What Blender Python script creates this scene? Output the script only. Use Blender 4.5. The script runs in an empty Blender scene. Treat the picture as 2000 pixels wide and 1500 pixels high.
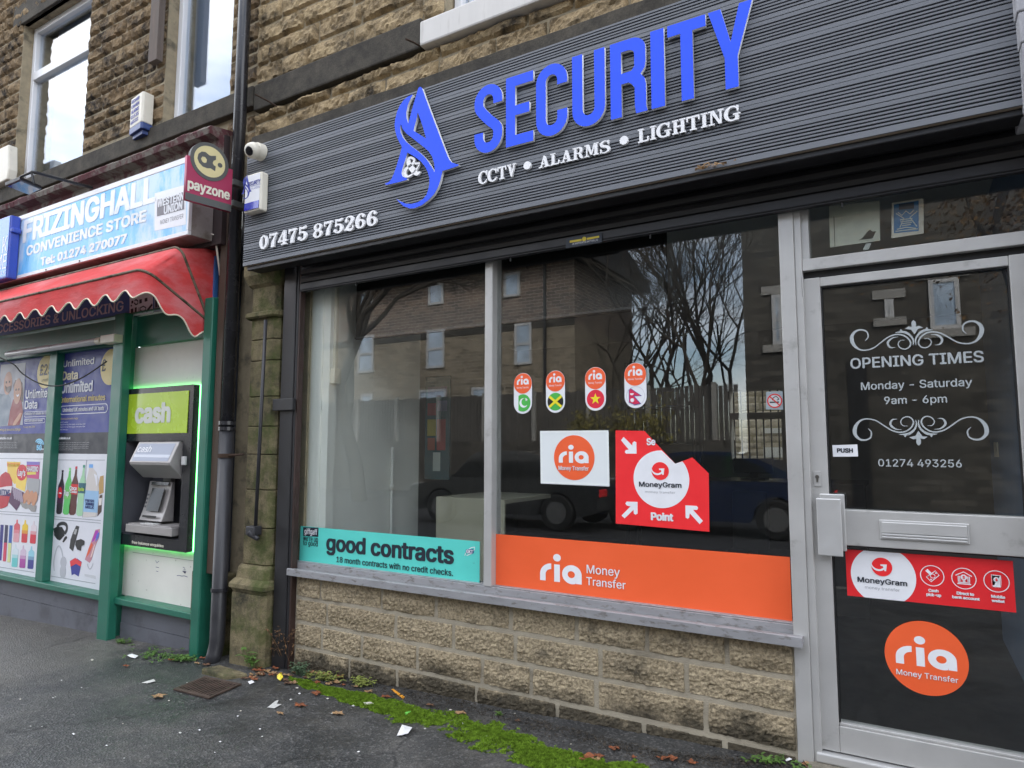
import bpy, bmesh, math, random
from mathutils import Vector, Matrix, noise
R_ = math.radians
scn = bpy.context.scene
# ------------------------------------------------------------------ camera, sky, sun, exposure
CAM = Vector((0.0, -3.2, 1.3)); FPX = 1305.5; YAW, PITCH, ROLL = -0.53374, 0.094939, 0.00149
fw = Vector((math.sin(YAW)*math.cos(PITCH), math.cos(YAW)*math.cos(PITCH), math.sin(PITCH)))
r0 = Vector((math.cos(YAW), -math.sin(YAW), 0)); u0 = r0.cross(fw)
rt = r0*math.cos(ROLL)+u0*math.sin(ROLL); up = -r0*math.sin(ROLL)+u0*math.cos(ROLL)
cam = bpy.data.cameras.new("camera"); co = bpy.data.objects.new("camera", cam); scn.collection.objects.link(co)
cam.sensor_width = 36; cam.lens = 36*FPX/2000; cam.clip_start = 0.05; cam.clip_end = 500
co.matrix_world = Matrix(((rt.x, up.x, -fw.x, CAM.x), (rt.y, up.y, -fw.y, CAM.y), (rt.z, up.z, -fw.z, CAM.z), (0, 0, 0, 1)))
scn.camera = co
world = bpy.data.worlds.new("World"); scn.world = world; world.use_nodes = True
wn = world.node_tree.nodes; wl = world.node_tree.links
SUN_EL, SUN_AZ = R_(38), R_(35)
sky = wn.new('ShaderNodeTexSky'); sky.sky_type = 'NISHITA'; sky.sun_disc = False
sky.sun_elevation = SUN_EL; sky.sun_rotation = SUN_AZ; sky.air_density = 1.0; sky.dust_density = 1.5
tc = wn.new('ShaderNodeTexCoord'); mp = wn.new('ShaderNodeMapping'); mp.inputs['Scale'].default_value = (1.0, 1.0, 2.2)
cn = wn.new('ShaderNodeTexNoise'); cn.inputs['Scale'].default_value = 2.1; cn.inputs['Detail'].default_value = 7; cn.inputs['Roughness'].default_value = .55
cr = wn.new('ShaderNodeValToRGB'); cr.color_ramp.elements[0].position = .36; cr.color_ramp.elements[1].position = .60
cm = wn.new('ShaderNodeMix'); cm.data_type = 'RGBA'; cm.inputs[7].default_value = (9.2, 9.3, 9.7, 1)
wl.new(tc.outputs['Generated'], mp.inputs[0]); wl.new(mp.outputs[0], cn.inputs['Vector']); wl.new(cn.outputs['Fac'], cr.inputs[0])
wl.new(cr.outputs[0], cm.inputs[0]); wl.new(sky.outputs[0], cm.inputs[6])
bg = wn['Background']; bg.inputs[1].default_value = 0.15; wl.new(cm.outputs[2], bg.inputs[0])
sl = bpy.data.lights.new("sun", 'SUN'); so = bpy.data.objects.new("sun", sl); scn.collection.objects.link(so)
sl.energy = 1.5; sl.angle = R_(12); sl.color = (1, .96, .9)
sd = Vector((math.sin(SUN_AZ)*math.cos(SUN_EL), math.cos(SUN_AZ)*math.cos(SUN_EL), math.sin(SUN_EL)))
so.rotation_euler = sd.to_track_quat('Z', 'Y').to_euler(); so.location = (0, -8, 12)
scn.view_settings.view_transform = 'Standard'; scn.view_settings.look = 'None'; scn.view_settings.gamma = 1
scn.view_settings.exposure = 1.62
scn.cycles.use_denoising = True
scn.cycles.max_bounces = 8; scn.cycles.transparent_max_bounces = 12

# ------------------------------------------------------------------ measuring helpers
def ray(px, py): return fw + rt*((px-1000)/FPX) - up*((py-750)/FPX)
def at(px, py, Y):
    d = ray(px, py); return CAM + d*((Y-CAM.y)/d.y)
def atx(px, py, X):
    d = ray(px, py); return CAM + d*((X-CAM.x)/d.x)
def gz(x, y): return 0.005+0.036*x+0.012*min(0, y)
def gp(px, py):
    d = ray(px, py); t = (0.005+0.036*CAM.x+0.012*CAM.y-CAM.z)/(d.z-0.036*d.x-0.012*d.y); return CAM+d*t
def Z(ox, oy, s): return lambda *p: [(ox+x/s, oy+y/s) for x, y in p]

# ------------------------------------------------------------------ object helpers
W = {}
def thing(name, label, cat, loc=(0, 0, 0), group=None):
    o = bpy.data.objects.new(name, None); scn.collection.objects.link(o); o.location = loc; o.empty_display_size = .05
    o['label'] = label; o['category'] = cat
    if group: o['group'] = group
    W[o] = Vector(loc); return o
def tag(o, label=None, cat=None, group=None, kind=None):
    for k, v in (('label', label), ('category', cat), ('group', group), ('kind', kind)):
        if v: o[k] = v
    return o
def link(name, me, mat, parent=None, bevel=0, smooth=False):
    o = bpy.data.objects.new(name, me); scn.collection.objects.link(o); me.name = name
    if mat: me.materials.clear(); me.materials.append(mat)
    if parent:
        me.transform(Matrix.Translation(-W[parent])); o.parent = parent; W[o] = W[parent].copy()
    else:
        lo = [min(v.co[i] for v in me.vertices) for i in range(3)]; hi = [max(v.co[i] for v in me.vertices) for i in range(3)]
        c = Vector(((lo[0]+hi[0])/2, (lo[1]+hi[1])/2, lo[2])); me.transform(Matrix.Translation(-c)); o.location = c; W[o] = c
    if bevel:
        m = o.modifiers.new('bevel', 'BEVEL'); m.width = bevel; m.segments = 2; m.limit_method = 'ANGLE'; m.angle_limit = R_(40)
    if smooth: me.polygons.foreach_set('use_smooth', [True]*len(me.polygons))
    return o
class MB:
    def __init__(s): s.v = []; s.f = []; s.c = None
    def add(s, vs, fs):
        n = len(s.v); s.v += [tuple(v) for v in vs]; s.f += [tuple(i+n for i in f) for f in fs]; return s
    def box(s, x0, x1, y0, y1, z0, z1):
        x0, x1 = sorted((x0, x1)); y0, y1 = sorted((y0, y1)); z0, z1 = sorted((z0, z1))
        return s.add([(x0, y0, z0), (x1, y0, z0), (x1, y1, z0), (x0, y1, z0), (x0, y0, z1), (x1, y0, z1), (x1, y1, z1), (x0, y1, z1)],
                     [(0, 3, 2, 1), (4, 5, 6, 7), (0, 1, 5, 4), (1, 2, 6, 5), (2, 3, 7, 6), (3, 0, 4, 7)])
    def tube(s, pts, r, n=10, cap=True):
        pts = [Vector(p) for p in pts]; rs = r if isinstance(r, (list, tuple)) else [r]*len(pts); base = len(s.v)
        a = None
        for i, p in enumerate(pts):
            d = (pts[min(i+1, len(pts)-1)]-pts[max(i-1, 0)]).normalized()
            if a is None: a = d.orthogonal().normalized()
            else: a = (a-d*a.dot(d)).normalized()
            b = d.cross(a)
            for k in range(n):
                t = 2*math.pi*k/n; s.v.append(tuple(p+(a*math.cos(t)+b*math.sin(t))*rs[i]))
        for i in range(len(pts)-1):
            for k in range(n):
                q = base+i*n; s.f.append((q+k, q+(k+1) % n, q+n+(k+1) % n, q+n+k))
        if cap:
            s.f.append(tuple(base+k for k in reversed(range(n)))); q = base+(len(pts)-1)*n; s.f.append(tuple(q+k for k in range(n)))
        return s
    def prism(s, pts, d):
        n = len(pts); d = Vector(d); vs = [Vector(p) for p in pts]+[Vector(p)+d for p in pts]
        return s.add(vs, [tuple(reversed(range(n))), tuple(range(n, 2*n))]+[(i, (i+1) % n, n+(i+1) % n, n+i) for i in range(n)])
    def sphere(s, c, r, n=16, m=10, sc=(1, 1, 1)):
        vs = []; fs = []
        for j in range(m+1):
            t = math.pi*j/m
            for i in range(n):
                p = 2*math.pi*i/n; vs.append((c[0]+r*sc[0]*math.sin(t)*math.cos(p), c[1]+r*sc[1]*math.sin(t)*math.sin(p), c[2]+r*sc[2]*math.cos(t)))
        for j in range(m):
            for i in range(n): fs.append((j*n+i, (j+1)*n+i, (j+1)*n+(i+1) % n, j*n+(i+1) % n))
        return s.add(vs, fs)
    def mesh(s, name='m', fixn=True):
        me = bpy.data.meshes.new(name); me.from_pydata(s.v, [], s.f); me.validate()
        if fixn:
            b = bmesh.new(); b.from_mesh(me); bmesh.ops.recalc_face_normals(b, faces=b.faces); b.to_mesh(me); b.free()
        if s.c:
            at_ = me.attributes.new('tint', 'FLOAT', 'POINT'); at_.data.foreach_set('value', s.c)
        return me
    def build(s, name, mat, parent=None, bevel=0, smooth=False, fixn=True): return link(name, s.mesh(name, fixn), mat, parent, bevel, smooth)
def solo(name, mb, mat, label, cat, group=None, **k): return tag(mb.build(name, mat, **k), label, cat, group)
def struct(name, mb, mat, **k): return tag(mb.build(name, mat, **k), kind='structure')

# planes for things printed on or fixed to a flat face
class Pl:
    def __init__(s, o, u, v): s.o, s.u, s.v = Vector(o), Vector(u).normalized(), Vector(v).normalized(); s.n = s.u.cross(s.v)
    def uv(s, px, py):
        d = ray(px, py); t = (s.o-CAM).dot(s.n)/d.dot(s.n); p = CAM+d*t-s.o; return (p.dot(s.u), p.dot(s.v))
    def w(s, u, v, l=0): return s.o+s.u*u+s.v*v+s.n*l
    def mat(s, l=0):
        o = s.o+s.n*l; return Matrix(((s.u.x, s.v.x, s.n.x, o.x), (s.u.y, s.v.y, s.n.y, o.y), (s.u.z, s.v.z, s.n.z, o.z), (0, 0, 0, 1)))
def F(Y): return Pl((0, Y, 0), (1, 0, 0), (0, 0, 1))
def fill(outs, depth=0):
    c = bpy.data.curves.new('c', 'CURVE'); c.dimensions = '2D'; c.fill_mode = 'BOTH'; c.extrude = depth/2
    for o in outs:
        sp = c.splines.new('POLY'); sp.points.add(len(o)-1); sp.use_cyclic_u = True
        for q, p in zip(sp.points, o): q.co = (p[0], p[1], 0, 1)
    ob = bpy.data.objects.new('c', c); me = bpy.data.meshes.new_from_object(ob); bpy.data.objects.remove(ob); bpy.data.curves.remove(c)
    me.materials.clear(); me.transform(Matrix.Translation((0, 0, depth/2))); return me
def join(mes):
    b = bmesh.new()
    for m in mes: b.from_mesh(m); bpy.data.meshes.remove(m)
    me = bpy.data.meshes.new('j'); b.to_mesh(me); b.free(); return me
def inkuv(name, pl, outs, mat, parent, lift=.001, th=.0008):
    me = fill(outs, th); me.transform(pl.mat(lift)); return link(name, me, mat, parent)
def ink(name, pl, outs, mat, parent, lift=.001, th=.0008):
    return inkuv(name, pl, [[pl.uv(*p) for p in o] for o in outs], mat, parent, lift, th)
def inks(name, pl, pieces, mat, parent, lift=.001, th=.0008):   # separate pieces that may overlap: each a hair prouder
    mes = []
    for i, o in enumerate(pieces):
        m = fill([o], th); m.transform(pl.mat(lift+i*.0002)); mes.append(m)
    return link(name, join(mes), mat, parent)
def ell(c, rx, ry, n=40, a0=0, a1=360): return [(c[0]+rx*math.cos(R_(a0+(a1-a0)*i/n)), c[1]+ry*math.sin(R_(a0+(a1-a0)*i/n))) for i in range(n if a1-a0 == 360 else n+1)]
def smoothp(pts, k=6):
    out = []; n = len(pts)
    for i in range(n-1):
        p = [pts[max(i-1, 0)], pts[i], pts[i+1], pts[min(i+2, n-1)]]
        for j in range(k):
            t = j/k; out.append(tuple(.5*(2*p[1][d]+(p[2][d]-p[0][d])*t+(2*p[0][d]-5*p[1][d]+4*p[2][d]-p[3][d])*t*t+(3*p[1][d]-p[0][d]-3*p[2][d]+p[3][d])*t**3) for d in range(len(pts[0]))))
    return out+[tuple(pts[-1])]
def ribbon(pts, w, k=0):
    ws = w if isinstance(w, (list, tuple)) else [w]*len(pts)
    q = [(p[0], p[1], x) for p, x in zip(pts, ws)]
    if k: q = smoothp(q, k)
    L = []; Rr = []
    for i, p in enumerate(q):
        a = q[max(i-1, 0)]; b = q[min(i+1, len(q)-1)]; dx, dy = b[0]-a[0], b[1]-a[1]; l = math.hypot(dx, dy) or 1; nx, ny = -dy/l, dx/l
        h = max(p[2], .0004)/2
        L.append((p[0]+nx*h, p[1]+ny*h)); Rr.append((p[0]-nx*h, p[1]-ny*h))
    return L+Rr[::-1]
import os
FONT = None
try:
    fp = os.path.join(bpy.utils.system_resource('DATAFILES'), 'fonts', 'Inter.woff2')
    if os.path.exists(fp): FONT = bpy.data.fonts.load(fp)
except Exception: FONT = None
_glyph = {}
def _text_splines(s, sp, shear):
    c = bpy.data.curves.new('t', 'FONT'); c.body = s; c.size = 1; c.space_character = sp; c.shear = shear
    if FONT: c.font = FONT
    ob = bpy.data.objects.new('t', c); scn.collection.objects.link(ob); dg = bpy.context.evaluated_depsgraph_get(); dg.update()
    cu = ob.evaluated_get(dg).to_curve(dg, apply_modifiers=False); out = []
    for q in cu.splines:
        pts = []; bp = q.bezier_points; n = len(bp)
        for i in range(n):
            a, b_ = bp[i], bp[(i+1) % n]; p0, p1, p2, p3 = a.co, a.handle_right, b_.handle_left, b_.co
            st = ((p1-p0).cross(p3-p0).length < 1e-5 and (p2-p0).cross(p3-p0).length < 1e-5)
            for k in range(1 if st else 5):
                t = k/5; v = p0*(1-t)**3+p1*(3*t*(1-t)**2)+p2*(3*t*t*(1-t))+p3*t**3; pts.append((v.x, v.y))
        if n == 0: pts = [(p.co.x, p.co.y) for p in q.points]
        if len(pts) > 2: out.append(pts)
    ob.to_curve_clear() if hasattr(ob, 'to_curve_clear') else None
    bpy.data.objects.remove(ob); bpy.data.curves.remove(c); return out
from mathutils.geometry import delaunay_2d_cdt
def union_mesh(sps):
    """flat mesh of the union of closed outlines (non-zero winding), glyph by glyph"""
    grp = []
    for p in sorted(sps, key=lambda p: min(q[0] for q in p)):
        lo, hi = min(q[0] for q in p), max(q[0] for q in p)
        if grp and lo < grp[-1][1]: grp[-1][0].append(p); grp[-1][1] = max(grp[-1][1], hi)
        else: grp.append([[p], hi])
    V = []; Fc = []
    for ps, _h in grp:
        vs = []; es = []
        for p in ps:
            b0 = len(vs); vs += [Vector(q) for q in p]; es += [(b0+i, b0+(i+1) % len(p)) for i in range(len(p))]
        ov, _e, of, *_r = delaunay_2d_cdt(vs, es, [], 0, 1e-6)
        base = len(V); V += [(v.x, v.y, 0) for v in ov]
        for f in of:
            cx_ = sum(ov[i].x for i in f)/len(f); cy_ = sum(ov[i].y for i in f)/len(f); w = 0
            for p in ps:
                for i in range(len(p)):
                    a, b_ = p[i-1], p[i]
                    if (a[1] > cy_) != (b_[1] > cy_) and cx_ < (b_[0]-a[0])*(cy_-a[1])/(b_[1]-a[1])+a[0]: w += 1 if b_[1] > a[1] else -1
            if w: Fc.append(tuple(base+i for i in f))
    me = bpy.data.meshes.new('u'); me.from_pydata(V, [], Fc); return me
_tm = {}
def textmesh(s, bold=0, depth=0, sp=1.0, shear=0):
    k = (s, sp, shear)
    if k not in _tm: _tm[k] = union_mesh(_text_splines(s, sp, shear))
    return _tm[k].copy()
_ref = {}
def refh(ch, bold):
    if (ch, bold) not in _ref:
        m = textmesh(ch, bold); _ref[ch, bold] = max(v.co.y for v in m.vertices); bpy.data.meshes.remove(m)
    return _ref[ch, bold]
def T(s, pl, bl, br, top, mat, parent, bold=0, name='lettering', ref='H', lift=.002, depth=.0005, sp=1.0, uv=False, shear=0):
    """one line of text: left and right ends of its baseline and the top of its capitals, in photo pixels on the plane"""
    if not uv: bl, br, top = pl.uv(*bl), pl.uv(*br), pl.uv(*top)
    me = textmesh(s, 0, 0, sp, shear); xs = [v.co.x for v in me.vertices]
    sx = (br[0]-bl[0])/(max(xs)-min(xs)); sy = (top[1]-bl[1])/refh(ref, 0)
    M0 = Matrix.Translation((bl[0], bl[1], 0)) @ Matrix.Diagonal((sx, sy, 1, 1)) @ Matrix.Translation((-min(xs), 0, 0)); mes = []
    b_ = bold*1.6
    for i, (dx, dy) in enumerate(((0, 0), (b_, 0), (-b_, 0), (b_*.7, b_*.6), (-b_*.7, -b_*.6), (b_*.7, -b_*.6), (-b_*.7, b_*.6)) if bold else ((0, 0),)):
        m = me.copy(); m.transform(pl.mat(lift+i*.0003) @ M0 @ Matrix.Translation((dx, dy, 0))); mes.append(m)
    bpy.data.meshes.remove(me); return link(name, join(mes), mat, parent)

# ------------------------------------------------------------------ materials
_M = {}
def M(name, col, rough=.5, metal=0, var=0, vscale=6, bump=0, bscale=40, dirt=None, dscale=5, dlo=.5, dhi=.65, damt=.8, spec=.5, coat=0, emit=None, stretch=(1, 1, 1)):
    if name in _M: return _M[name]
    m = bpy.data.materials.new(name); m.use_nodes = True; n = m.node_tree.nodes; l = m.node_tree.links; b = n['Principled BSDF']
    b.inputs['Base Color'].default_value = (*col, 1); b.inputs['Roughness'].default_value = rough; b.inputs['Metallic'].default_value = metal
    b.inputs['Specular IOR Level'].default_value = spec; b.inputs['Coat Weight'].default_value = coat
    if emit: b.inputs['Emission Color'].default_value = (*emit[0], 1); b.inputs['Emission Strength'].default_value = emit[1]
    if var or bump or dirt:
        g = n.new('ShaderNodeNewGeometry'); mp = n.new('ShaderNodeMapping'); mp.inputs['Scale'].default_value = stretch; l.new(g.outputs['Position'], mp.inputs[0])
        def nz(sc, det=6, ro=.6):
            t = n.new('ShaderNodeTexNoise'); t.inputs['Scale'].default_value = sc; t.inputs['Detail'].default_value = det; t.inputs['Roughness'].default_value = ro; l.new(mp.outputs[0], t.inputs['Vector']); return t
        cur = None
        if var:
            t = nz(vscale); h = n.new('ShaderNodeMapRange'); h.inputs[1].default_value = .3; h.inputs[2].default_value = .7; h.inputs[3].default_value = 1-var; h.inputs[4].default_value = 1+var; l.new(t.outputs['Fac'], h.inputs[0])
            x = n.new('ShaderNodeVectorMath'); x.operation = 'SCALE'; x.inputs[0].default_value = col; l.new(h.outputs[0], x.inputs['Scale']); cur = x.outputs[0]
            rr = n.new('ShaderNodeMapRange'); rr.inputs[1].default_value = .3; rr.inputs[2].default_value = .7; rr.inputs[3].default_value = rough*.8; rr.inputs[4].default_value = min(1, rough*1.25); l.new(t.outputs['Fac'], rr.inputs[0]); l.new(rr.outputs[0], b.inputs['Roughness'])
        if dirt:
            t = nz(dscale, 8, .65); h = n.new('ShaderNodeMapRange'); h.inputs[1].default_value = dlo; h.inputs[2].default_value = dhi; h.inputs[3].default_value = 0; h.inputs[4].default_value = damt; l.new(t.outputs['Fac'], h.inputs[0])
            x = n.new('ShaderNodeMix'); x.data_type = 'RGBA'; l.new(h.outputs[0], x.inputs[0]); x.inputs[7].default_value = (*dirt, 1)
            if cur: l.new(cur, x.inputs[6])
            else: x.inputs[6].default_value = (*col, 1)
            cur = x.outputs[2]
        if cur: l.new(cur, b.inputs['Base Color'])
        if bump:
            t = nz(bscale); bp = n.new('ShaderNodeBump'); bp.inputs['Strength'].default_value = bump; bp.inputs['Distance'].default_value = .01; l.new(t.outputs['Fac'], bp.inputs['Height']); l.new(bp.outputs[0], b.inputs['Normal'])
    _M[name] = m; return m
def P(name, col, rough=.45): return M(name, col, rough, var=.04, vscale=12)      # printed vinyl
def stone_mat(name, ca, cb, soot, slo, shi, bump=.5, bscale=60, fine=160, moss=None, mlo=.5, mhi=.62, stain=False, speck=.45):
    m = bpy.data.materials.new(name); m.use_nodes = True; n = m.node_tree.nodes; l = m.node_tree.links; b = n['Principled BSDF']; b.inputs['Roughness'].default_value = .9; b.inputs['Specular IOR Level'].default_value = .25
    g = n.new('ShaderNodeNewGeometry'); a = n.new('ShaderNodeAttribute'); a.attribute_name = 'tint'
    def nz(sc, det=6, ro=.6):
        t = n.new('ShaderNodeTexNoise'); t.inputs['Scale'].default_value = sc; t.inputs['Detail'].default_value = det; t.inputs['Roughness'].default_value = ro; l.new(g.outputs['Position'], t.inputs['Vector']); return t.outputs['Fac']
    def mr(s, a0, a1, b0, b1):
        h = n.new('ShaderNodeMapRange'); l.new(s, h.inputs[0])
        for i, v in enumerate((a0, a1, b0, b1)): h.inputs[i+1].default_value = v
        return h.outputs[0]
    def mix(f, x, y):
        q = n.new('ShaderNodeMix'); q.data_type = 'RGBA'
        if isinstance(f, float): q.inputs[0].default_value = f
        else: l.new(f, q.inputs[0])
        for s, i in ((x, 6), (y, 7)):
            if isinstance(s, tuple): q.inputs[i].default_value = (*s, 1)
            else: l.new(s, q.inputs[i])
        return q.outputs[2]
    def math_(op, x, y):
        q = n.new('ShaderNodeMath'); q.operation = op; q.use_clamp = True
        for i, s in enumerate((x, y)):
            if isinstance(s, float): q.inputs[i].default_value = s
            else: l.new(s, q.inputs[i])
        return q.outputs[0]
    ad = n.new('ShaderNodeMath'); ad.operation = 'ADD'; l.new(mr(nz(7), .35, .65, 0, .6), ad.inputs[0]); l.new(mr(a.outputs['Fac'], 0, 1, 0, .5), ad.inputs[1])
    col = mix(ad.outputs[0], ca, cb)
    col = mix(mr(nz(fine, 3), .40, .68, 0, speck), col, tuple(c*.35 for c in ca))
    s1 = math_('ADD', mr(nz(9, 9, .7), slo, shi, 0, .75), mr(nz(2.2), slo+.02, shi+.05, 0, .5))
    col = mix(s1, col, soot)
    if moss: col = mix(mr(nz(5, 8, .7), mlo, mhi, 0, .8), col, moss)
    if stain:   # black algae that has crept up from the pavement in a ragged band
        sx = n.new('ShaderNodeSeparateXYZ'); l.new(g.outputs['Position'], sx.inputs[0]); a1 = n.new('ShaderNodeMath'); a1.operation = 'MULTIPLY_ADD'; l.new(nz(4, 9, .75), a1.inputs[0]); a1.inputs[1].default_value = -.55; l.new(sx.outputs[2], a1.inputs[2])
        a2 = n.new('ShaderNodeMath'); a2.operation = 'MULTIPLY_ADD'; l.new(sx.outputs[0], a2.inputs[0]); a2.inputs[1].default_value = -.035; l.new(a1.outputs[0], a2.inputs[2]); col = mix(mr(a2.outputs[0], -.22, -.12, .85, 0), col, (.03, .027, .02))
    l.new(col, b.inputs['Base Color'])
    bp = n.new('ShaderNodeBump'); bp.inputs['Strength'].default_value = bump; bp.inputs['Distance'].default_value = .012
    hh = n.new('ShaderNodeMath'); hh.operation = 'ADD'; l.new(nz(bscale, 8, .7), hh.inputs[0]); l.new(nz(bscale*.25, 6, .6), hh.inputs[1]); l.new(hh.outputs[0], bp.inputs['Height']); l.new(bp.outputs[0], b.inputs['Normal'])
    return m
def glass_mat(name, r0=.068, tint=(.93, .95, .94), rough=0, dust=.006):
    m = bpy.data.materials.new(name); m.use_nodes = True; n = m.node_tree.nodes; l = m.node_tree.links; n.remove(n['Principled BSDF'])
    g = n.new('ShaderNodeNewGeometry'); d = n.new('ShaderNodeVectorMath'); d.operation = 'DOT_PRODUCT'; l.new(g.outputs['Incoming'], d.inputs[0]); l.new(g.outputs['Normal'], d.inputs[1])
    def mt(op, a, b):
        q = n.new('ShaderNodeMath'); q.operation = op
        for i, s in enumerate((a, b)):
            if s is None: continue
            if isinstance(s, (int, float)): q.inputs[i].default_value = s
            else: l.new(s, q.inputs[i])
        return q.outputs[0]
    c = mt('ABSOLUTE', d.outputs['Value'], None); p = mt('POWER', mt('SUBTRACT', 1.0, c), 5.0); f = mt('ADD', mt('MULTIPLY', p, 1-r0), r0)
    t = n.new('ShaderNodeBsdfTransparent'); t.inputs[0].default_value = (*tint, 1); gl = n.new('ShaderNodeBsdfGlossy'); gl.inputs['Roughness'].default_value = rough; gl.inputs['Color'].default_value = (1, 1, 1, 1)
    x = n.new('ShaderNodeMixShader'); l.new(f, x.inputs[0]); l.new(t.outputs[0], x.inputs[1]); l.new(gl.outputs[0], x.inputs[2])
    if dust:
        df = n.new('ShaderNodeBsdfDiffuse'); df.inputs[0].default_value = (.55, .55, .54, 1); tz = n.new('ShaderNodeTexNoise'); tz.inputs['Scale'].default_value = 3; tz.inputs['Detail'].default_value = 8; l.new(g.outputs['Position'], tz.inputs['Vector'])
        fm = mt('MULTIPLY', tz.outputs['Fac'], dust); y = n.new('ShaderNodeMixShader'); l.new(fm, y.inputs[0]); l.new(x.outputs[0], y.inputs[1]); l.new(df.outputs[0], y.inputs[2]); x = y
    l.new(x.outputs[0], n['Material Output'].inputs[0]); return m
def brick_mat(name, c1, c2, mort, scale=1.0, bw=.225, bh=.075):
    m = bpy.data.materials.new(name); m.use_nodes = True; n = m.node_tree.nodes; l = m.node_tree.links; b = n['Principled BSDF']; b.inputs['Roughness'].default_value = .9
    g = n.new('ShaderNodeNewGeometry'); s = n.new('ShaderNodeSeparateXYZ'); l.new(g.outputs['Position'], s.inputs[0]); cb = n.new('ShaderNodeCombineXYZ')
    ad = n.new('ShaderNodeMath'); ad.operation = 'ADD'; l.new(s.outputs[0], ad.inputs[0]); l.new(s.outputs[1], ad.inputs[1]); l.new(ad.outputs[0], cb.inputs[0]); l.new(s.outputs[2], cb.inputs[1])
    t = n.new('ShaderNodeTexBrick'); t.inputs['Color1'].default_value = (*c1, 1); t.inputs['Color2'].default_value = (*c2, 1); t.inputs['Mortar'].default_value = (*mort, 1)
    t.inputs['Scale'].default_value = 1; t.inputs['Brick Width'].default_value = bw; t.inputs['Row Height'].default_value = bh; t.inputs['Mortar Size'].default_value = .008; l.new(cb.outputs[0], t.inputs['Vector'])
    l.new(t.outputs['Color'], b.inputs['Base Color']); return m

WHITE = (.80, .80, .80)
m_alu = M('aluminium_frame', (.50, .495, .48), .42, .35, var=.06, vscale=5, bump=.04, bscale=200, dirt=(.16, .15, .13), dscale=7, dlo=.60, dhi=.75, damt=.5)
m_sill = M('dirty_aluminium', (.31, .31, .32), .5, .25, var=.1, vscale=14, dirt=(.12, .10, .08), dscale=26, dlo=.54, dhi=.66, damt=.7, stretch=(.6, 1, 1.6))
m_black = M('black_painted_metal', (.014, .014, .016), .42, 0, var=.25, vscale=9, dirt=(.09, .085, .08), dscale=60, dlo=.68, dhi=.73, damt=.6)
m_brown = M('brown_painted_timber', (.035, .018, .014), .55, var=.3, vscale=8, bump=.2)
m_clad = M('slate_grey_slat_cladding', (.14, .15, .168), .55, var=.12, vscale=3, dirt=(.3, .3, .3), dscale=14, dlo=.66, dhi=.78, damt=.35, stretch=(.25, 1, 3))
m_groove = M('groove_shadow_gap_black', (.006, .006, .007), .8)
m_tan = M('weathered_batten', (.36, .29, .22), .8, var=.25, vscale=10, bump=.3, stretch=(.3, 1, 3))
m_blue = M('blue_acrylic', (.042, .115, .95), .5, var=.02, spec=.15)
m_wacr = M('white_acrylic', (.82, .82, .83), .4, var=.03)
m_orange = M('orange_vinyl', (.88, .125, .035), .4, var=.05, vscale=2.5, dirt=(.25, .08, .04), dscale=17, dlo=.70, dhi=.76, damt=.6, stretch=(1, 1, 1.7)); m_teal = M('teal_vinyl', (.10, .63, .55), .45, var=.04, dirt=(.05, .12, .1), dscale=24, dlo=.66, dhi=.74, damt=.5, stretch=(1, 1, 2)); m_red = P('red_vinyl', (.88, .025, .03)); m_white = P('white_vinyl', (.80, .81, .84))
m_ink = P('dark_ink', (.015, .022, .035)); m_gink = P('grey_ink', (.35, .36, .38)); m_frost = P('frosted_vinyl', (.42, .46, .47))
m_green = M('green_painted_timber', (.014, .135, .088), .38, var=.12, vscale=7, bump=.06, bscale=30, dirt=(.09, .14, .11), dscale=30, dlo=.68, dhi=.75, damt=.6)
m_glass = glass_mat('window_glass'); m_glass2 = glass_mat('upper_window_glass', .17, (.85, .9, .95))
m_upvc = M('white_upvc', (.74, .74, .75), .35, var=.04, vscale=5, dirt=(.4, .39, .36), dscale=6, dlo=.6, dhi=.8, damt=.4)
m_rubber = M('black_rubber', (.012, .012, .012), .6)
m_pipe = M('black_gloss_pipe', (.02, .02, .024), .25, var=.2, vscale=6, dirt=(.06, .06, .06), dscale=8, dlo=.55, dhi=.75, damt=.5)
m_oldpipe = M('grey_cast_pipe', (.03, .03, .034), .42, var=.2, vscale=9, bump=.1)
m_cream = M('cream_plastic', (.70, .66, .56), .45, var=.06, dirt=(.3, .28, .2), dscale=12, dlo=.6, dhi=.75, damt=.5)
st_l = stone_mat('dark_sandstone', (.22, .15, .085), (.36, .265, .155), (.036, .030, .025), .45, .61, .7, 45)
st_r = stone_mat('tan_sandstone', (.33, .245, .14), (.52, .40, .235), (.045, .037, .028), .48, .65, .7, 45)
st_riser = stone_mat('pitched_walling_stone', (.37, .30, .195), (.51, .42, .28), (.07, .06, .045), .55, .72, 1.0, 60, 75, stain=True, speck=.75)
st_pil = stone_mat('mossy_stone', (.20, .168, .095), (.30, .245, .145), (.04, .038, .025), .46, .66, .5, 70, 150, moss=(.055, .075, .018), mlo=.45, mhi=.62)
st_band = stone_mat('sooty_dressed_stone', (.07, .063, .052), (.12, .105, .082), (.03, .028, .025), .42, .7, .25, 60, 120)
m_mort = M('sand_mortar', (.30, .25, .165), .95, var=.2, vscale=14, bump=.4, bscale=120, dirt=(.05, .045, .035), dscale=6, dlo=.52, dhi=.66, damt=.7)
m_mortr = M('grey_mortar', (.35, .31, .235), .95, var=.12, vscale=14, bump=.5, bscale=150, dirt=(.12, .1, .07), dscale=5, dlo=.55, dhi=.7, damt=.6)
m_wsill = M('painted_sill', (.62, .60, .57), .7, var=.06, vscale=4, dirt=(.3, .28, .25), dscale=8, dlo=.55, dhi=.75, damt=.5, stretch=(3, 1, .4))

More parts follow.
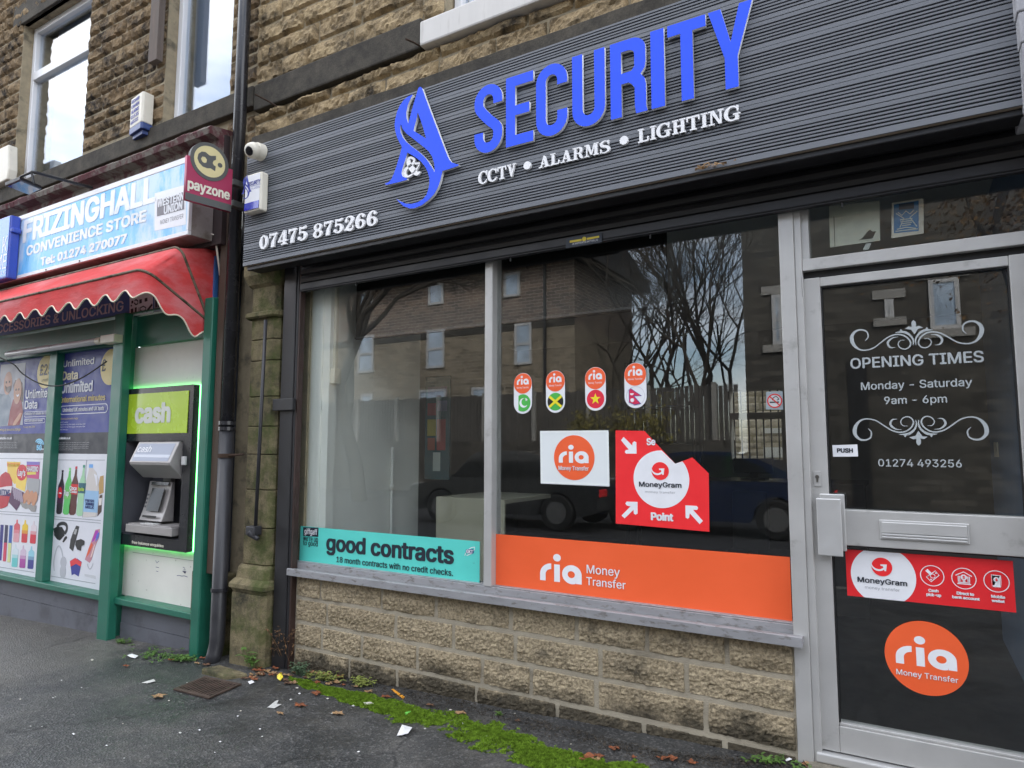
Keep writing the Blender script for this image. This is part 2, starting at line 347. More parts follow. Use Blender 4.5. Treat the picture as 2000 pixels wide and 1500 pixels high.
# ------------------------------------------------------------------ stone walling
def blocks(mb, x0, x1, courses, Y, lens, joint, bulge, seed, nx=.03, holes=(), rough=.012, back=.012, fine=1.0, edge_w=.013):
    rng = random.Random(seed); tint = []
    for (z0, z1) in courses:
        spans = [(x0, x1)]
        for hx0, hx1, hz0, hz1 in holes:
            if min(z1, hz1)-max(z0, hz0) > .4*(z1-z0):
                ns = []
                for a, b in spans:
                    if hx0 > a: ns.append((a, min(b, hx0)))
                    if hx1 < b: ns.append((max(a, hx1), b))
                spans = [s for s in ns if s[1]-s[0] > .02]
        for a, b in spans:
            x = a-rng.uniform(0, lens[0]) if a == x0 else a
            while x < b-.02:
                L = rng.uniform(*lens); xe = x+L
                if b-xe < lens[0]*.5: xe = b
                xa, xb = max(x, a), min(xe, b); x = xe
                if xb-xa < .03: continue
                j = joint/2; bx0, bx1, bz0, bz1 = xa+j, xb-j, z0+j, z1-j
                n = max(4, int((bx1-bx0)/nx)); m = max(4, int((bz1-bz0)/nx)); t = rng.random(); base = len(mb.v); ph = rng.uniform(0, 50); tilt = rng.uniform(-.5, .5); bz = rng.uniform(.35, .75); amp = rng.uniform(.6, 1.3)
                for q in range(m+1):
                    for p in range(n+1):
                        u, v = p/n, q/m; px = bx0+(bx1-bx0)*u; pz = bz0+(bz1-bz0)*v
                        e = min(u*(bx1-bx0), (1-u)*(bx1-bx0), v*(bz1-bz0), (1-v)*(bz1-bz0)); k = min(1, e/edge_w)
                        k = k*k*(3-2*k)
                        nn = noise.noise((px*9+ph, pz*14, ph))*.8+abs(noise.noise((px*22, pz*34+ph, 3)))*.7+noise.noise((px*60, pz*70, ph))*.25*fine
                        ledge = max(0, 1-abs(v-bz)*2.2)
                        d = k*max(bulge*.45, bulge*amp*(.45+.55*ledge+tilt*(u-.5)*.5)+rough*nn)
                        for hx0, hx1, hz0, hz1 in holes:      # dressed back towards the window openings
                            if hz0 < pz < hz1: d *= min(1, .2+min(abs(px-hx0), abs(px-hx1))/.09)
                        if p in (0, n) or q in (0, m): d = -back
                        wob = .004*noise.noise((px*11, pz*11, 7+ph)) if (p in (0, n) or q in (0, m)) else 0
                        mb.v.append((px+wob, Y-d, pz+wob)); tint.append(t)
                for q in range(m):
                    for p in range(n):
                        i = base+q*(n+1)+p; mb.f.append((i, i+1, i+n+2, i+n+1))
    mb.c = (mb.c or [])+tint; return mb
def courses(z0, z1, h, seed, jit=.15):
    rng = random.Random(seed); out = []; z = z0
    while z < z1-.02:
        e = min(z1, z+h*rng.uniform(1-jit, 1+jit))
        if z1-e < h*.4: e = z1
        out.append((z, e)); z = e
    return out
# ================================================================== GROUND
def ground():
    mb = MB(); nx, ny = 60, 24; X0, X1, Y0, Y1 = -14.0, 6.0, -4.2, 0.3
    for j in range(ny+1):
        for i in range(nx+1):
            x = X0+(X1-X0)*i/nx; y = Y0+(Y1-Y0)*j/ny
            mb.v.append((x, y, gz(x, y)+.006*noise.noise((x*1.3, y*1.6, 0))))
    for j in range(ny):
        for i in range(nx):
            q = j*(nx+1)+i; mb.f.append((q, q+1, q+nx+2, q+nx+1))
    m = bpy.data.materials.new('worn_asphalt'); m.use_nodes = True; n = m.node_tree.nodes; l = m.node_tree.links; b = n['Principled BSDF']
    g = n.new('ShaderNodeNewGeometry')
    def nz(sc, det=5, ro=.6, st=None):
        t = n.new('ShaderNodeTexNoise'); t.inputs['Scale'].default_value = sc; t.inputs['Detail'].default_value = det; t.inputs['Roughness'].default_value = ro; l.new(g.outputs['Position'], t.inputs['Vector']); return t.outputs['Fac']
    def mr(s, a0, a1, b0, b1):
        h = n.new('ShaderNodeMapRange'); l.new(s, h.inputs[0])
        for i, v in enumerate((a0, a1, b0, b1)): h.inputs[i+1].default_value = v
        return h.outputs[0]
    def mix(f, x, y):
        q = n.new('ShaderNodeMix'); q.data_type = 'RGBA'; l.new(f, q.inputs[0])
        for s, i in ((x, 6), (y, 7)):
            if isinstance(s, tuple): q.inputs[i].default_value = (*s, 1)
            else: l.new(s, q.inputs[i])
        return q.outputs[2]
    base = mix(mr(nz(1.1, 5), .4, .62, 0, 1), (.032, .033, .0335), (.053, .053, .050))
    base = mix(mr(nz(4.5, 6, .7), .50, .68, 0, .7), base, (.095, .09, .08))
    sp_ = n.new('ShaderNodeSeparateXYZ'); l.new(g.outputs['Position'], sp_.inputs[0])
    e1 = n.new('ShaderNodeMath'); e1.operation = 'MULTIPLY_ADD'; l.new(nz(2.2, 6, .65), e1.inputs[0]); e1.inputs[1].default_value = 1.5; l.new(sp_.outputs[0], e1.inputs[2])
    base = mix(mr(e1.outputs[0], -4.3, -4.0, .75, 0), base, (.115, .108, .094))        # older, paler surfacing in front of the left shop
    wv = n.new('ShaderNodeTexVoronoi'); wv.feature = 'DISTANCE_TO_EDGE'; wv.inputs['Scale'].default_value = .42; l.new(g.outputs['Position'], wv.inputs['Vector'])
    dm = n.new('ShaderNodeMapping'); nw = n.new('ShaderNodeTexNoise'); nw.inputs['Scale'].default_value = 3; l.new(g.outputs['Position'], nw.inputs['Vector']); av = n.new('ShaderNodeVectorMath'); av.operation = 'MULTIPLY_ADD'; l.new(nw.outputs['Color'], av.inputs[0]); av.inputs[1].default_value = (.35, .35, 0); l.new(g.outputs['Position'], av.inputs[2]); l.new(av.outputs[0], wv.inputs['Vector'])
    base = mix(mr(wv.outputs['Distance'], .002, .006, .7, 0), base, (.014, .014, .014))
    vo = n.new('ShaderNodeTexVoronoi'); vo.inputs['Scale'].default_value = 100; l.new(g.outputs['Position'], vo.inputs['Vector'])
    sc = n.new('ShaderNodeSeparateColor'); l.new(vo.outputs['Color'], sc.inputs[0])
    base = mix(mr(sc.outputs[0], .70, .98, 0, .45), base, (.19, .185, .178))
    base = mix(mr(sc.outputs[1], .6, .9, 0, .45), base, (.025, .025, .026))
    gum = n.new('ShaderNodeTexVoronoi'); gum.inputs['Scale'].default_value = 3.4; l.new(g.outputs['Position'], gum.inputs['Vector']); gc = n.new('ShaderNodeSeparateColor'); l.new(gum.outputs['Color'], gc.inputs[0])
    gm = n.new('ShaderNodeMath'); gm.operation = 'ADD'; l.new(mr(gum.outputs['Distance'], .035, .07, 1, 0), gm.inputs[0]); l.new(mr(gc.outputs[0], .55, .56, -1, 0), gm.inputs[1]); gm.use_clamp = True
    base = mix(mr(gm.outputs[0], 0, 1, 0, .55), base, (.20, .19, .175))
    l.new(base, b.inputs['Base Color']); l.new(mr(nz(2.3, 5), .4, .62, .36, .75), b.inputs['Roughness'])
    bp = n.new('ShaderNodeBump'); bp.inputs['Strength'].default_value = .55; bp.inputs['Distance'].default_value = .006; l.new(vo.outputs['Distance'], bp.inputs['Height']); l.new(bp.outputs[0], b.inputs['Normal'])
    o = struct('pavement', mb, m, smooth=True, fixn=False)
    k = MB(); k.box(-40, 40, -4.36, -4.2, -.9, -.075); struct('kerb', k, M('kerb_stone', (.2, .19, .17), .9, var=.2), bevel=.02)
    mr_ = M('road_asphalt', (.032, .032, .034), .8, var=.2, vscale=3, bump=.3, bscale=80)
    k = MB(); k.add([(-80, -13, -.22), (80, -13, -.22), (80, -4.36, -.2), (-80, -4.36, -.2)], [(0, 1, 2, 3)]); struct('road', k, mr_)
    k = MB(); k.box(-80, 80, -16.0, -13, -.4, -.1); struct('far_pavement', k, mr_)
    k = MB(); k.add([(-150, -150, -.5), (150, -150, -.5), (150, 60, -.5), (-150, 60, -.5)], [(0, 1, 2, 3)]); struct('ground', k, M('bare_earth', (.08, .075, .05), .95, var=.2))
ground()
# ================================================================== UPPER STONE STOREY (two terraced buildings)
YW = -.05
def pane_window(par, xa, xb, za, zb, Y, bars=(), mat_f=None, fr=.06, curtain=True):
    f = MB(); f.box(xa, xa+fr, Y-.03, Y+.04, za, zb); f.box(xb-fr, xb, Y-.03, Y+.04, za, zb); f.box(xa+fr, xb-fr, Y-.028, Y+.04, za, za+fr); f.box(xa+fr, xb-fr, Y-.028, Y+.04, zb-fr, zb)
    for zz in bars: f.box(xa+fr, xb-fr, Y-.034, Y+.04, zz-.045, zz+.045)
    fo = f.build('window_frame', mat_f or m_upvc, par, bevel=.006)
    g = MB(); g.box(xa+fr*.9, xb-fr*.9, Y+.01, Y+.016, za+fr*.9, zb-fr*.9); g.build('pane', m_glass2, fo)
    return fo
# left building
p0 = at(179, 2, YW); p1 = at(158.6, 300, YW); xr1 = (p0.x+p1.x)/2; xl1 = at(45, 70, YW).x; zs = at(340, 231, YW-.04).z
zl1 = at(61, 39, YW).z; zb1 = zs+.01
xl2 = at(318, 205, YW).x; xr2 = at(450, 120, YW).x
XB = -4.10
z_top = 7.2
lb = thing('stone_building', 'dark rock-faced sandstone building with two white windows above the blue shop sign', 'building', (-8, .2, 3.5))
mb = MB(); holes = [(xl1, xr1, zb1-.3, zl1), (xl2, xr2, zb1-.3, 6.6)]
cz = courses(3.55, z_top, .128, 3, .22)
blocks(mb, -11.5, XB, cz, YW, (.16, .42), .012, .018, 5, .019, holes+[(-11.5, XB, zs-.16, zs)], rough=.024, fine=1.8)
mb.build('stone_wall', st_l, lb, fixn=False)
bk = MB()
xs = [-11.5, xl1, xr1, xl2, xr2, XB]
for a, b_ in ((0, 1), (2, 3), (4, 5)): bk.box(xs[a], xs[b_], YW+.009, .3, 3.3, z_top)
bk.box(xl1, xr1, YW+.009, .3, zl1, z_top); bk.box(xl2, xr2, YW+.009, .3, 6.6, z_top); bk.box(xl1, xr1, YW+.009, .3, 3.3, zs-.01); bk.box(xl2, xr2, YW+.009, .3, 3.3, zs-.01)
bk.build('mortar_backing', m_mort, lb)
bd = MB(); bd.box(-11.5, XB+.02, YW-.05, YW+.02, zs-.16, zs); bd.build('sill_band', st_band, lb, bevel=.008)
ln = MB(); ln.box(xl1-.2, xr1+.2, YW-.02, YW+.05, zl1, zl1+.26); ln.build('lintel', st_band, lb, bevel=.006)
Yf = YW+.13
pane_window(lb, xl1, xr1, zs, zl1, Yf, (at(130, 120, Yf).z,))
pane_window(lb, xl2, xr2, zs, 6.6, Yf)
cw = M('net_curtain', (.42, .43, .46), .9, var=.06, vscale=3)
for xa, xb in ((xl1, xr1), (xl2, xr2)):
    c = MB(); n = 40
    for i in range(n+1):
        o_ = .2 if xa < -7 else .01; x = xa+o_+(xb-xa-o_)*i/n; y = Yf+.12
        c.v += [(x, y, zs), (x, y, 6.6)]
    c.f = [(2*i, 2*i+2, 2*i+3, 2*i+1) for i in range(n)]
    c.build('curtain', cw, lb, smooth=True, fixn=False)
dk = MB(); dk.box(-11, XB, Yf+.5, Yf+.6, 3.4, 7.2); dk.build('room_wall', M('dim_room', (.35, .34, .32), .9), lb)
# right building
rb = thing('stone_building', 'paler tan sandstone building with a white painted sill above the grey sign', 'building', (-1.5, .2, 3.4))
za_ = at(495, 218, YW-.04).z; zb_ = at(500, 166, YW-.04).z
xsl = at(821, 70, YW-.06).x; zsl0 = at(825, 90, YW-.06).z; zsl1 = at(818, 45, YW-.06).z; xwl = at(868, 10, YW).x; xwr = xwl+1.15
mb = MB(); cz = courses(3.36, za_, .165, 5, .06)+courses(zb_, zsl1, .16, 8, 0)+courses(max(zb_, zsl1), z_top, .165, 9, .1)
blocks(mb, XB, 3, [c for c in cz if c[1] <= za_+.001], YW, (.26, .62), .011, .020, 8, .017, [], rough=.027, fine=1.8)
mb.build('stone_wall', st_r, rb, fixn=False); mb = MB()
blocks(mb, XB, 3, [c for c in cz if c[1] > za_+.001], YW, (.26, .62), .011, .020, 9, .017, [(xsl, xwr+.25, zsl0, zsl1-.001), (xwl, xwr, zsl1, 6)], rough=.027, fine=1.8)
mb.build('stone_wall', st_r, rb, fixn=False)
bk = MB(); bk.box(XB, xwl, YW+.009, .3, 2.62, z_top); bk.box(xwl, xwr, YW+.009, .3, 2.62, zsl1-.02); bk.box(xwr, 3, YW+.009, .3, 2.62, z_top); bk.box(xwl, xwr, YW+.009, .3, 6, z_top); bk.box(XB-.25, -3.51, .0, .3, -.4, 2.619); bk.build('mortar_backing', m_mort, rb)
bd = MB(); bd.box(XB+.03, xsl-.01, YW-.045, YW+.02, za_, zb_); bd.box(xwr+.3, 3, YW-.045, YW+.02, za_, zb_); bd.build('sill_band', st_band, rb, bevel=.012)
s = MB(); s.box(xsl, xwr+.25, YW-.07, YW+.15, zsl0, zsl1); s.build('window_sill', m_wsill, rb, bevel=.012)
pane_window(rb, xwl+.01, xwr, zsl1, 6, YW+.12)
c = MB(); c.box(xwl, xwr, YW+.3, YW+.31, zsl1, 6); c.build('curtain', cw, rb)
MB().box(-12, XB-.001, -.35, 6.1, 7.2, 7.5).build('roof', m_black, lb); MB().box(XB, 5, -.35, 6.1, 7.2, 7.5).build('roof', m_black, rb)  # unseen slabs, added to keep the sun out of the rooms
# iron spikes left in the wall
for (p, q, lab) in (((498, 184), (546, 211), 'thin rusty iron pin sticking out of the wall beside the downpipe'), ((792, 76), (824, 92), 'bent rusty iron bracket stuck in the wall under the white sill')):
    a, b_ = at(*p, YW-.16), at(*q, YW-.02); solo('iron_pin', MB().tube([a, (a+b_)/2+Vector((0, 0, .004)), b_], .006, 8), M('rusty_iron', (.05, .03, .02), .8, .3, var=.3), lab, 'iron pin')
# ================================================================== FASCIA SIGN OVER THE SECURITY SHOP
YC = -.30; zc0 = at(480, 519, YC).z; zc1 = at(600, 250, YC).z; xc0 = at(479, 400, YC).x; xc1 = .46
fs = thing('fascia_sign', 'long grey slatted shop fascia with raised blue and white lettering', 'shop sign', ((xc0+xc1)/2, YC, zc0))
fa = MB(); pitch = .0152; gw = .0060; z = zc0; k = 0; ribs = []
gro = []; zz = zc0+.03
while zz < zc1-.01:
    for i in range(6):
        gro.append((zz, gw)); zz += pitch
    zz += pitch*.45; gro.append((zz, .0018)); zz += pitch*1.55
gro = [g for g in gro if g[0] < zc1-.012]
edges = [zc0]+[e for g in gro for e in (g[0]-g[1]/2, g[0]+g[1]/2)]+[zc1]
for i in range(0, len(edges), 2): ribs.append((edges[i], edges[i+1]))
for i, (a, b_) in enumerate(ribs):
    d = .0008*math.sin(i*2.3); fa.prism([(xc0, YC+.014, a), (xc0, YC+d+.001, a), (xc0, YC+d, a+.0008), (xc0, YC+d, b_-.0008), (xc0, YC+d+.001, b_), (xc0, YC+.014, b_)], (xc1-xc0, 0, 0))
fa.build('cladding', m_clad, fs)
bk = MB(); bk.box(xc0, xc1, YC+.0145, YC+.05, zc0+.001, zc1-.001); bk.build('backing_board', m_groove, fs)
zt0 = at(1880, 231.5, YC+.01).z; bt = MB(); bt.box(xc0+.01, xc1, YC+.006, YC+.05, zt0, zc0-.0015); bt.build('bottom_batten', m_tan, fs)
lg = MB(); zl = at(700, 193, YC+.03).z; n = 60
for i in range(n):
    x = xc0+(2.6)*i/n*1.7; x2 = xc0+2.6*(i+1)/n*1.7; h = zl+.008*noise.noise((x*3, 0, 0)); lg.prism([(x, YC+.03, zc1-.01), (x, YC+.03, h-.012), (x, YC+.045, h), (x, YW+.005, h+.03), (x, YW+.005, zc1-.01)], (x2-x+.0005, 0, 0))
lg.build('stone_ledge', st_band, fs)
pc = F(YC)
def trp(ch):   # slab-serif capitals: pieces in a box one unit high
    t, s, hb = .21, .1, .10
    rec = lambda a, b, c, d: [(a, b), (c, b), (c, d), (a, d)]
    st = lambda x, w=t, l=.09, r=.09: [rec(x, 0, x+w, 1), rec(x-l, 0, x+w+r, hb), rec(x-l, 1-hb, x+w+r, 1)]
    if ch == 'I': return st(.1), .42
    if ch == 'H': return st(.09)+st(.56)+[rec(.25, .44, .6, .56)], .87
    if ch == 'L': return st(.09)+[rec(.2, 0, .72, .11), rec(.63, 0, .72, .36)], .76
    if ch == 'T': return [rec(.31, 0, .52, 1), rec(.2, 0, .63, hb), rec(.0, .88, .83, 1), rec(0, .66, .09, 1), rec(.74, .66, .83, 1)], .85
    if ch == 'N': return [rec(.12, 0, .23, 1), rec(0, 0, .36, hb), rec(0, 1-hb, .3, 1), [(.1, 1), (.34, 1), (.8, 0), (.64, 0)], rec(.68, 0, .8, 1), rec(.58, 1-hb, .92, 1)], .93
    if ch == 'M': return [rec(.12, 0, .22, 1), rec(0, 0, .34, hb), rec(0, 1-hb, .28, 1), [(.1, 1), (.33, 1), (.6, .1), (.46, .1)], [(.46, .1), (.57, .1), (.83, 1), (.72, 1)], rec(.76, 0, .97, 1), rec(.68, 0, 1.07, hb), rec(.76, 1-hb, 1.07, 1)], 1.08
    if ch == 'V': return [[(.07, 1), (.3, 1), (.52, .1), (.42, 0), (.36, 0)], [(.36, 0), (.45, 0), (.74, 1), (.62, 1)], rec(0, 1-hb, .38, 1), rec(.53, 1-hb, .84, 1)], .84
    if ch == 'A': return [[(.12, 0), (.23, 0), (.5, .95), (.4, 1)], [(.36, 1), (.52, 1), (.82, 0), (.58, 0)], rec(.24, .26, .66, .36), rec(.02, 0, .34, hb), rec(.48, 0, .92, hb)], .92
    if ch == 'R': return st(.09)+[ribbon([(.25, .95), (.5, .95), (.63, .86), (.65, .73), (.6, .58), (.48, .5), (.25, .49)], [.1, .11, .18, .22, .18, .1, .1], 5), ribbon([(.42, .49), (.56, .4), (.62, .2), (.7, .06), (.82, .07)], [.1, .17, .21, .13, .08], 5)], .86
    if ch in 'CG':
        a = [ribbon([(.46+.39*math.cos(R_(q)), .5+.47*math.sin(R_(q))) for q in range(42, 319 if ch == 'C' else 331, 12)], [.10+.13*abs(math.cos(R_(q)))**1.5*(1 if q > 90 else .3) for q in range(42, 319 if ch == 'C' else 331, 12)]), rec(.72, .62, .82, 1.0)]
        if ch == 'C': return a+[[(.7, .2), (.8, .3), (.86, .27), (.75, .1)]], .87
        return a+[rec(.62, .0, .82, .42), rec(.5, .38, .94, .47)], .96
    if ch == 'S': return [ribbon([(.66, .68), (.63, .86), (.42, .96), (.2, .9), (.12, .75), (.2, .61), (.42, .53), (.62, .43), (.68, .28), (.6, .11), (.37, .03), (.14, .12), (.1, .34)], [.05, .08, .09, .14, .2, .2, .2, .21, .21, .14, .09, .08, .05], 5), rec(.61, .66, .70, 1), rec(.05, 0, .14, .36)], .76
    if ch == '.': return [ell((.2, .42), .155, .155, 24)], .42
    if ch == '0': return [('ring', ell((.36, .5), .35, .5, 36), ell((.36, .5), .135, .40, 30))], .76
    if ch == '7': return [rec(.06, .82, .66, .98), rec(.04, .66, .13, 1), ribbon([(.62, .93), (.46, .62), (.35, .35), (.32, .0)], [.08, .15, .22, .26], 5)], .70
    if ch == '4': return [rec(.4, 0, .6, 1), rec(.02, .22, .76, .34), [(.44, 1), (.52, 1), (.16, .3), (.02, .3)], rec(.28, 0, .72, hb)], .78
    if ch == '5': return [[(.13, .46), (.22, .46), (.24, .97), (.14, .97)], [(.14, 1), (.2, .82), (.45, .78), (.62, .82), (.64, 1), (.4, .93)], ribbon([(.18, .5), (.36, .59), (.56, .5), (.61, .3), (.54, .12), (.35, .04), (.16, .1)], [.06, .1, .18, .23, .18, .1, .08], 5), ell((.14, .2), .11, .11, 20)], .74
    if ch == '8': return [('ring', ell((.36, .27), .35, .28, 36), ell((.36, .26), .15, .17, 30)), ('ring', ell((.36, .74), .30, .26, 36), ell((.36, .76), .13, .16, 30))], .76
    if ch == '6': return [('ring', ell((.37, .3), .34, .31, 36), ell((.38, .29), .13, .2, 30)), ribbon([(.14, .3), (.14, .55), (.24, .82), (.42, .95), (.6, .88)], [.2, .24, .18, .1, .09], 5), ell((.58, .8), .1, .1, 20)], .76
    if ch == '2': return [ribbon([(.14, .72), (.2, .9), (.38, .96), (.56, .86), (.58, .66), (.42, .44), (.16, .16), (.08, .02)], [.08, .09, .1, .19, .22, .18, .12, .08], 5), ell((.17, .7), .11, .11, 20), ribbon([(.06, .08), (.24, .13), (.46, .05), (.62, .1), (.66, .34)], [.1, .18, .18, .12, .07], 5)], .76
    return [], .36
def slab(name, s, bl, br, top, pl, mat, par, depth=.013):
    bl, br, top = pl.uv(*bl), pl.uv(*br), pl.uv(*top); h = top[1]-bl[1]; x = 0; items = []
    for ch in s:
        pcs, w = trp(ch); items.append((x, pcs)); x += w+(.05 if ch != ' ' else .1)
    sx = (br[0]-bl[0])/(x-.05); mes = []
    for x0, pcs in items:
        for i, p in enumerate(pcs):
            outs = list(p[1:]) if isinstance(p[0], str) else [p]
            m = fill([[(bl[0]+(x0+a)*sx, bl[1]+b_*h) for a, b_ in o] for o in outs], depth+i*.0004); m.transform(pl.mat(.004)); mes.append(m)
    return link(name, join(mes), mat, par)
# tall blue letters
zS1 = at(992, 160, YC).z+.004; zS0 = at(996, 291, YC).z
def uletter(ch, xa, xb, h):
    w = xb-xa; t = h*.145; ax = min(t*1.0, w*.38); r = (w-ax)/2
    def arc(cx, cy, rx, ry, a0, a1, n=14): return [(cx+rx*math.cos(R_(a0+(a1-a0)*i/n)), cy+ry*math.sin(R_(a0+(a1-a0)*i/n))) for i in range(n+1)]
    ry = r*1.05
    if ch == 'E': return [[(0, 0), (w, 0), (w, t), (ax, t), (ax, h*.43), (w*.86, h*.43), (w*.86, h*.57), (ax, h*.57), (ax, h-t), (w, h-t), (w, h), (0, h)]]
    if ch == 'I': return [[(0, 0), (w, 0), (w, h), (0, h)]]
    if ch == 'T': return [[(w/2-ax/2, 0), (w/2+ax/2, 0), (w/2+ax/2, h-t), (w, h-t), (w, h), (0, h), (0, h-t), (w/2-ax/2, h-t)]]
    if ch == 'Y': return [[(w/2-ax/2, 0), (w/2+ax/2, 0), (w/2+ax/2, h*.38), (w, h), (w-ax, h), (w/2, h*.56), (ax, h), (0, h), (w/2-ax/2, h*.38)]]
    if ch == 'U': return [ribbon([(ax/2, h)]+arc(w/2, ax/2+ry, r, ry, 180, 360)+[(w-ax/2, h)], ax)]
    if ch == 'C': return [ribbon([(w-ax/2, h*.69)]+arc(w/2, h-ax/2-ry, r, ry, 0, 180)+arc(w/2, ax/2+ry, r, ry, 180, 360)+[(w-ax/2, h*.33)], ax)]
    if ch == 'S': return [ribbon([(w-ax/2, h*.70)]+arc(w/2, h-ax/2-ry, r, ry, 0, 180)+smoothp([(ax/2, h*.76), (ax*.62, h*.66), (w/2, h*.49), (w-ax*.62, h*.35), (w-ax/2, h*.25)], 5)+arc(w/2, ax/2+ry, r, ry, 0, -180)+[(ax/2, h*.31)], ax)]
    if ch == 'R':
        o = [(0, 0), (ax, 0), (ax, h*.43), (w*.52, h*.43)]+[(w*.60, h*.40), (w-ax, h*.34), (w-ax, h*.1), (w-ax*.9, 0), (w+ax*.12, 0), (w, h*.07), (w, h*.35), (w*.97, h*.43), (w*.86, h*.5), (w*.97, h*.57), (w, h*.65)]+arc(w-w*.4, h-w*.36, w*.4, w*.36, 0, 90)+[(0, h)]
        return [o, [(ax, h*.565), (ax, h-t), (w*.52, h-t)]+arc(w-ax-w*.18, h-t-w*.14, w*.18, w*.14, 80, 0, 6)+[(w-ax, h*.62), (w*.6, h*.57)]]
zr = Z(900, 0, 3.846); zr2 = Z(1400, 0, 3.333)
spec = [('S', (122, 900), (328, 900), zr), ('E', (358, 700), (560, 700), zr), ('C', (583, 800), (815, 800), zr), ('U', (853, 700), (1097, 700), zr), ('R', (1138, 600), (1402, 600), zr), ('I', (1440, 500), (1540, 500), zr), ('T', (1562, 200), (1848, 200), zr), ('Y', (1866, 110), (2180, 10), zr)]
for ch, a, b_, zf in spec:
    xa = pc.uv(*zf(a)[0])[0]; xb = pc.uv(*zf(b_)[0])[0]
    if ch == 'Y': xb = at(1471, 3, YC).x
    outs = [[(xa+u, zS0+v) for u, v in o] for o in uletter(ch, xa, xb, zS1-zS0)]
    fo = inkuv('letter', pc, outs, m_blue, fs, .0231, .0015); inkuv('letter_edge', pc, outs, m_wacr, fo, .005, .0179)
ze = Z(740, 160, 5.767)
em = [ze((495, 75), (515, 90), (560, 220), (620, 380), (700, 590), (760, 750), (800, 850), (820, 890), (850, 925), (890, 940), (930, 950), (915, 965), (830, 995), (745, 1020), (735, 1065), (722, 1120), (695, 1200), (650, 1280), (590, 1345), (510, 1405), (430, 1437), (380, 1440), (310, 1415), (260, 1370), (225, 1330), (270, 1358), (330, 1385), (400, 1390), (470, 1370), (530, 1335), (570, 1280), (592, 1210), (600, 1150), (598, 1090), (580, 1030), (550, 970), (500, 910), (440, 865), (400, 840), (350, 812), (335, 870), (310, 940), (290, 1010), (286, 1050), (300, 1085), (350, 1105), (345, 1118), (240, 1148), (120, 1175), (95, 1165), (140, 1145), (170, 1115), (200, 1050), (225, 980), (260, 870), (285, 770), (290, 745), (265, 705), (235, 640), (215, 570), (208, 500), (215, 440), (235, 360), (265, 290), (310, 225), (360, 185), (410, 165), (385, 210), (355, 280), (337, 360), (340, 425), (360, 490), (385, 400), (410, 310), (440, 210), (475, 90)),
      ze((468, 360), (490, 420), (530, 540), (563, 660), (500, 618), (420, 568), (430, 520), (455, 430)),
      ze((278, 495), (300, 550), (340, 600), (400, 645), (470, 700), (540, 755), (590, 800), (630, 860), (652, 930), (660, 1000), (655, 1035), (630, 985), (590, 920), (540, 860), (480, 805), (400, 745), (340, 695), (300, 645), (275, 590), (268, 540))]
eo = [[pc.uv(*p) for p in o] for o in em]
fo = inkuv('emblem', pc, eo, m_blue, fs, .0231, .0015); inkuv('emblem_edge', pc, eo, m_wacr, fo, .005, .0179)
amp = [ribbon([pc.uv(*q) for q in ze((480, 935), (440, 1000), (380, 1065), (330, 1075), (308, 1035), (335, 985), (400, 935), (420, 895), (400, 868), (365, 870), (350, 900), (365, 950), (410, 1010), (450, 1045), (485, 1025))], [w*.00115 for w in (6, 9, 9, 13, 24, 17, 14, 14, 10, 14, 22, 26, 28, 20, 8)], 5)]
inks('ampersand', pc, amp+[[pc.uv(*q) for q in ze((420, 925), (480, 915), (485, 935), (430, 945))]], m_wacr, fs, .004, .014)
zt = Z(920, 190, 3.7037)
slab('lettering', 'CCTV', zt((66, 640))[0], zt((337, 566))[0], zt((75, 548))[0], pc, m_wacr, fs)
slab('lettering', 'ALARMS', zt((500, 525))[0], zt((1013, 398))[0], zt((506, 440))[0], pc, m_wacr, fs)
slab('lettering', 'LIGHTING', zt((1217, 343))[0], zt((1958, 152))[0], zt((1217, 245))[0], pc, m_wacr, fs)
for c_ in ((418, 502), (1115, 322)):
    cc = pc.uv(*zt(c_)[0]); inkuv('bullet', pc, [ell(cc, .021, .021, 24)], m_wacr, fs, .004, .015)
zp = Z(500, 400, 7.692)
slab('lettering', '07475', zp((75, 690))[0], zp((790, 545))[0], zp((70, 485))[0], pc, m_wacr, fs)
slab('lettering', '875266', zp((882, 520))[0], zp((1850, 300))[0], zp((880, 308))[0], pc, m_wacr, fs)
# ================================================================== ROLLER SHUTTER HOUSING
zb0 = at(1880, 250, YC+.03).z
sh = thing('roller_shutter', 'black roller shutter rolled up under the grey fascia', 'roller shutter', (-1.6, -.1, 2.35))
YS = -.085; zsb = at(1515, 417, YS).z-.002; zsT = zsb+.055
b = MB(); b.box(xc0+.02, xc1+.1, YC+.02, YC+.045, zb0, zt0-.002); b.box(xc0+.02, xc1+.1, YC+.0455, -.17, zb0+.004, zb0+.03); b.box(xc0+.02, xc1+.1, YC+.06, .0, zc1-.05, zc1-.02); b.build('housing', m_black, sh, bevel=.004)
b = MB(); zz = zsT+.002; i = 0
while zz < zb0+.25:
    b.prism([(-3.5, YS, zz), (-3.5, YS-.012, zz+.008), (-3.5, YS-.016, zz+.03), (-3.5, YS-.012, zz+.05), (-3.5, YS, zz+.058)], (4.0, 0, 0)); zz += .06
b.box(-3.5, .5, YS+.001, YS+.01, zsT, zb0+.3); b.build('slats', m_black, sh)
b = MB(); b.box(-3.5, .5, YS-.02, YS+.012, zsb, zsT); b.box(-3.5, .5, YS-.026, YS-.0201, zsb+.008, zsb+.014); b.build('bottom_rail', m_black, sh, bevel=.003)
for xx in (-3.0, -1.85, -1.05, -.2): MB().box(xx, xx+.008, YS-.012, YS-.004, zsb-.022, zsb-.0005).build('rubber_stop', m_rubber, sh)
st = F(YS-.026); sk = thing('maker_sticker', 'small black and yellow maker sticker on the shutter rail', 'sticker', at(1140, 470, YS-.026))
zk = Z(900, 420, 3.846)
ink('backing', st, [zk((790, 175), (1060, 130), (1060, 205), (790, 250))], m_ink, sk, .0005)
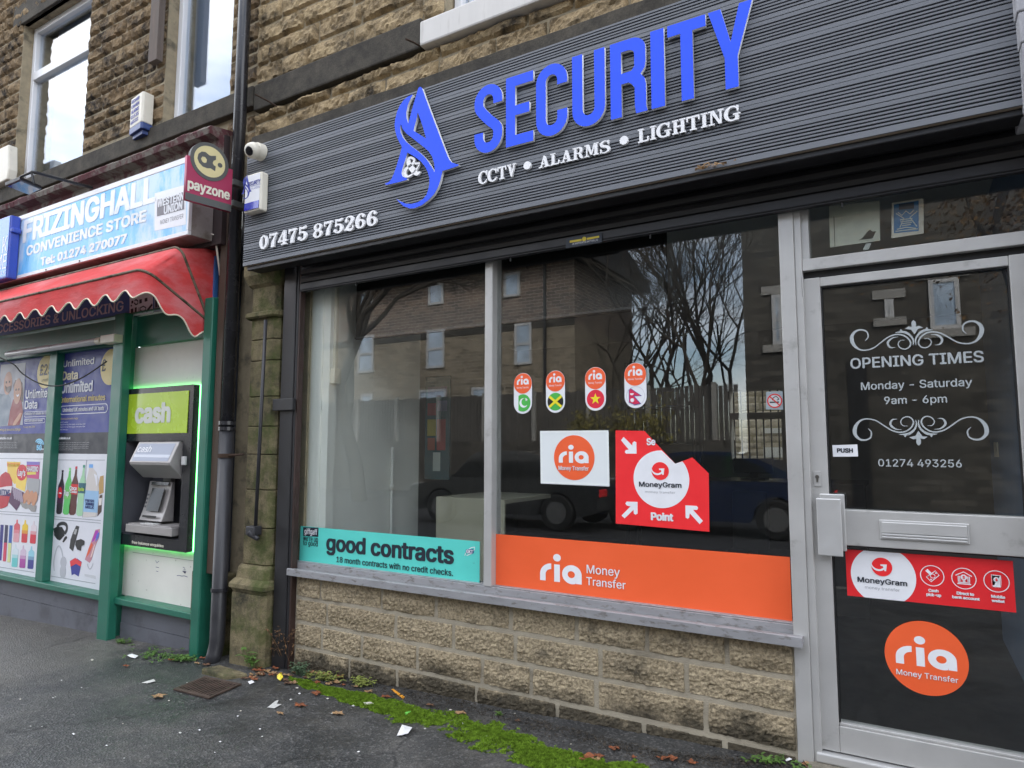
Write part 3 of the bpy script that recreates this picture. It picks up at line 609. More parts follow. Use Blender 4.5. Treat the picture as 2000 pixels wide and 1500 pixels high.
ink('logo', st, [zk((820, 193), (908, 180), (908, 196), (820, 209))], P('yellow_ink', (.65, .5, .03)), sk, .0015); ink('logo', st, [zk((950, 172), (1040, 156), (1040, 170), (950, 187))], P('yellow_ink', 0), sk, .0015)
inkuv('logo', st, [ell(st.uv(*zk((928, 181))[0]), .012, .012, 20)], P('yellow_ink', 0), sk, .0015)
T('UK SHOPFRONTS & SHUTTERS LTD', st, zk((838, 226))[0], zk((1030, 190))[0], zk((838, 212))[0], m_white, sk)
# ================================================================== SHOPFRONT OF THE SECURITY SHOP
YG = 0.0
sf = thing('shopfront', 'grey aluminium shop window with sloping sill beside the glass door', 'shopfront', (-1.9, 0, .4))
zsi = at(1568, 1266, -.11).z; z_or = at(967, 1041, -.003).z
x_ml = at(946.5, 700, -.05).x; x_mr = x_ml+.05; x_p0 = at(1519, 420, -.06).x; x_p1 = at(1562, 420, -.06).x; x_w0 = -3.5
zrt = at(967, 1146, -.03).z; zrb = at(967, 1163, -.05).z
b = MB(); b.box(x_ml, x_mr, -.05, .05, zrt+.001, 2.6); b.build('mullion', m_alu, sf, bevel=.003)
b = MB(); b.box(x_p0, x_p0+.062, -.06, .06, -.02, 2.7); b.box(x_p0+.0625, x_p1, -.052, .06, -.02, 2.7); b.build('door_post', m_alu, sf, bevel=.003)
b = MB(); b.box(-3.64, at(606, 900, .02).x, .02, .06, zrt, 2.6); b.build('edge_frame', m_cream, sf, bevel=.003)
b = MB(); b.box(-3.56, x_p0-.001, -.045, .05, zrb, zrt); b.box(-3.56, x_p0-.001, -.035, .05, zrt+.0005, zrt+.006); b.build('bottom_rail', m_sill, sf, bevel=.003)
zf0 = zsi; zf1 = at(967, 1166, -.11).z
b = MB(); b.prism([(x_w0-.03, -.05, zrb+.004), (x_w0-.03, -.105, zf1+.004), (x_w0-.03, -.112, zf1), (x_w0-.03, -.112, zf0), (x_w0-.03, -.102, zf0), (x_w0-.03, -.1, zf0+.012), (x_w0-.03, -.05, zf0+.012)], (at(1568, 1269, -.11).x-(x_w0-.03), 0, 0)); b.build('sill', m_sill, sf)
b = MB(); b.box(x_w0, x_p0, .0, .05, 2.44, 2.5); b.build('head_frame', m_alu, sf)
for xa, xb in ((-3.63, x_ml+.005), (x_mr-.005, x_p0+.005)):
    g = MB(); g.box(xa, xb, YG, YG+.006, zrt-.01, 2.47); g.build('pane', m_glass, sf)
# transom light and door
x_d1 = .46
zt1 = at(1590, 503.8, -.05).z; zt0_ = at(1590, 527, -.05).z
tf = MB(); tf.box(x_p1+.001, x_d1, -.05, .05, zt0_, zt1); tf.build('transom', m_alu, sf, bevel=.003)
b = MB(); b.box(x_p1+.0005, x_p1+.03, -.035, .05, zt1+.001, 2.6); b.build('light_frame', m_alu, sf)
g = MB(); g.box(x_p1+.025, x_d1, YG, YG+.006, zt1-.005, 2.6); g.build('pane', m_glass, sf)
b = MB(); b.box(x_p1, x_d1, -.02, .03, zt0_-.03, zt0_-.0005); b.build('weather_strip', m_rubber, sf)
dr = thing('shop_door', 'grey aluminium glazed door with letterbox and push sign', 'door', (0, 0, .05))
xd0 = at(1568, 800, -.03).x+.002; xg0 = at(1612, 800, -.03).x; xg1 = at(1971, 521, -.03).x; xd1 = xg1+.075
zd1 = zt0_-.031; zg1 = at(1604, 559, -.03).z; zm1 = at(1652, 995.5, -.03).z; zm0 = at(1649, 1064.5, -.03).z; zg0 = at(1641.5, 1413, -.03).z; zd0 = at(1607, 1463, -.03).z
b = MB(); b.box(xd0, xg0, -.03, .03, zd0, zd1); b.box(xg1, xd1, -.03, .03, zd0, zd1); b.build('stile', m_alu, dr, bevel=.003)
b = MB(); b.box(xg0+.0005, xg1-.0005, -.028, .03, zg1, zd1-.001); b.build('top_rail', m_alu, dr, bevel=.003)
b = MB(); b.box(xg0+.0005, xg1-.0005, -.034, .03, zm0, zm1); b.build('middle_rail', m_alu, dr, bevel=.003)
b = MB(); b.box(xg0+.0005, xg1-.0005, -.028, .03, zd0, zg0-.012); b.box(xg0+.0005, xg1-.0005, -.018, .03, zg0-.0115, zg0); b.build('bottom_rail', m_alu, dr, bevel=.003)
for za, zb in ((zg0-.01, zm0+.01), (zm1-.01, zg1+.01)): MB().box(xg0-.01, xg1+.01, YG, YG+.006, za, zb).build('pane', m_glass, dr)
b = MB()
for za, zb in ((zg0, zm0), (zm1, zg1)):
    b.box(xg0, xg0+.006, -.02, -.002, za, zb); b.box(xg1-.006, xg1, -.02, -.002, za, zb); b.box(xg0+.006, xg1-.006, -.02, -.002, zb-.006, zb-.0003)
b.build('glazing_gasket', m_rubber, dr)
# pull box, lock plate, hinge, letterbox
pd = F(-.075); a = at(1593.5, 973, -.075); c = at(1647, 1088, -.075)
b = MB(); b.box(a.x, c.x, -.075, -.068, c.z, a.z); b.box(a.x, a.x+.01, -.068, -.0305, c.z, a.z); b.box(a.x+.012, c.x+.012, -.05, -.0305, c.z+.02, a.z+.018); b.build('pull_handle', M('satin_aluminium', (.6, .6, .59), .35, .5, var=.04), dr, bevel=.006)
a = at(1588.5, 920, -.034); c = at(1604, 950, -.034); b = MB(); b.box(a.x, c.x, -.034, -.0305, c.z, a.z); lk = b.build('lock_plate', m_alu, dr, bevel=.001)
b = MB(); xm = (a.x+c.x)/2; zm = (a.z+c.z)/2; b.tube([(xm, -.038, zm+.008), (xm, -.034, zm+.008)], .008, 12); b.box(xm-.004, xm+.004, -.037, -.0342, zm-.014, zm+.004); b.build('keyhole', M('brass_steel', (.25, .24, .22), .3, .9), lk)
a = at(1564, 540, -.05); c = at(1570, 580, -.05); MB().box(a.x, c.x, -.052, -.031, c.z, a.z).build('hinge', m_alu, dr, bevel=.002)
pm = F(-.042); a = at(1717, 1016, -.042); c = at(1895, 1064, -.042); zlb0 = at(1719, 1052, -.042).z; zlb1 = at(1717, 1016, -.042).z
b = MB(); b.box(a.x, c.x, -.04, -.0345, zlb0-.002, zlb1+.002); lb_ = b.build('letterbox', M('satin_aluminium', 0), dr, bevel=.002)
b = MB(); b.box(a.x+.008, c.x-.008, -.046, -.0402, zlb0+.024, zlb1-.006); b.box(a.x+.008, c.x-.008, -.0455, -.0402, zlb0+.013, zlb0+.022); b.box(a.x+.008, c.x-.008, -.045, -.0402, zlb0+.003, zlb0+.011); b.build('flap', M('satin_aluminium', 0), lb_, bevel=.002)
b = MB(); b.box(xd0, xd1, -.06, .06, zd0-.045, zd0-.006); solo('door_threshold', b, M('satin_aluminium', 0), 'worn aluminium threshold strip under the glass door', 'threshold', bevel=.006)
b = MB(); b.box(-.42, 1.0, -.16, .25, -.1, zd0-.046); solo('door_step', b, stone_mat('step_stone', (.2, .18, .14), (.28, .25, .2), (.06, .055, .045), .5, .7, .5), 'low worn stone step under the shop door', 'door step', bevel=.012)
# jamb at the right of the door
b = MB(); b.box(.47, .62, -.14, .06, -.05, 2.6); solo('shutter_guide', b, m_black, 'black shutter guide rail along the right edge of the glass door', 'guide rail', bevel=.004)
b = MB(); b.box(-3.655, -3.535, -.105, -.05, -.16, 2.62); b.box(-3.534, -3.515, -.098, -.05, -.16, 2.6); gr = solo('shutter_guide', b, m_black, 'black shutter guide post between the stone pilaster and the window', 'guide rail', bevel=.004)
b = MB(); b.box(-3.514, -3.50, -.094, -.052, -.15, 2.6); b.build('timber_edge', m_brown, gr)
a = at(536, 774, -.12); c = at(574, 807, -.12); b = MB(); b.box(a.x, c.x, -.135, -.1055, c.z+.02, a.z-.02); solo('junction_box', b, m_black, 'small square black box fixed on the shutter guide post', 'junction box', bevel=.004)
# ------------------------------------------------------------------ stone stall riser under the window
sr = thing('stall_riser', 'low wall of pitched tan stone blocks under the shop window', 'low wall', (-2, -.04, -.1))
zj = [at(p[0], p[1], -.05).z for p in ((581.7, 1166), (577.8, 1212.7), (575, 1259.5))]; hj = (zj[0]-zj[2])/2
cs = []; z = zj[0]+hj
while z > -.35: cs.append((z-hj, z)); z -= hj
cs = [(a, min(b_, zf0+.008)) for a, b_ in cs][::-1]
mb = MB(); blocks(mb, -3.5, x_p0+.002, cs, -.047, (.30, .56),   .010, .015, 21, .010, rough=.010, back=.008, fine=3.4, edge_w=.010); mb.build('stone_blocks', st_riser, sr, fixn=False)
b = MB(); b.box(-3.52, x_p0, -.0515, .06, -.4, zf0+.01); b.build('mortar', m_mortr, sr)
# ------------------------------------------------------------------ pilaster
pl_ = thing('stone_pilaster', 'mossy carved stone pilaster with moulded base and capital', 'pilaster', (-3.83, -.1, -.15))
def loft(mb, x0, x1, yb, prof, ch=.025, seg=1):   # prof: (z, front y, side overhang)
    rings = []
    for (z, y, o) in prof:
        rings.append([(x0-o, yb, z), (x0-o, y+ch, z), (x0-o+ch, y, z), (x1+o-ch, y, z), (x1+o, y+ch, z), (x1+o, yb, z)])
    for r in rings: mb.v += r
    for i in range(len(rings)-1):
        for k in range(5): a = i*6+k; mb.f.append((a, a+1, a+7, a+6))
    mb.f.append(tuple(range((len(rings)-1)*6, len(rings)*6))); return mb
zb1_ = at(500, 1163, -.16).z; zb2_ = at(500, 1112, -.14).z
xp0, xp1 = -4.02, -3.675
mb = MB(); loft(mb, xp0, xp1, .05, [(-.3, -.17, .0), (zb1_-.002, -.17, 0), (zb1_, -.16, -.004), (zb1_+.03, -.175, .008), (zb1_+.035, -.185, .018), (zb1_+.06, -.185, .018), (zb1_+.085, -.16, .004), (zb1_+.095, -.15, -.01), (zb2_, -.14, -.015), (zb2_+.02, -.125, -.022)], .03); mb.build('base', st_pil, pl_)
zcap = at(520, 615, -.15).z; zs_ = [zb2_+.021]
for py in (1032, 957, 888, 833, 775, 705, 664): zs_.append(at(505, py, -.12).z)
zs_ = sorted(zs_)+[zcap]
mb = MB()
for i in range(len(zs_)-1):
    if zs_[i+1]-zs_[i] < .04: continue
    m2 = MB(); loft(m2, xp0+.025, xp1-.025, .05, [(zs_[i]+.002, -.11, -.003), (zs_[i]+.007, -.115, 0), (zs_[i+1]-.007, -.115, 0), (zs_[i+1]-.002, -.11, -.003)], .035); mb.add(m2.v, m2.f)
mb.build('shaft', st_pil, pl_)
mb = MB(); loft(mb, xp0+.02, xp1-.02, .05, [(zcap-.012, -.14, .0), (zcap, -.155, .012), (zcap+.025, -.155, .012), (zcap+.035, -.135, 0), (zcap+.04, -.115, -.01), (2.42, -.115, -.01), (2.44, -.14, .01), (2.5, -.17, .03), (2.56, -.17, .03), (2.6, -.17, .03)], .03); mb.build('capital', st_pil, pl_)
a = at(519, 625, -.17); c = at(499, 1030, -.15); b = MB(); b.tube([a, (a+c)/2, c], .012, 10); rd = thing('iron_rod', 'thin dark iron rod running down the front of the pilaster', 'iron rod', c); b.build('rod', m_oldpipe, rd, smooth=True)
b = MB(); b.box(c.x-.05, c.x+.035, -.19, -.125, c.z-.05, c.z+.01); b.tube([(c.x-.02, -.18, c.z-.03), (c.x+.045, -.16, c.z-.075)], [.028, .016], 8); b.build('clamp', m_oldpipe, rd, bevel=.006)
# ------------------------------------------------------------------ downpipe
xp = -4.115; dp = thing('downpipe', 'tall black downpipe between the two shops', 'drainpipe', (xp, -.17, -.2))
zc = at(455, 838, -.17).z; zc2 = at(440, 1153, -.17).z
MB().tube([(xp, -.17, zc), (xp, -.17, 7.2)], .045, 18).build('upper_pipe', m_pipe, dp, smooth=True)
MB().tube([(xp, -.17, zc+.001), (xp-.01, -.17, -.02), (xp-.012, -.185, -.1), (xp-.012, -.215, -.165)], .05, 18).build('lower_pipe', m_oldpipe, dp, smooth=True)
for q in (zc-.01, zc+.03): MB().tube([(xp, -.17, q), (xp, -.17, q+.025)], .056, 18).build('collar', m_pipe, dp)
MB().tube([(xp-.006, -.17, zc2-.012), (xp-.006, -.17, zc2+.012)], .058, 18).build('collar', m_pipe, dp)
zbr = at(455, 890, -.17).z; b = MB(); b.tube([(xp, -.17, zbr-.014), (xp, -.17, zbr+.014)], .055, 18); b.tube([(xp+.04, -.19, zbr), (xp+.14, -.13, zbr+.01)], .008, 8); b.build('bracket', M('rusty_iron', 0), dp)
# ------------------------------------------------------------------ camera and alarm boxes
cc = at(484, 295, -.42); bs = at(512, 299, YC)
cv = thing('security_camera', 'weathered white turret camera on the corner of the grey fascia', 'security camera', bs)
b = MB(); b.tube([(bs.x, YC-.002, bs.z), (bs.x, YC-.05, bs.z), (bs.x-.004, YC-.056, bs.z)], [.058, .055, .05], 24); b.build('base', m_cream, cv, bevel=.002, smooth=False)
axis = (cc-Vector((bs.x, YC-.05, bs.z))).normalized(); o = Vector((bs.x, YC-.05, bs.z))
b = MB(); b.tube([o, o+axis*.02, o+axis*.045, o+axis*.06, o+axis*.066], [.05, .055, .052, .045, .03], 24); b.build('eyeball', m_cream, cv, smooth=True)
b = MB(); b.tube([o+axis*.060, o+axis*.0675, o+axis*.069], [.03, .031, .025], 24); b.build('lens', M('black_lens', (.008, .008, .01), .12), cv, smooth=True)
al = thing('alarm_box', 'white alarm box with blue base fixed to the left end of the grey fascia', 'alarm box', at(495, 412, YC)); Ya = YC-.062
pa = F(Ya); a0, a1, a2 = pa.uv(478.3, 344.5), pa.uv(511, 333), pa.uv(511, 408)
x0, x1, z1, z0 = a0[0], a1[0], a1[1], a2[1]
b = MB(); b.box(x0, x1, Ya, YC-.001, z0, z1); b.build('case', m_cream, al, bevel=.012)
inkuv('face_panel', pa, [[(x0+.012, z0+.012), (x1-.012, z0+.012), (x1-.012, z1-.012), (x0+.012, z1-.012)]], m_white, al, .0006)
hb_ = (z1-z0)*.24; inkuv('strobe', pa, [[(x0+.013, z0+.013), (x1-.013, z0+.013), (x1-.013, z0+hb_), (x0+.013, z0+hb_)]], M('blue_lens', (.02, .04, .42), .15, coat=.5), al, .0018, .004)
bx = Z(350, 270, 9.378)
bi = P('blue_ink', (.05, .07, .38))
T('SECURITY', pa, bx((1268, 880))[0], bx((1492, 820))[0], bx((1268, 815))[0], bi, al, .01); T('CCTV ALARMS LIGHTING', pa, bx((1268, 915))[0], bx((1492, 862))[0], bx((1268, 888))[0], bi, al); T('01274 493256', pa, bx((1275, 965))[0], bx((1485, 918))[0], bx((1275, 928))[0], bi, al)
ce = [(sum(p[0] for p in eo[0])/len(eo[0])), (sum(p[1] for p in eo[0])/len(eo[0]))]; q = pa.uv(*bx((1226, 930))[0]); kx = .2
inkuv('emblem', pa, [[(q[0]+(u-ce[0])*kx, q[1]+(v-ce[1])*kx*1.15) for u, v in o] for o in eo], bi, al, .0016)
al2 = thing('alarm_box', 'older cream alarm box with blue bottom on the stone wall between the windows', 'alarm box', at(270, 245, YW))
Yb = YW-.12; f0 = at(253.5, 182, Yb+.02); f1 = at(279, 173, Yb); f3 = at(251, 240, Yb+.02); f2 = at(277, 236, Yb)
x0, x1, z1, z0 = f3.x, f2.x, f1.z-.02, f2.z
b = MB(); b.prism([(x0, YW-.025, z0), (x0, Yb+.03, z0), (x1-.02, Yb, z0), (x1, Yb+.01, z0), (x1, YW-.025, z0)], (0, 0, z1-z0)); b.build('case', m_cream, al2, bevel=.008)
b = MB(); b.prism([(x0, YW-.025, z0-.001), (x0, Yb+.03, z0-.001), (x1-.02, Yb, z0-.001), (x1, Yb+.01, z0-.001), (x1, YW-.025, z0-.001)], (.0, 0, -.055)); b.prism([(x0+.02, YW-.025, z0-.0565), (x0+.02, Yb+.05, z0-.0565), (x1-.03, Yb+.025, z0-.0565), (x1-.015, YW-.025, z0-.0565)], (0, 0, -.035)); b.build('base', M('blue_plastic', (.03, .06, .2), .4, var=.1), al2, bevel=.004)
pb = Pl((x0, Yb+.03, z0), (x1-.02-x0, -.03, 0), (0, 0, 1)); wl_ = math.hypot(x1-.02-x0, .03); H_ = z1-z0
for i, t in enumerate(('RICHARD', 'CRAVEN', 'ALARMS', '01535', '665311')):
    zz = H_*(.80-.175*i); T(t, pb, (wl_*.12, zz), (wl_*.80, zz), (0, zz+H_*.11), bi, al2, .015, uv=True, lift=.0015)
# ================================================================== LEFT SHOP (convenience store)
z1_ = Z(0, 0, 3.846); z2_ = Z(0, 380, 3.846); z3_ = Z(0, 680, 4.545); z4_ = Z(0, 980, 3.846); zA = Z(0, 690, 7.5); zB = Z(0, 880, 5.359); zM = Z(220, 740, 4.283)
XL = -9.6
# cornice of peeling paint
m_peel = M('peeling_maroon_paint', (.085, .022, .026), .8, var=.3, vscale=9, bump=.6, bscale=30, dirt=(.17, .15, .125), dscale=6, dlo=.46, dhi=.56, damt=.95)
YK = -.34; zk1 = at(240, 309, YK).z; YB = -.40; zsg1 = at(359, 309, YB).z; zsg0 = (at(368, 460, YB).z+at(0, 551.6, YB).z)/2; xsg = at(368, 455, YB).x
cn_ = MB(); n = 90; xk1 = XB-.13
for i in range(n):
    x = XL+(xk1-XL)*i/n; x2 = XL+(xk1-XL)*(i+1)/n+.0006; e = .010*noise.noise((x*6, 0, 1)); e2 = .012*noise.noise((x*4, 5, 1))
    cn_.prism([(x, YW, zk1+.05), (x, YK+.02, zk1+.012+e), (x, YK+e2, zk1-.01+e), (x, YK+.012+e2, zk1-.05), (x, YK+.09, zk1-.065+e), (x, YK+.1, zsg1+.03), (x, YW, zsg1+.02)], (x2-x, 0, 0))
solo('timber_cornice', cn_, m_peel, 'rotten timber cornice with peeling maroon paint above the light blue sign', 'cornice')
# light box sign
ls = thing('lightbox_sign', 'faded light blue and white shop sign box above the red awning', 'shop sign', (-6, YB, zsg0))
b = MB(); b.box(XL, xsg, YB+.004, YB+.19, zsg0, zsg1-.012); b.build('box', M('greyed_white_metal', (.33, .30, .28), .5, .2, var=.12, dirt=(.16, .13, .1), dscale=5), ls, bevel=.006)
ps = F(YB); u1 = xsg; inkuv('face', ps, [[(XL, zsg0+.03), (u1-.018, zsg0+.03), (u1-.018, zsg1-.045), (XL, zsg1-.045)]], M('faded_blue_acrylic', (.13, .50, .90), .3, var=.18, vscale=2.6, dirt=(.62, .72, .80), dscale=1.3, dlo=.52, dhi=.60, damt=.75, stretch=(2, 1, .8)), ls, .001, .002)
b = MB(); b.box(XL, xsg+.002, YB-.006, YB+.02, zsg0-.002, zsg0+.029); b.box(XL, xsg+.002, YB-.006, YB+.02, zsg1-.044, zsg1); b.box(xsg-.017, xsg+.002, YB-.006, YB+.02, zsg0+.0295, zsg1-.0445); b.build('trim', m_upvc, ls, bevel=.003)
wsig = M('sign_white', (.85, .87, .88), .35, dirt=(.5, .68, .82), dscale=5, dlo=.55, dhi=.7, damt=.5)
T('FRIZINGHALL', ps, (47, 473), (302, 402), (283, 352.5), wsig, ls, .026, lift=.004); T('CONVENIENCE STORE', ps, (53, 499.6), (284.7, 440), (275.6, 414), wsig, ls, .024, lift=.004); T('Tel: 01274 270077', ps, (80.6, 519), (247, 480.5), (245.7, 458), wsig, ls, .032, lift=.004)
ink('advert_panel', ps, [[(303, 378), (364, 361), (364, 438.5), (303, 451.5)]], m_white, ls, .0035)
g_ = P('union_grey', (.16, .15, .17)); ink('advert_block', ps, [[(308, 391), (361, 375), (361, 409), (308, 423)]], g_, ls, .005)
T('WESTERN', ps, (309, 405.5), (360, 391.5), (309, 391.8), m_white, ls, .025, lift=.0065); T('UNION', ps, (322, 418.5), (357, 409.5), (322, 404), m_white, ls, .025, lift=.0065); T('MONEY TRANSFER', ps, (314, 439), (359, 427), (359, 417.5), g_, ls, lift=.005)
b = MB()
for px_ in (34, 128, 190): q = at(px_, 0, YB); b.tube([(q.x, YB-.012, zsg0+.01), (q.x, YB-.004, zsg0+.01)], .006, 8)
b.build('screw', m_rubber, ls)
bf = MB(); bf.box(XL, xsg+.1, YB+.19, YW, zsg0-.03, zk1-.02); solo('sign_backing_board', bf, M('dark_stained_board', (.035, .022, .022), .8, var=.3), 'dark stained board behind the light blue sign box', 'board')
cab = MB(); q0 = at(393, 457, -.25); cab.tube([q0, q0+Vector((.03, -.01, .01)), q0+Vector((.09, .05, -.01)), q0+Vector((.1, .1, -.3))], .008, 8); solo('sign_cable', cab, m_cream, 'short pale cable leaving the right end of the light blue sign box', 'cable', smooth=True)
# blue sign at the left edge
YP = -.49; xk = at(17, 480, YP).x; zk0 = at(0, 546, YP).z; zk2 = at(0, 427, YP).z
ks = thing('blue_sign_box', 'deep blue plastic sign box with thin white capitals at the left edge', 'shop sign', (xk-.3, YP, zk0))
b = MB(); b.box(xk-.9, xk, YP, YB-.008, zk0, zk2); b.box(xk-.02, xk+.03, YP+.004, YB-.009, zk0+(zk2-zk0)*.72, zk0+(zk2-zk0)*.80); b.build('case', M('blue_sign_case', (.035, .075, .42), .3, var=.1), ks, bevel=.012)
pk = F(YP); inkuv('face', pk, [[(xk-.89, zk0+.02), (xk-.012, zk0+.02), (xk-.012, zk2-.015), (xk-.89, zk2-.015)]], M('blue_sign_face_sheen', (.10, .27, .72), .2, var=.1, vscale=3), ks, .001)  # lighter than the case: reflected light is put into the face colour
zk_ = Z(0, 400, 9.375); wk, hk = xk-.012, zk2-zk0
for t, p0_, p1_, p2_ in (('K', (45, 885), (130, 865), (50, 595)), ('ME', (-75, 1215), (112, 1178), (130, 890)), ('BILE', (-55, 1305), (108, 1270), (100, 1205))): T(t, pk, zk_(p0_)[0], zk_(p1_)[0], zk_(p2_)[0], m_white, ks, .0, lift=.003)
# blade sign
pa_ = at(447, 415, -.32); th_ = R_(10); ub = Vector((math.sin(th_), math.cos(th_), 0)); pp = Pl(pa_, ub, (0, 0, 1))
bs_ = thing('projecting_sign', 'maroon and grey projecting sign with a round yellow emblem', 'hanging sign', pa_)
uL, v0 = pp.uv(357.5, 391); uLt, v1 = pp.uv(360, 304); ue = .0
gr_ = P('sign_grey', (.085, .088, .085)); mar = P('maroon_vinyl', (.36, .025, .085)); yel = P('cream_yellow', (.66, .58, .30))
vb = v0+.0; hgt = pp.uv(359, 304)[1]-v0; wS = -uL; cu = (pp.uv(*Z(350, 270, 9.378)((520, 455))[0])); ru = abs(pp.uv(*Z(350, 270, 9.378)((865, 560))[0])[0]-pp.uv(*Z(350, 270, 9.378)((165, 330))[0])[0])/2
vm = pp.uv(*Z(350, 270, 9.378)((80, 1005))[0])[1]-v0
me = fill([[(uL, v0), (0, v0), (0, v0+hgt), (uL, v0+hgt)]], .03); me.transform(pp.mat(-.0)); link('panel', me, mar, bs_)
inkuv('bottom_band', pp, [[(uL, v0-.0), (0, v0), (0, v0+vm), (uL, v0+vm)]], gr_, bs_, .031)
me = fill([ell(cu, ru, ru)], .034); me.transform(pp.mat(-.001)); link('disc', me, gr_, bs_)
inkuv('disc_face', pp, [ell(cu, ru*.81, ru*.81)], yel, bs_, .0335)
zy = Z(350, 270, 9.378)
inks('emblem', pp, [], gr_, bs_) if 0 else None
ring = [pp.uv(*q) for q in zy((290, 390), (310, 310), (370, 270), (440, 280), (510, 340), (545, 350), (630, 350), (630, 420), (585, 440), (570, 480), (590, 520), (625, 540), (615, 630), (530, 575), (470, 575), (390, 545), (320, 470))]
hole = [pp.uv(*q) for q in zy((355, 400), (380, 360), (430, 370), (465, 420), (455, 470), (420, 480), (380, 455))]
inkuv('emblem', pp, [ring, hole], gr_, bs_, .0345); cdot = pp.uv(*zy((704, 520))[0]); inkuv('emblem_dot', pp, [ell(cdot, ru*.125, ru*.125, 20)], gr_, bs_, .0345)
T('payzone', pp, zy((118, 930))[0], zy((875, 1120))[0], zy((118, 800))[0], P('cream_ink', (.75, .72, .6)), bs_, .022, ref='x', lift=.0335)
b = MB(); b.box(pa_.x-.02, pa_.x+.03, pa_.y+.01, YW, pa_.z+.05, pa_.z+.09); b.box(pa_.x-.02, pa_.x+.03, pa_.y+.01, YW, pa_.z+hgt-.1, pa_.z+hgt-.06); b.build('bracket', gr_, bs_)
# end boards
YE = -.09; xe0 = at(404, 800, YE).x; xe1 = at(441, 800, YE).x; zE = at(420, 1119, YE).z
b = MB(); b.box(xe0-.03, xe1, YE, .05, zE, zk1+.02); solo('end_board', b, M('scratched_navy_board', (.022, .026, .035), .6, var=.3, vscale=5, dirt=(.2, .2, .21), dscale=9, dlo=.58, dhi=.66, damt=.6, stretch=(3, 1, .5)), 'dark scratched board between the green shopfront and the downpipe', 'board', bevel=.004)
b = MB(); b.box(xe1-.03, xe1+.045, -.17, YE-.001, zE+.01, at(458, 262, -.17).z); solo('corner_batten', b, M('dark_brown_batten', (.06, .038, .024), .6, var=.3, bump=.2, stretch=(1, 1, .2)), 'tall brown timber batten just behind the downpipe', 'batten', bevel=.006)
b = MB(); b.box(xe0-.08, xe1+.07, YE-.01, .05, -.4, zE-.003); solo('stone_plinth', b, st_pil, 'mossy stone plinth block behind the foot of the downpipe', 'stone block', bevel=.012)
a = at(432, 725, YE-.002); gfi = P('cyan_paint', (.05, .42, .6)); gt = thing('paint_tag', 'small scrawl of light blue spray paint on the dark end board', 'graffiti', a)
inks('scrawl', F(YE), [ribbon([F(YE).uv(*z2_(q)[0]) for q in p], .007) for p in (((1690, 1300), (1700, 1285), (1705, 1300), (1695, 1330), (1690, 1345)), ((1665, 1360), (1670, 1395), (1695, 1395), (1700, 1375)), ((1682, 1330), (1690, 1360)))], gfi, gt)
# red awning (folding canopy): ribs swing from a low pivot
XA = at(409, 627, -.14).x; Pv = atx(409, 629, XA); Tp = atx(437, 483, XA); C2 = atx(352, 481, XA); C3 = atx(283, 524, XA)
def rib(c, rr, n1=10, n2=8, n3=40):
    pts = []; y0, z0 = Pv.y, Pv.z; L = math.hypot(c.y-y0, c.z-z0); dy, dz = (c.y-y0)/L, (c.z-z0)/L
    for i in range(n1): pts.append(Vector((XA, y0+dy*(L-rr)*i/n1, z0+dz*(L-rr)*i/n1)))
    for i in range(n2+1):
        t = math.pi/2*i/n2; pts.append(Vector((XA-rr+rr*math.cos(t), y0+dy*(L-rr+rr*math.sin(t)), z0+dz*(L-rr+rr*math.sin(t)))))
    for i in range(1, n3+1): pts.append(Vector((XA-rr-(XA-rr-XL)*i/n3, c.y, c.z)))
    return pts
aw = thing('awning', 'sun faded red folding awning with scalloped cream edged valance', 'awning', ((XA+XL)/2, Pv.y, Pv.z))
R1, R2, R3 = rib(Tp, .02), rib(C2, .07), rib(C3, .10); npt = len(R1)
m_red_c = M('faded_red_canvas', (.60, .05, .05), .9, var=.14, vscale=3, bump=.7, bscale=11, dirt=(.64, .23, .24), dscale=2.0, dlo=.44, dhi=.64, damt=.7, stretch=(.6, 1, 2))
_n = m_red_c.node_tree.nodes; _l = m_red_c.node_tree.links; _t = _n.new('ShaderNodeBsdfTranslucent'); _t.inputs[0].default_value = (.5, .09, .08, 1); _x = _n.new('ShaderNodeMixShader'); _x.inputs[0].default_value = .05
_l.new(_n['Principled BSDF'].outputs[0], _x.inputs[1]); _l.new(_t.outputs[0], _x.inputs[2]); _l.new(_x.outputs[0], _n['Material Output'].inputs[0])
mb = MB()
def sheet(A, B, k=6):
    base = len(mb.v)
    for j in range(k+1):
        t = j/k
        for i in range(npt):
            p = A[i].lerp(B[i], t); s = .012*math.sin(math.pi*t)*(1+.6*noise.noise((i*.35, j*.5, 2))); mb.v.append((p.x-(s if i < 14 else 0), p.y+(s if i >= 14 else 0), p.z-.4*s))
    for j in range(k):
        for i in range(npt-1): q = base+j*npt+i; mb.f.append((q, q+1, q+npt+1, q+npt))
sheet(R1, R2); sheet(R2, R3); mb.build('canvas', m_red_c, aw, smooth=True, fixn=False)
val = []; arc = 0; per = .25; prev = R3[0]
dense = []
for i in range(npt-1):
    k = max(1, int((R3[i+1]-R3[i]).length/.012))
    for j in range(k): dense.append(R3[i].lerp(R3[i+1], j/k))
mb = MB(); hem = []
for p in dense:
    arc += (p-prev).length; prev = p; f = (arc/per) % 1.0
    d = .13+.062*(.5-.5*math.cos(2*math.pi*f**1.25))
    if arc < .12: d *= .55+.45*arc/.12
    w = .010*noise.noise((arc*5, 1, 1)); out = Vector((0, -w, 0)) if p.x < XA-.01 else Vector((w, 0, 0))
    lo = p+out+Vector((0, 0, -d)); mid = p+out*1.6+Vector((0, 0, -d*.5)); hem.append(lo); mb.v += [tuple(p), tuple(mid), tuple(lo)]
for i in range(len(dense)-1): mb.f += [(3*i, 3*i+3, 3*i+4, 3*i+1), (3*i+1, 3*i+4, 3*i+5, 3*i+2)]
mb.build('valance', m_red_c, aw, smooth=True, fixn=False)
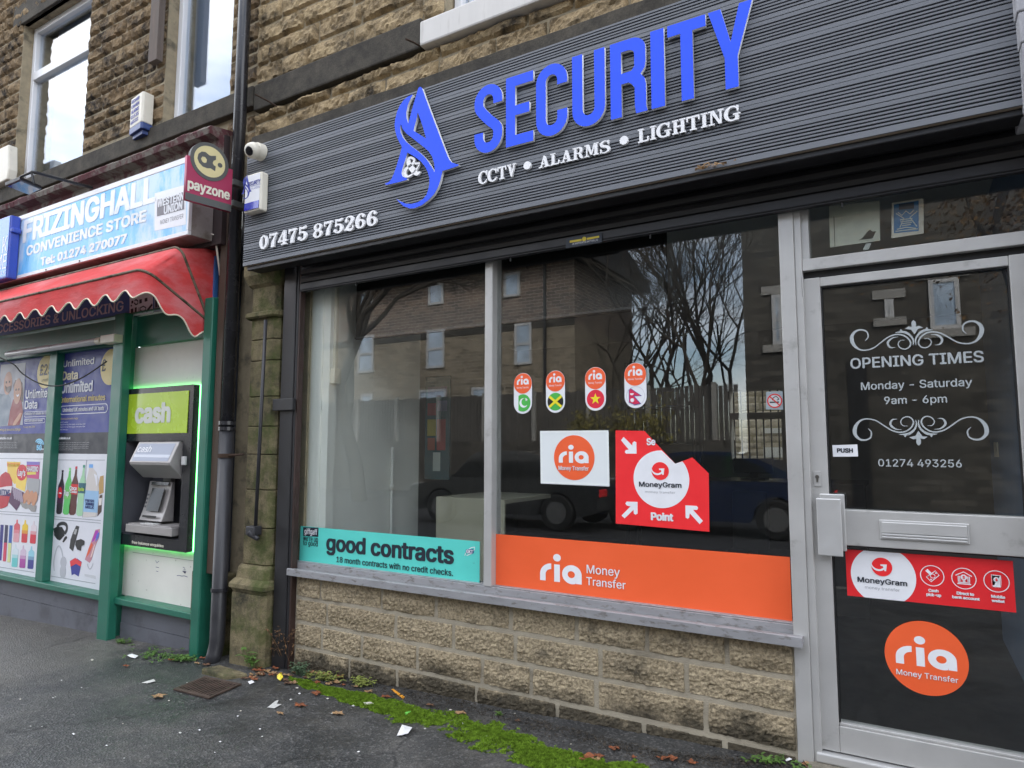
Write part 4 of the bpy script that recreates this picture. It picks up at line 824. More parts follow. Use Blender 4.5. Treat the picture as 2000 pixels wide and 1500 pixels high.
MB().tube(hem, .006, 6).build('valance_trim', M('cream_trim', (.70, .64, .50), .8), aw, smooth=True)
fr_ = M('dirty_aluminium_rib', (.16, .13, .09), .7, .2, var=.3, vscale=20, dirt=(.03, .035, .015), dscale=14, dlo=.5, dhi=.6, damt=.9)
for Rb in (R1, R2, R3): MB().tube(Rb, .010, 8).build('rib', fr_, aw, smooth=True)
# green timber shopfront
gs = thing('green_shopfront', 'green painted timber shopfront with picture panels and grey boards below', 'shopfront', (-6, -.1, -.25))
YPN = -.06
zsill1 = at(187, 1160, -.16).z; zsill0 = at(187, 1172, -.16).z; zgb1 = at(218, 625, -.13).z; zgb0 = at(0, 705, -.13).z; zwt = at(330, 671, YPN).z
xm0 = at(187, 1250, -.2).x; xm1 = at(208, 1247, -.2).x; xq0 = at(367.5, 1292, -.2).x; xq1 = at(384, 1296, -.2).x; xv0 = at(67.6, 1135, -.14).x; xv1 = at(82, 1135, -.14).x
AX0 = (F(-.125).uv(*zM((105, 90))[0])[0]+F(-.125).uv(*zM((35, 1388))[0])[0])/2
for (a, b_, y) in ((xm0, xm1, -.2), (xq0, xq1, -.2)): (MB().box(a, b_, y, -.1275, gz(a, -.2)-.03, zgb1+.02).box(a, min(b_, AX0-.003), -.1274, -.03, gz(a, -.2)-.03, zgb1+.02) if a < -5 else MB().box(a, b_, y, -.03, gz(a, -.2)-.03, zgb1+.02)).build('post', m_green, gs, bevel=.008)
MB().box(xv0, xv1, -.14, -.03, zsill1+.001, zgb0+.03).build('mullion', m_green, gs, bevel=.005)
MB().box(XL, xm0-.001, -.16, -.03, zsill0, zsill1).build('sill', m_green, gs, bevel=.006); MB().box(xm1+.001, xq0-.001, -.16, -.03, zsill0, zsill1).build('sill', m_green, gs, bevel=.006)
b = MB(); b.box(XL, xm0-.001, -.13, -.03, zgb0, zgb1); b.box(xm1+.001, xq0-.001, -.10, -.03, zwt, zgb1+.0); b.build('head_beam', m_green, gs, bevel=.005)
b = MB(); b.box(XL, xq1, -.14, -.03, zgb1+.021, zgb1+.03); b.build('soffit', m_green, gs)
m_gb = M('grey_painted_board', (.115, .12, .14), .6, var=.12, vscale=3, bump=.1, dirt=(.05, .05, .055), dscale=5, dlo=.5, dhi=.66, damt=.6)
b = MB(); zmid = at(60, 1200-18, -.1).z; zmid = (zsill0+gz(-6.5, 0))*.5+.0
for (a, b_) in ((XL, xm0-.002), (xm1+.002, xq0-.002)):
    b.box(a, b_, -.095, -.03, zmid+.003, zsill0-.001); b.box(a, b_, -.10, -.03, -.45, zmid)
b.build('riser_boards', m_gb, gs)
fx = F(YPN); YM = -.125; pm_ = F(YM)
e = {k: pm_.uv(*zM(p)[0]) for k, p in dict(tl=(105, 90), tr=(690, 42), br=(608, 1445), bl=(35, 1388)).items()}
x0, x1 = (e['tl'][0]+e['bl'][0])/2, (e['tr'][0]+e['br'][0])/2; z0, z1 = (e['br'][1]+e['bl'][1])/2, (e['tl'][1]+e['tr'][1])/2
ox0, ox1, oz0, oz1 = x0+.05, x1-.10, z0+.085, pm_.uv(*zM((350, 520))[0])[1]
AT = (x0, x1, z0, z1, ox0, ox1, oz0, oz1); print('ATM', AT, xm1, xq0, zsill1, zwt)
b = MB(); xw = x0-.003; pa0, pa1, pa2, pa3 = ox0-.02, min(ox1+.02, xq0-.01), oz0-.02, oz1+.02
for q in ((xw, xq0-.001, zsill1+.001, pa2), (xw, xq0-.001, pa3, zwt-.001), (xw, pa0, pa2, pa3), (pa1, xq0-.001, pa2, pa3)): b.box(q[0], q[1], YPN, -.03, q[2], q[3])
b.build('white_panel', M('scuffed_white_board', (.74, .72, .66), .6, var=.06, vscale=3, dirt=(.2, .17, .12), dscale=22, dlo=.66, dhi=.72, damt=.7), gs)
b = MB()
for v in (.17, .75): b.box(xm1+.05, xq0-.03, YPN-.0015, YPN-.0002, zsill1+(zwt-zsill1)*v, zsill1+(zwt-zsill1)*v+.003)
b.build('panel_joint', M('joint_line', (.25, .24, .21), .8), gs)
inks('marker_scribble', fx, [ribbon([fx.uv(*z4_(q)[0]) for q in p], .004) for p in (((1375, 490), (1390, 500), (1380, 510), (1395, 512)), ((1372, 520), (1400, 525), (1390, 540)), ((1330, 555), (1345, 552), (1365, 558), (1385, 556), (1410, 565)), ((1170, 440), (1180, 460), (1195, 445)), ((1172, 490), (1195, 495)), ((1175, 520), (1190, 525)))], M('faded_marker', (.12, .12, .22), .7), gs, .0005)
# sign band over the shopfront
YF_ = -.12; fb = thing('fascia_board', 'dark blue fascia board with pale capitals tucked under the red awning', 'shop sign', (-6.5, YF_, zgb1))
zf1_ = zgb1+.36; b = MB(); b.box(XL, xq0-.01, YF_, -.03, zgb1+.031, zf1_); b.build('board', M('navy_board', (.045, .15, .40), .45, var=.1), fb)
pf = F(YF_); T('ACCESSORIES & UNLOCKING', pf, (-15, 653), (240.5, 613.5), (239, 588), M('pale_grey_letters', (.62, .60, .62), .5), fb, .01)
b_ = P('picture_black', (.03, .03, .035)); ink('picture', pf, [z2_((975, 770), (1150, 715), (1150, 888), (975, 918))], m_white, fb); ink('picture', pf, [z2_((1160, 740), (1290, 715), (1290, 860), (1160, 885))], P('picture_grey', (.4, .42, .5)), fb)
ip = []
for (x, y, w, h) in ((985, 860, 18, 40), (1015, 850, 14, 45), (1045, 848, 4, 40), (1055, 846, 4, 40), (990, 800, 14, 20), (1050, 790, 18, 30), (1090, 780, 20, 26), (985, 830, 10, 12), (1170, 790, 14, 60), (1190, 785, 14, 60), (1215, 780, 22, 55)): ip.append([pf.uv(*q) for q in z2_((x, y), (x+w, y-w*.25), (x+w, y+h-w*.25), (x, y+h))])
ip.append(ribbon([pf.uv(*q) for q in z2_((1015, 800), (1025, 790), (1040, 800), (1040, 820), (1025, 828), (1012, 815))], .012)); ip.append(ribbon([pf.uv(*q) for q in z2_((1062, 850), (1080, 840), (1100, 850), (1095, 870), (1075, 885), (1062, 870))], .01)); ip.append(ribbon([pf.uv(*q) for q in z2_((1105, 880), (1148, 825))], .02))
inks('picture_shapes', pf, ip, b_, fb, .002)
# strip lamp and cable
YLm = -.24; a, c = at(14, 692, YLm), at(190, 667, YLm); zl_ = (a.z+c.z)/2
lp = thing('strip_lamp', 'unlit white strip lamp under the red awning', 'strip lamp', (a.x, YLm, zl_))
MB().tube([(a.x, YLm, zl_), (a.x+.02, YLm, zl_), (c.x-.02, YLm, zl_), (c.x, YLm, zl_)], [.022, .028, .028, .022], 14).build('diffuser', M('milky_plastic', (.52, .53, .56), .3, var=.05), lp, smooth=True)
b = MB(); b.tube([(c.x+.001, YLm, zl_), (c.x+.07, YLm, zl_)], .03, 14); b.box(c.x+.10, c.x+.30, YLm-.03, YLm+.05, zl_-.03, zl_+.035); b.build('end_box', m_cream, lp, bevel=.004)
b = MB(); b.tube([(c.x+.2, YLm+.04, zl_+.03), (c.x+.16, -.13, zl_+.16)], .012, 8); b.build('bracket', m_cream, lp); b = MB(); b.tube([(c.x+.07, YLm, zl_), (c.x+.09, YLm, zl_+.012), (c.x+.11, YLm, zl_)], .006, 8); b.build('lead', m_rubber, lp)
b = MB(); b.box(a.x, c.x+.1, YLm+.02, -.131, zl_+.024, zl_+.036); b.build('back_tray', m_gb, lp)
pts = smoothp([tuple(at(*zA((x, y))[0], -.22)) for x, y in ((-60, 40), (195, 160), (330, 300), (550, 430), (780, 480), (1000, 445), (1250, 330), (1560, 120))], 6)
solo('hanging_cable', MB().tube(pts, .006, 7), m_rubber, 'black cable sagging across the blue posters on the left', 'cable', smooth=True)
# floodlight, loose box, plank
pF = [at(10.4, 362.7, -.95), at(39, 351, -.95), at(82, 369, -.72), at(57, 381, -.72)]
fl = thing('floodlight', 'slim black floodlight on an arm above the light blue sign', 'floodlight', pF[2])
up_ = (pF[1]-pF[0]).cross(pF[3]-pF[0]).normalized(); up_ = up_ if up_.z > 0 else -up_
MB().prism(pF, up_*.025).build('body', m_black, fl, bevel=.003)
ctr = sum(pF, Vector())/4; MB().prism([ctr+(p-ctr)*.88-up_*.0035 for p in pF], up_*.003).build('glass', M('flood_glass', (.10, .10, .12), .12, coat=.3), fl)
a = at(62, 336, -.82); c = at(180, 367, -.36); b = MB(); b.tube([a, (a.x+.02, -.80, a.z), c], .012, 8); b.tube([a, a+Vector((-.13, -.02, -.02)), ctr+up_*.02+Vector((-.06, 0, 0))], .009, 8); b.tube([a, ctr+up_*.02+Vector((.08, .03, .0))], .009, 8); b.build('arm', m_black, fl)
q0, q1 = at(-14, 298, YW-.1), at(15.5, 350, YW-.1); b = MB(); b.prism([(q0.x, YW-.11, q1.z-.02), (q1.x, YW-.11, q1.z), (q1.x+.02, YW-.11, q1.z+.1), (q1.x-.02, YW-.11, q0.z), (q0.x, YW-.11, q0.z)], (0, .085, 0)); solo('wall_box', b, m_cream, 'cream plastic box on the stone wall at the far left edge', 'wall box', bevel=.012)
q0, q1 = at(296, 2, YW-.09), at(312, 2, YW-.09); q2 = at(297, 119, YW-.09); b = MB(); b.box((q0.x+at(288, 119, YW-.09).x)/2, (q1.x+at(305, 118, YW-.09).x)/2, YW-.09, YW-.035, q2.z, 7.0); solo('timber_plank', b, M('grey_weathered_wood', (.12, .095, .08), .85, var=.3, bump=.4, stretch=(3, 3, .3)), 'grey weathered plank fixed upright on the stone wall', 'plank', bevel=.003)
# ------------------------------------------------------------------ posters
YO = -.075; po = F(YO)
zP1 = at(116, 702, YO).z+.25; zPb = at(108, 846, YO).z; zPw = at(104.7, 886, YO).z; zP0 = zsill1+.002
xR0, xR1 = xv1+.002, xm0-.002; xL0, xL1 = XL, xv0-.002
navy = P('poster_navy', (.022, .024, .035)); blu = P('poster_blue', (.042, .055, .27)); wp = M('poster_white', (.72, .73, .78), .35, var=.03); ylw = P('poster_yellow', (.72, .58, .22)); ln_ = P('thin_line', (.3, .32, .36))
def rect(a, c, z0, z1): return [(a, z0), (c, z0), (c, z1), (a, z1)]
def poster(xa, xb, lab1, lab2):
    t1 = thing('window_poster', lab1, 'poster', ((xa+xb)/2, YO, zPw)); b = MB(); b.box(xa, xb, YO, YO+.03, zPw+.001, zP1); b.build('sheet', blu, t1); inkuv('footer', po, [rect(xa+.001, xb-.001, zPw+.002, zPb)], navy, t1, .0005)
    t2 = thing('window_poster', lab2, 'poster', ((xa+xb)/2, YO, zP0)); b = MB(); b.box(xa, xb, YO, YO+.03, zP0, zPw); b.build('sheet', wp, t2)
    return t1, t2
pr1, pr2 = poster(xR0, xR1, 'blue phone poster reading Unlimited International minutes beside the cash machine', 'white poster with pictures of drinks bottles and gadgets')
pl1, pl2 = poster(xL0, xL1, 'blue phone poster with a photo of two smiling people', 'white poster with pictures of snacks, eggs and coloured vapes')
def tx(s, bl, br, top, m, t, bold=0, ref='H'): T(s, po, zA(bl)[0], zA(br)[0], zA(top)[0], m, t, bold, ref=ref, lift=.0025)
tx('Unlimited', (930, 205), (1380, 160), (1370, 60), wp, pr1, .01, 'l'); tx('Data', (915, 395), (1140, 380), (920, 275), M('poster_cream', (.75, .68, .48), .4), pr1, .02); tx('Unlimited', (900, 585), (1355, 545), (1350, 400), wp, pr1, .02, 'l'); tx('International minutes', (890, 725), (1545, 677), (895, 645), ylw, pr1, .012)
tx('Unlimited UK minutes and UK texts', (925, 860), (1530, 820), (925, 805), wp, pr1, .012); tx('EU Roaming at no extra charge', (870, 975), (1145, 962), (870, 948), ylw, pr1); tx('Tariff valid', (870, 1022), (1000, 1018), (870, 1003), wp, pr1)
for i, (y, x1) in enumerate(((1055, 1255), (1090, 1250), (1128, 1000))): tx('at least three day time regular renewable order'[:48 if x1 > 1100 else 20], (868, y), (x1, y-12), (868, y-18), wp, pr1)
tx('LycaMobile.co.uk', (855, 1260), (1035, 1252), (857, 1228), wp, pr1, .02)
for i, x1 in enumerate((1310, 1305, 1300, 1300, 1070)): y = 1315+i*26; tx('terms and conditions apply to every offer please see in store or online for details', (850, y), (x1, y-4), (850, y-13), M('small_print', (.5, .5, .52), .5), pr1)
def pill(xa, ya, xb, yb, t, w=.006):
    a, c = po.uv(*zA((xa, ya))[0]), po.uv(*zA((xb, yb))[0]); r = abs(a[1]-c[1])/2*.98; z0 = min(a[1], c[1]); pts = []
    for cx_, a0 in ((a[0]+r, 90), (c[0]-r, 270)):
        for i in range(9): pts.append((cx_+r*math.cos(R_(a0+i*22.5)), z0+r+r*math.sin(R_(a0+i*22.5))))
    inn = [((x-(a[0]+c[0])/2)*(1-2*w/abs(c[0]-a[0]))+(a[0]+c[0])/2, (y-z0-r)*(1-w/r)+z0+r) for x, y in pts]
    inkuv('outline', po, [pts, inn], wp, t, .002)
pill(885, 770, 1580, 872, pr1)
def coin(c, txt, t):
    cc_ = po.uv(*zA(c)[0]); r = .155; inkuv('price_disc', po, [ell(cc_, r, r)], ylw, t, .002); T(txt, po, (cc_[0]-.10, cc_[1]-.03), (cc_[0]+.11, cc_[1]-.03), (0, cc_[1]+.07), navy, t, .01, uv=True, lift=.0035); T('a month', po, (cc_[0]-.06, cc_[1]-.09), (cc_[0]+.06, cc_[1]-.09), (0, cc_[1]-.06), navy, t, uv=True, lift=.0035)
coin((672, 272), '£25', pl1)
cc_ = po.uv(*zA((1625, 200))[0]); 
inkuv('price_disc', po, [[p for p in ell(cc_, .155, .155) if p[0] < xR1]], ylw, pr1, .002); T('£', po, (cc_[0]-.13, cc_[1]-.03), (cc_[0]-.075, cc_[1]-.03), (0, cc_[1]+.07), navy, pr1, .01, uv=True, lift=.0035)
tx('Unlimited', (380, 665), (745, 632), (385, 545), wp, pl1, .012); tx('Data', (367, 815), (548, 805), (370, 700), wp, pl1, .012); tx('Unlimited UK minutes and UK texts', (378, 908), (760, 885), (378, 872), wp, pl1, .01); pill(360, 858, 800, 920, pl1, .004); pill(360, 965, 662, 1020, pl1, .004)
tx('100 International minutes', (375, 1005), (632, 995), (375, 975), wp, pl1, .01); tx('To buy this SIM', (345, 1092), (515, 1084), (345, 1068), ylw, pl1); tx('EU Roaming at no extra charge', (-90, 1140), (305, 1128), (0, 1102), ylw, pl1); tx('LycaMobile.co.uk', (-60, 1262), (180, 1255), (0, 1228), wp, pl1, .02)
for i in range(4): y = 1312+i*26; tx('terms and conditions apply to every offer in store', (-80, y), (255, y-8), (0, y-16), M('small_print', 0), pl1)
lb5 = P('pale_blue_ink', (.25, .6, .85)); tx('5G', (543, 1415), (612, 1412), (543, 1350), lb5, pl1, .04); inks('signal_arcs', po, [ribbon([po.uv(*zA((580+r*math.sin(R_(a))*1.0, 1340-r*math.cos(R_(a))*1.3))[0]) for a in range(-60, 91, 15)], .014) for r in (22, 42, 62)], lb5, pl1, .002); tx('Ready', (615, 1415), (655, 1412), (615, 1392), wp, pl1, .03)
# photo on the left poster: two people
def pic(name, pts, m, t, l): ink(name, po, [zA(*pts)], m, t, l)
pic('photo', [(20, 170), (380, 140), (335, 1050), (-80, 1075)], P('photo_sky', (.38, .40, .46)), pl1, .0012)
sk1 = P('photo_skin', (.52, .28, .19)); hr = P('photo_hair', (.10, .055, .04)); den = P('photo_denim', (.20, .25, .31)); redt = P('photo_red_top', (.26, .03, .035))
pic('photo_man_shirt', [(-60, 560), (30, 600), (120, 600), (160, 660), (150, 900), (100, 1060), (-80, 1070)], den, pl1, .0016)
inks('photo_man_head', po, [ell(po.uv(*zA((120, 440))[0]), .085, .115, 24)], sk1, pl1, .0018); pic('photo_man_beard', [(78, 470), (110, 500), (170, 470), (165, 540), (130, 585), (90, 550)], hr, pl1, .0024)
pic('photo_woman_hair', [(200, 470), (230, 390), (290, 385), (335, 440), (345, 560), (340, 720), (300, 680), (215, 640)], hr, pl1, .0018)
pic('photo_woman_top', [(195, 680), (250, 640), (320, 700), (340, 860), (290, 1050), (120, 1060), (150, 850)], redt, pl1, .0022)
inks('photo_woman_face', po, [ell(po.uv(*zA((262, 555))[0]), .075, .125, 24)], sk1, pl1, .0026); pic('photo_arm', [(330, 880), (300, 870), (210, 1000), (190, 1060), (230, 1055), (300, 960)], sk1, pl1, .0030)
pic('photo_smile', [(238, 600), (262, 612), (288, 592), (282, 625), (258, 640)], wp, pl1, .0034); inks('photo_eyes', po, [ell(po.uv(*zA(q)[0]), .012, .012, 10) for q in ((240, 535), (282, 528), (100, 425), (145, 420))], b_, pl1, .0034)
# product pictures
def pb_(name, pts, col, t, l=.001): ink(name, po, [zB(*pts)], P('print_%d_%d_%d' % tuple(int(c*100) for c in col), col), t, l)
for t, segs in ((pl2, (((-90, 80), (455, 88)), ((-90, 630), (415, 662)), ((-90, 655), (410, 690)), ((-90, 1205), (360, 1275)))), (pr2, (((598, 98), (1100, 100)), ((555, 690), (1055, 732)), ((555, 715), (1055, 760)), ((515, 1310), (1000, 1392)), ((598, 98), (510, 1310)), ((908, 100), (865, 700))))):
    inks('guide_line', po, [ribbon([po.uv(*zB(a)[0]), po.uv(*zB(b2)[0])], .005) for a, b2 in segs], ln_, t, .0006)
def bottle(x, y, w, h, body, cap, lab, t, lcol, neck=.35):
    sl_ = -.055*h/540
    def q(u, v): return (x+w*u-(v*h)*.09, y+v*h)
    pb_('bottle', [q(.38, .06), q(.62, .06), q(.66, neck*.55), q(.98, neck), q(1, .6), q(.94, .72), q(1, .8), q(.98, .96), q(.75, 1), q(.25, 1), q(.02, .96), q(0, .8), q(.06, .72), q(0, .6), q(.02, neck), q(.34, neck*.55)], body, t)
    pb_('bottle_cap', [q(.36, 0), q(.64, 0), q(.64, .055), q(.36, .055)], cap, t, .0014); pb_('bottle_label', [q(.0, lab[0]), q(1, lab[0]+.01), q(1, lab[1]+.01), q(.0, lab[1])], lcol, t, .0016)
bottle(628, 205, 62, 460, (.03, .02, .03), (.03, .02, .05), (.35, .75), pr2, (.06, .012, .05)); bottle(700, 180, 72, 490, (.10, .52, .12), (.25, .7, .25), (.45, .66), pr2, (.15, .5, .12)); bottle(765, 165, 74, 510, (.09, .015, .012), (.6, .02, .05), (.36, .57), pr2, (.6, .015, .02)); bottle(845, 150, 76, 535, (.35, .62, .38), (.05, .3, .2), (.35, .55), pr2, (.02, .12, .16))
inks('bottle_mark', po, [ell(po.uv(*zB((632, 440))[0]), .035, .05, 20)], P('mark_red', (.6, .02, .04)), pr2, .0024); pb_('bottle_mark', [(617, 446), (632, 436), (648, 444), (646, 455), (632, 450)], (.8, .8, .85), pr2, .003)
def tb(s, bl, br, top, m, t, b2=.02): T(s, po, zB(bl)[0], zB(br)[0], zB(top)[0], m, t, b2, lift=.0032)
tb('7up', (672, 470), (724, 462), (672, 415), m_white, pr2); tb('Coca', (733, 410), (806, 398), (733, 372), m_white, pr2); tb('Cola', (735, 440), (806, 428), (735, 415), m_white, pr2); tb('Sprite', (820, 420), (884, 410), (820, 385), P('mark_lime', (.5, .7, .1)), pr2)
pb_('milk_jug', [(935, 180), (970, 180), (1010, 230), (1030, 300), (1030, 420), (1010, 690), (870, 700), (885, 430), (900, 330), (925, 230)], (.62, .58, .55), pr2); pb_('jug_lid', [(935, 143), (975, 143), (975, 180), (933, 180)], (.15, .4, .8), pr2, .0014); pb_('jug_label', [(890, 415), (1035, 425), (1020, 650), (872, 640)], (.3, .5, .72), pr2, .0014); pb_('jug_hole', [(985, 240), (1020, 260), (1022, 350), (1010, 375), (1000, 300)], (.75, .75, .8), pr2, .0016)
for i, s in enumerate(('FRESH', 'SKIMMED', 'MILK')): tb(s, (898, 535+i*34), (985, 540+i*34), (898, 508+i*34), P('label_navy', (.03, .05, .2)), pr2)
pb_('bread', [(1050, 270), (1085, 260), (1085, 440), (1040, 460), (1035, 350)], (.5, .3, .1), pr2); pb_('sauce', [(1045, 470), (1072, 460), (1062, 640), (1020, 690), (1030, 560)], (.07, .03, .02), pr2); pb_('sauce_label', [(1040, 500), (1070, 495), (1064, 570), (1034, 575)], (.75, .7, .65), pr2, .0014)
pb_('headset', [(563, 815), (600, 795), (650, 800), (680, 850), (675, 890), (630, 940), (600, 930), (568, 885)], (.02, .02, .022), pr2); inks('headset_strap', po, [ribbon([po.uv(*zB(q)[0]) for q in ((600, 800), (625, 770), (670, 762), (700, 785), (700, 830), (680, 870))], .03, 5)], b_, pr2, .0018); pb_('controller', [(680, 900), (700, 895), (705, 915), (668, 962), (655, 955)], (.02, .02, .022), pr2)
pb_('remote', [(800, 785), (832, 795), (815, 870), (790, 960), (765, 1055), (728, 1020), (740, 930), (765, 860)], (.035, .035, .037), pr2); pb_('remote_keys', [(790, 820), (812, 825), (795, 880), (772, 872)], (.4, .4, .4), pr2, .0014); pb_('gamepad', [(800, 940), (850, 925), (888, 945), (885, 985), (855, 1000), (850, 1050), (810, 1035), (790, 985)], (.02, .02, .022), pr2, .0018)
inks('headphones', po, [ribbon([po.uv(*zB(q)[0]) for q in ((570, 1260), (565, 1160), (590, 1040), (620, 1000), (650, 1060), (660, 1160), (650, 1210))], [.012, .02, .012, .016, .02, .012, .012], 5), ell(po.uv(*zB((665, 1170))[0]), .05, .05, 20), ell(po.uv(*zB((660, 1265))[0]), .05, .06, 20)], P('pale_grey_print', (.48, .49, .53)), pr2, .001)
pb_('sim_card', [(735, 1155), (790, 1122), (806, 1138), (800, 1215), (780, 1290), (752, 1305)], (.04, .05, .28), pr2); pb_('sim_card', [(806, 1128), (858, 1165), (825, 1318), (780, 1290), (795, 1200)], (.04, .05, .28), pr2, .0014); pb_('sim_stripe', [(735, 1160), (790, 1124), (803, 1132), (857, 1168), (848, 1215), (800, 1185), (742, 1215)], (.75, .05, .06), pr2, .002)
pb_('phone', [(1000, 830), (1045, 820), (1040, 900), (1000, 1000), (960, 1140), (940, 1175), (890, 1140), (930, 1020)], (.55, .25, .3), pr2); pb_('phone_screen', [(1002, 840), (1030, 835), (1025, 880), (985, 945), (960, 960)], (.4, .03, .4), pr2, .0014); pb_('phone_screen', [(1035, 850), (1042, 870), (1035, 910), (1000, 960), (1010, 890)], (.1, .15, .6), pr2, .0016); pb_('phone_screen', [(960, 960), (975, 990), (935, 1080), (905, 1120), (925, 1040)], (.75, .12, .05), pr2, .0018); pb_('phone_screen', [(985, 1000), (1005, 960), (965, 1110), (945, 1120)], (.8, .6, .55), pr2, .0018)
inks('charger_lead', po, [ribbon([po.uv(*zB(q)[0]) for q in ((915, 1185), (925, 1220), (945, 1240), (965, 1210), (975, 1180))], .01, 5)], P('pale_grey_print', 0), pr2, .001); pb_('shoe_box', [(885, 1290), (1000, 1310), (1005, 1345), (890, 1315)], (.58, .59, .62), pr2)
pb_('sweet_packet', [(-40, 330), (20, 250), (60, 222), (100, 240), (130, 310), (130, 400), (110, 470), (80, 580), (40, 600), (-40, 620)], (.48, .025, .045), pl2, .002); pb_('packet_label', [(-40, 395), (70, 375), (130, 370), (120, 440), (60, 465), (-40, 475)], (.75, .7, .72), pl2, .0026); tb('CELEBRATIONS', (-90, 462), (108, 432), (0, 405), P('label_navy', 0), pl2)
pb_('crisp_packet', [(75, 115), (215, 120), (205, 330), (150, 350), (80, 240)], (.8, .55, .1), pl2, .001); pb_('packet_label', [(78, 130), (210, 135), (208, 168), (78, 165)], (.75, .2, .03), pl2, .0014); tb('GRAB BAG', (90, 162), (205, 164), (90, 138), P('mark_gold', (.8, .6, .1)), pl2)
pb_('crisp_packet', [(172, 165), (280, 155), (282, 300), (262, 430), (168, 385)], (.85, .62, .12), pl2, .0018); inks('packet_label', po, [ell(po.uv(*zB((232, 230))[0]), .10, .075, 24)], P('mark_red', 0), pl2, .0026); tb("Lay's", (192, 262), (268, 248), (192, 200), m_white, pl2)
pb_('sweet_packet', [(282, 115), (418, 118), (408, 300), (280, 310)], (.55, .05, .2), pl2, .0010); tb('HARIBO', (285, 215), (405, 205), (285, 165), m_white, pl2); pb_('packet_label', [(285, 225), (380, 222), (378, 250), (285, 254)], (.7, .6, .1), pl2, .0016); pb_('packet_band', [(282, 115), (418, 118), (417, 150), (282, 150)], (.2, .15, .5), pl2, .0014)
pb_('berry_box', [(130, 380), (255, 440), (215, 555), (175, 628), (95, 540)], (.09, .03, .09), pl2, .0024); inks('berries', po, [ell(po.uv(*zB((145+(i % 5)*20+(i//5)*6, 405+(i//5)*28+(i % 5)*9))[0]), .018, .018, 10) for i in range(20)], P('berry', (.35, .28, .36)), pl2, .003)
pb_('egg_box', [(290, 285), (420, 300), (408, 470), (280, 450)], (.36, .37, .38), pl2, .0028); pb_('egg_tray', [(205, 515), (290, 560), (385, 575), (375, 640), (330, 635), (300, 600), (270, 610), (235, 590)], (.30, .29, .28), pl2, .003); inks('eggs', po, [ell(po.uv(*zB(q)[0]), .042, .05, 16) for q in ((262, 500), (310, 510), (358, 522), (290, 465), (335, 475), (375, 485))], P('egg', (.55, .27, .16)), pl2, .0036)
for i, (ca, cb2) in enumerate((((.03, .03, .2), (.05, .04, .3)), ((.03, .03, .09), (.6, .06, .12)), ((.04, .12, .4), (.62, .66, .3)))):
    x = 8+i*47; pb_('vape_stick', [(x, 775+i*3), (x+32, 778+i*3), (x+8, 1150+i*10), (x-24, 1148+i*10)], ca, pl2, .001); pb_('vape_stick', [(x-12, 960+i*3), (x+20, 962+i*3), (x+8, 1150+i*10), (x-24, 1148+i*10)], cb2, pl2, .0014)
for x, y, ca, cb2 in ((155, 720, (.65, .1, .13), (.7, .35, .4)), (240, 725, (.8, .55, .03), (.6, .04, .06)), (330, 735, (.7, .62, .66), (.65, .03, .06)), (138, 980, (.62, .7, .74), (.15, .55, .55)), (220, 990, (.62, .5, .62), (.38, .06, .32)), (305, 1000, (.3, .6, .72), (.05, .05, .25))):
    def q(u, v): return (x+60*u-(v*235)*.07, y+235*v+u*6)
    pb_('vape', [q(.35, 0), q(.55, 0), q(.58, .15), q(.9, .2), q(1, .25), q(1, .96), q(.9, 1), q(.1, 1), q(0, .96), q(0, .25), q(.3, .16)], ca, pl2, .001); pb_('vape', [q(0, .55), q(1, .55), q(1, .96), q(.9, 1), q(.1, 1), q(0, .96)], cb2, pl2, .0014)
    m_ = tuple((a+b2)/2 for a, b2 in zip(ca, cb2)); pb_('vape', [q(0, .45), q(1, .45), q(1, .6), q(0, .6)], m_, pl2, .0018)
# ------------------------------------------------------------------ cash machine
YM = -.125; pm_ = F(YM); cm_ = thing('cash_machine', 'black and grey cash machine with a lime cash panel and glowing green edge', 'cash machine', at(300, 1070, YM))
x0, x1, z0, z1, ox0, ox1, oz0, oz1 = AT
m_atm = M('black_gloss_plastic', (.012, .013, .017), .25, var=.1, coat=.2); m_atg = M('dark_grey_plastic', (.06, .062, .075), .45, var=.08); m_steel = M('brushed_grey_plastic', (.36, .34, .33), .4, .3, var=.08)
me = fill([[(x0, z0), (x1, z0), (x1, z1), (x0, z1)], [(ox0, oz0), (ox1, oz0), (ox1, oz1), (ox0, oz1)]], .05); me.transform(pm_.mat(-.05)); link('surround', me, m_atm, cm_, bevel=.010)
b = MB(); yb_ = .10; b.add([(ox0, YM+.001, oz0), (ox1, YM+.001, oz0), (ox1, YM+.001, oz1), (ox0, YM+.001, oz1), (ox0+.03, yb_, oz0+.03), (ox1-.03, yb_, oz0+.03), (ox1-.03, yb_, oz1-.02), (ox0+.03, yb_, oz1-.02)], [(0, 1, 5, 4), (1, 2, 6, 5), (2, 3, 7, 6), (3, 0, 4, 7), (4, 5, 6, 7)]); b.build('recess', m_atg, cm_)
inkuv('header_panel', pm_, [[(x0+.028, pm_.uv(*zM((97, 460))[0])[1]), (x1-.055, pm_.uv(*zM((97, 460))[0])[1]), (x1-.055, z1-.045), (x0+.028, z1-.045)]], M('lime_panel', (.42, .60, .025), .25, var=.05, coat=.3), cm_, .001, .004)
T('cash', pm_, zM((200, 364))[0], zM((480, 355))[0], zM((440, 203))[0], M('silver_letters', (.66, .68, .62), .4), cm_, .03, ref='h', lift=.007)
hz1, hzm, hzb = oz1-.005, pm_.uv(*zM((140, 700))[0])[1]-.01, pm_.uv(*zM((285, 805))[0])[1]-.02
hx0, hx1 = F(YM-.085).uv(252, 903)[0], F(YM-.085).uv(331, 905)[0]; sec = [(YM+.04, hz1), (YM-.015, hz1), (YM-.085, hzm+.02), (YM-.08, hzm), (YM+.03, hzb), (YM+.06, hzb)]
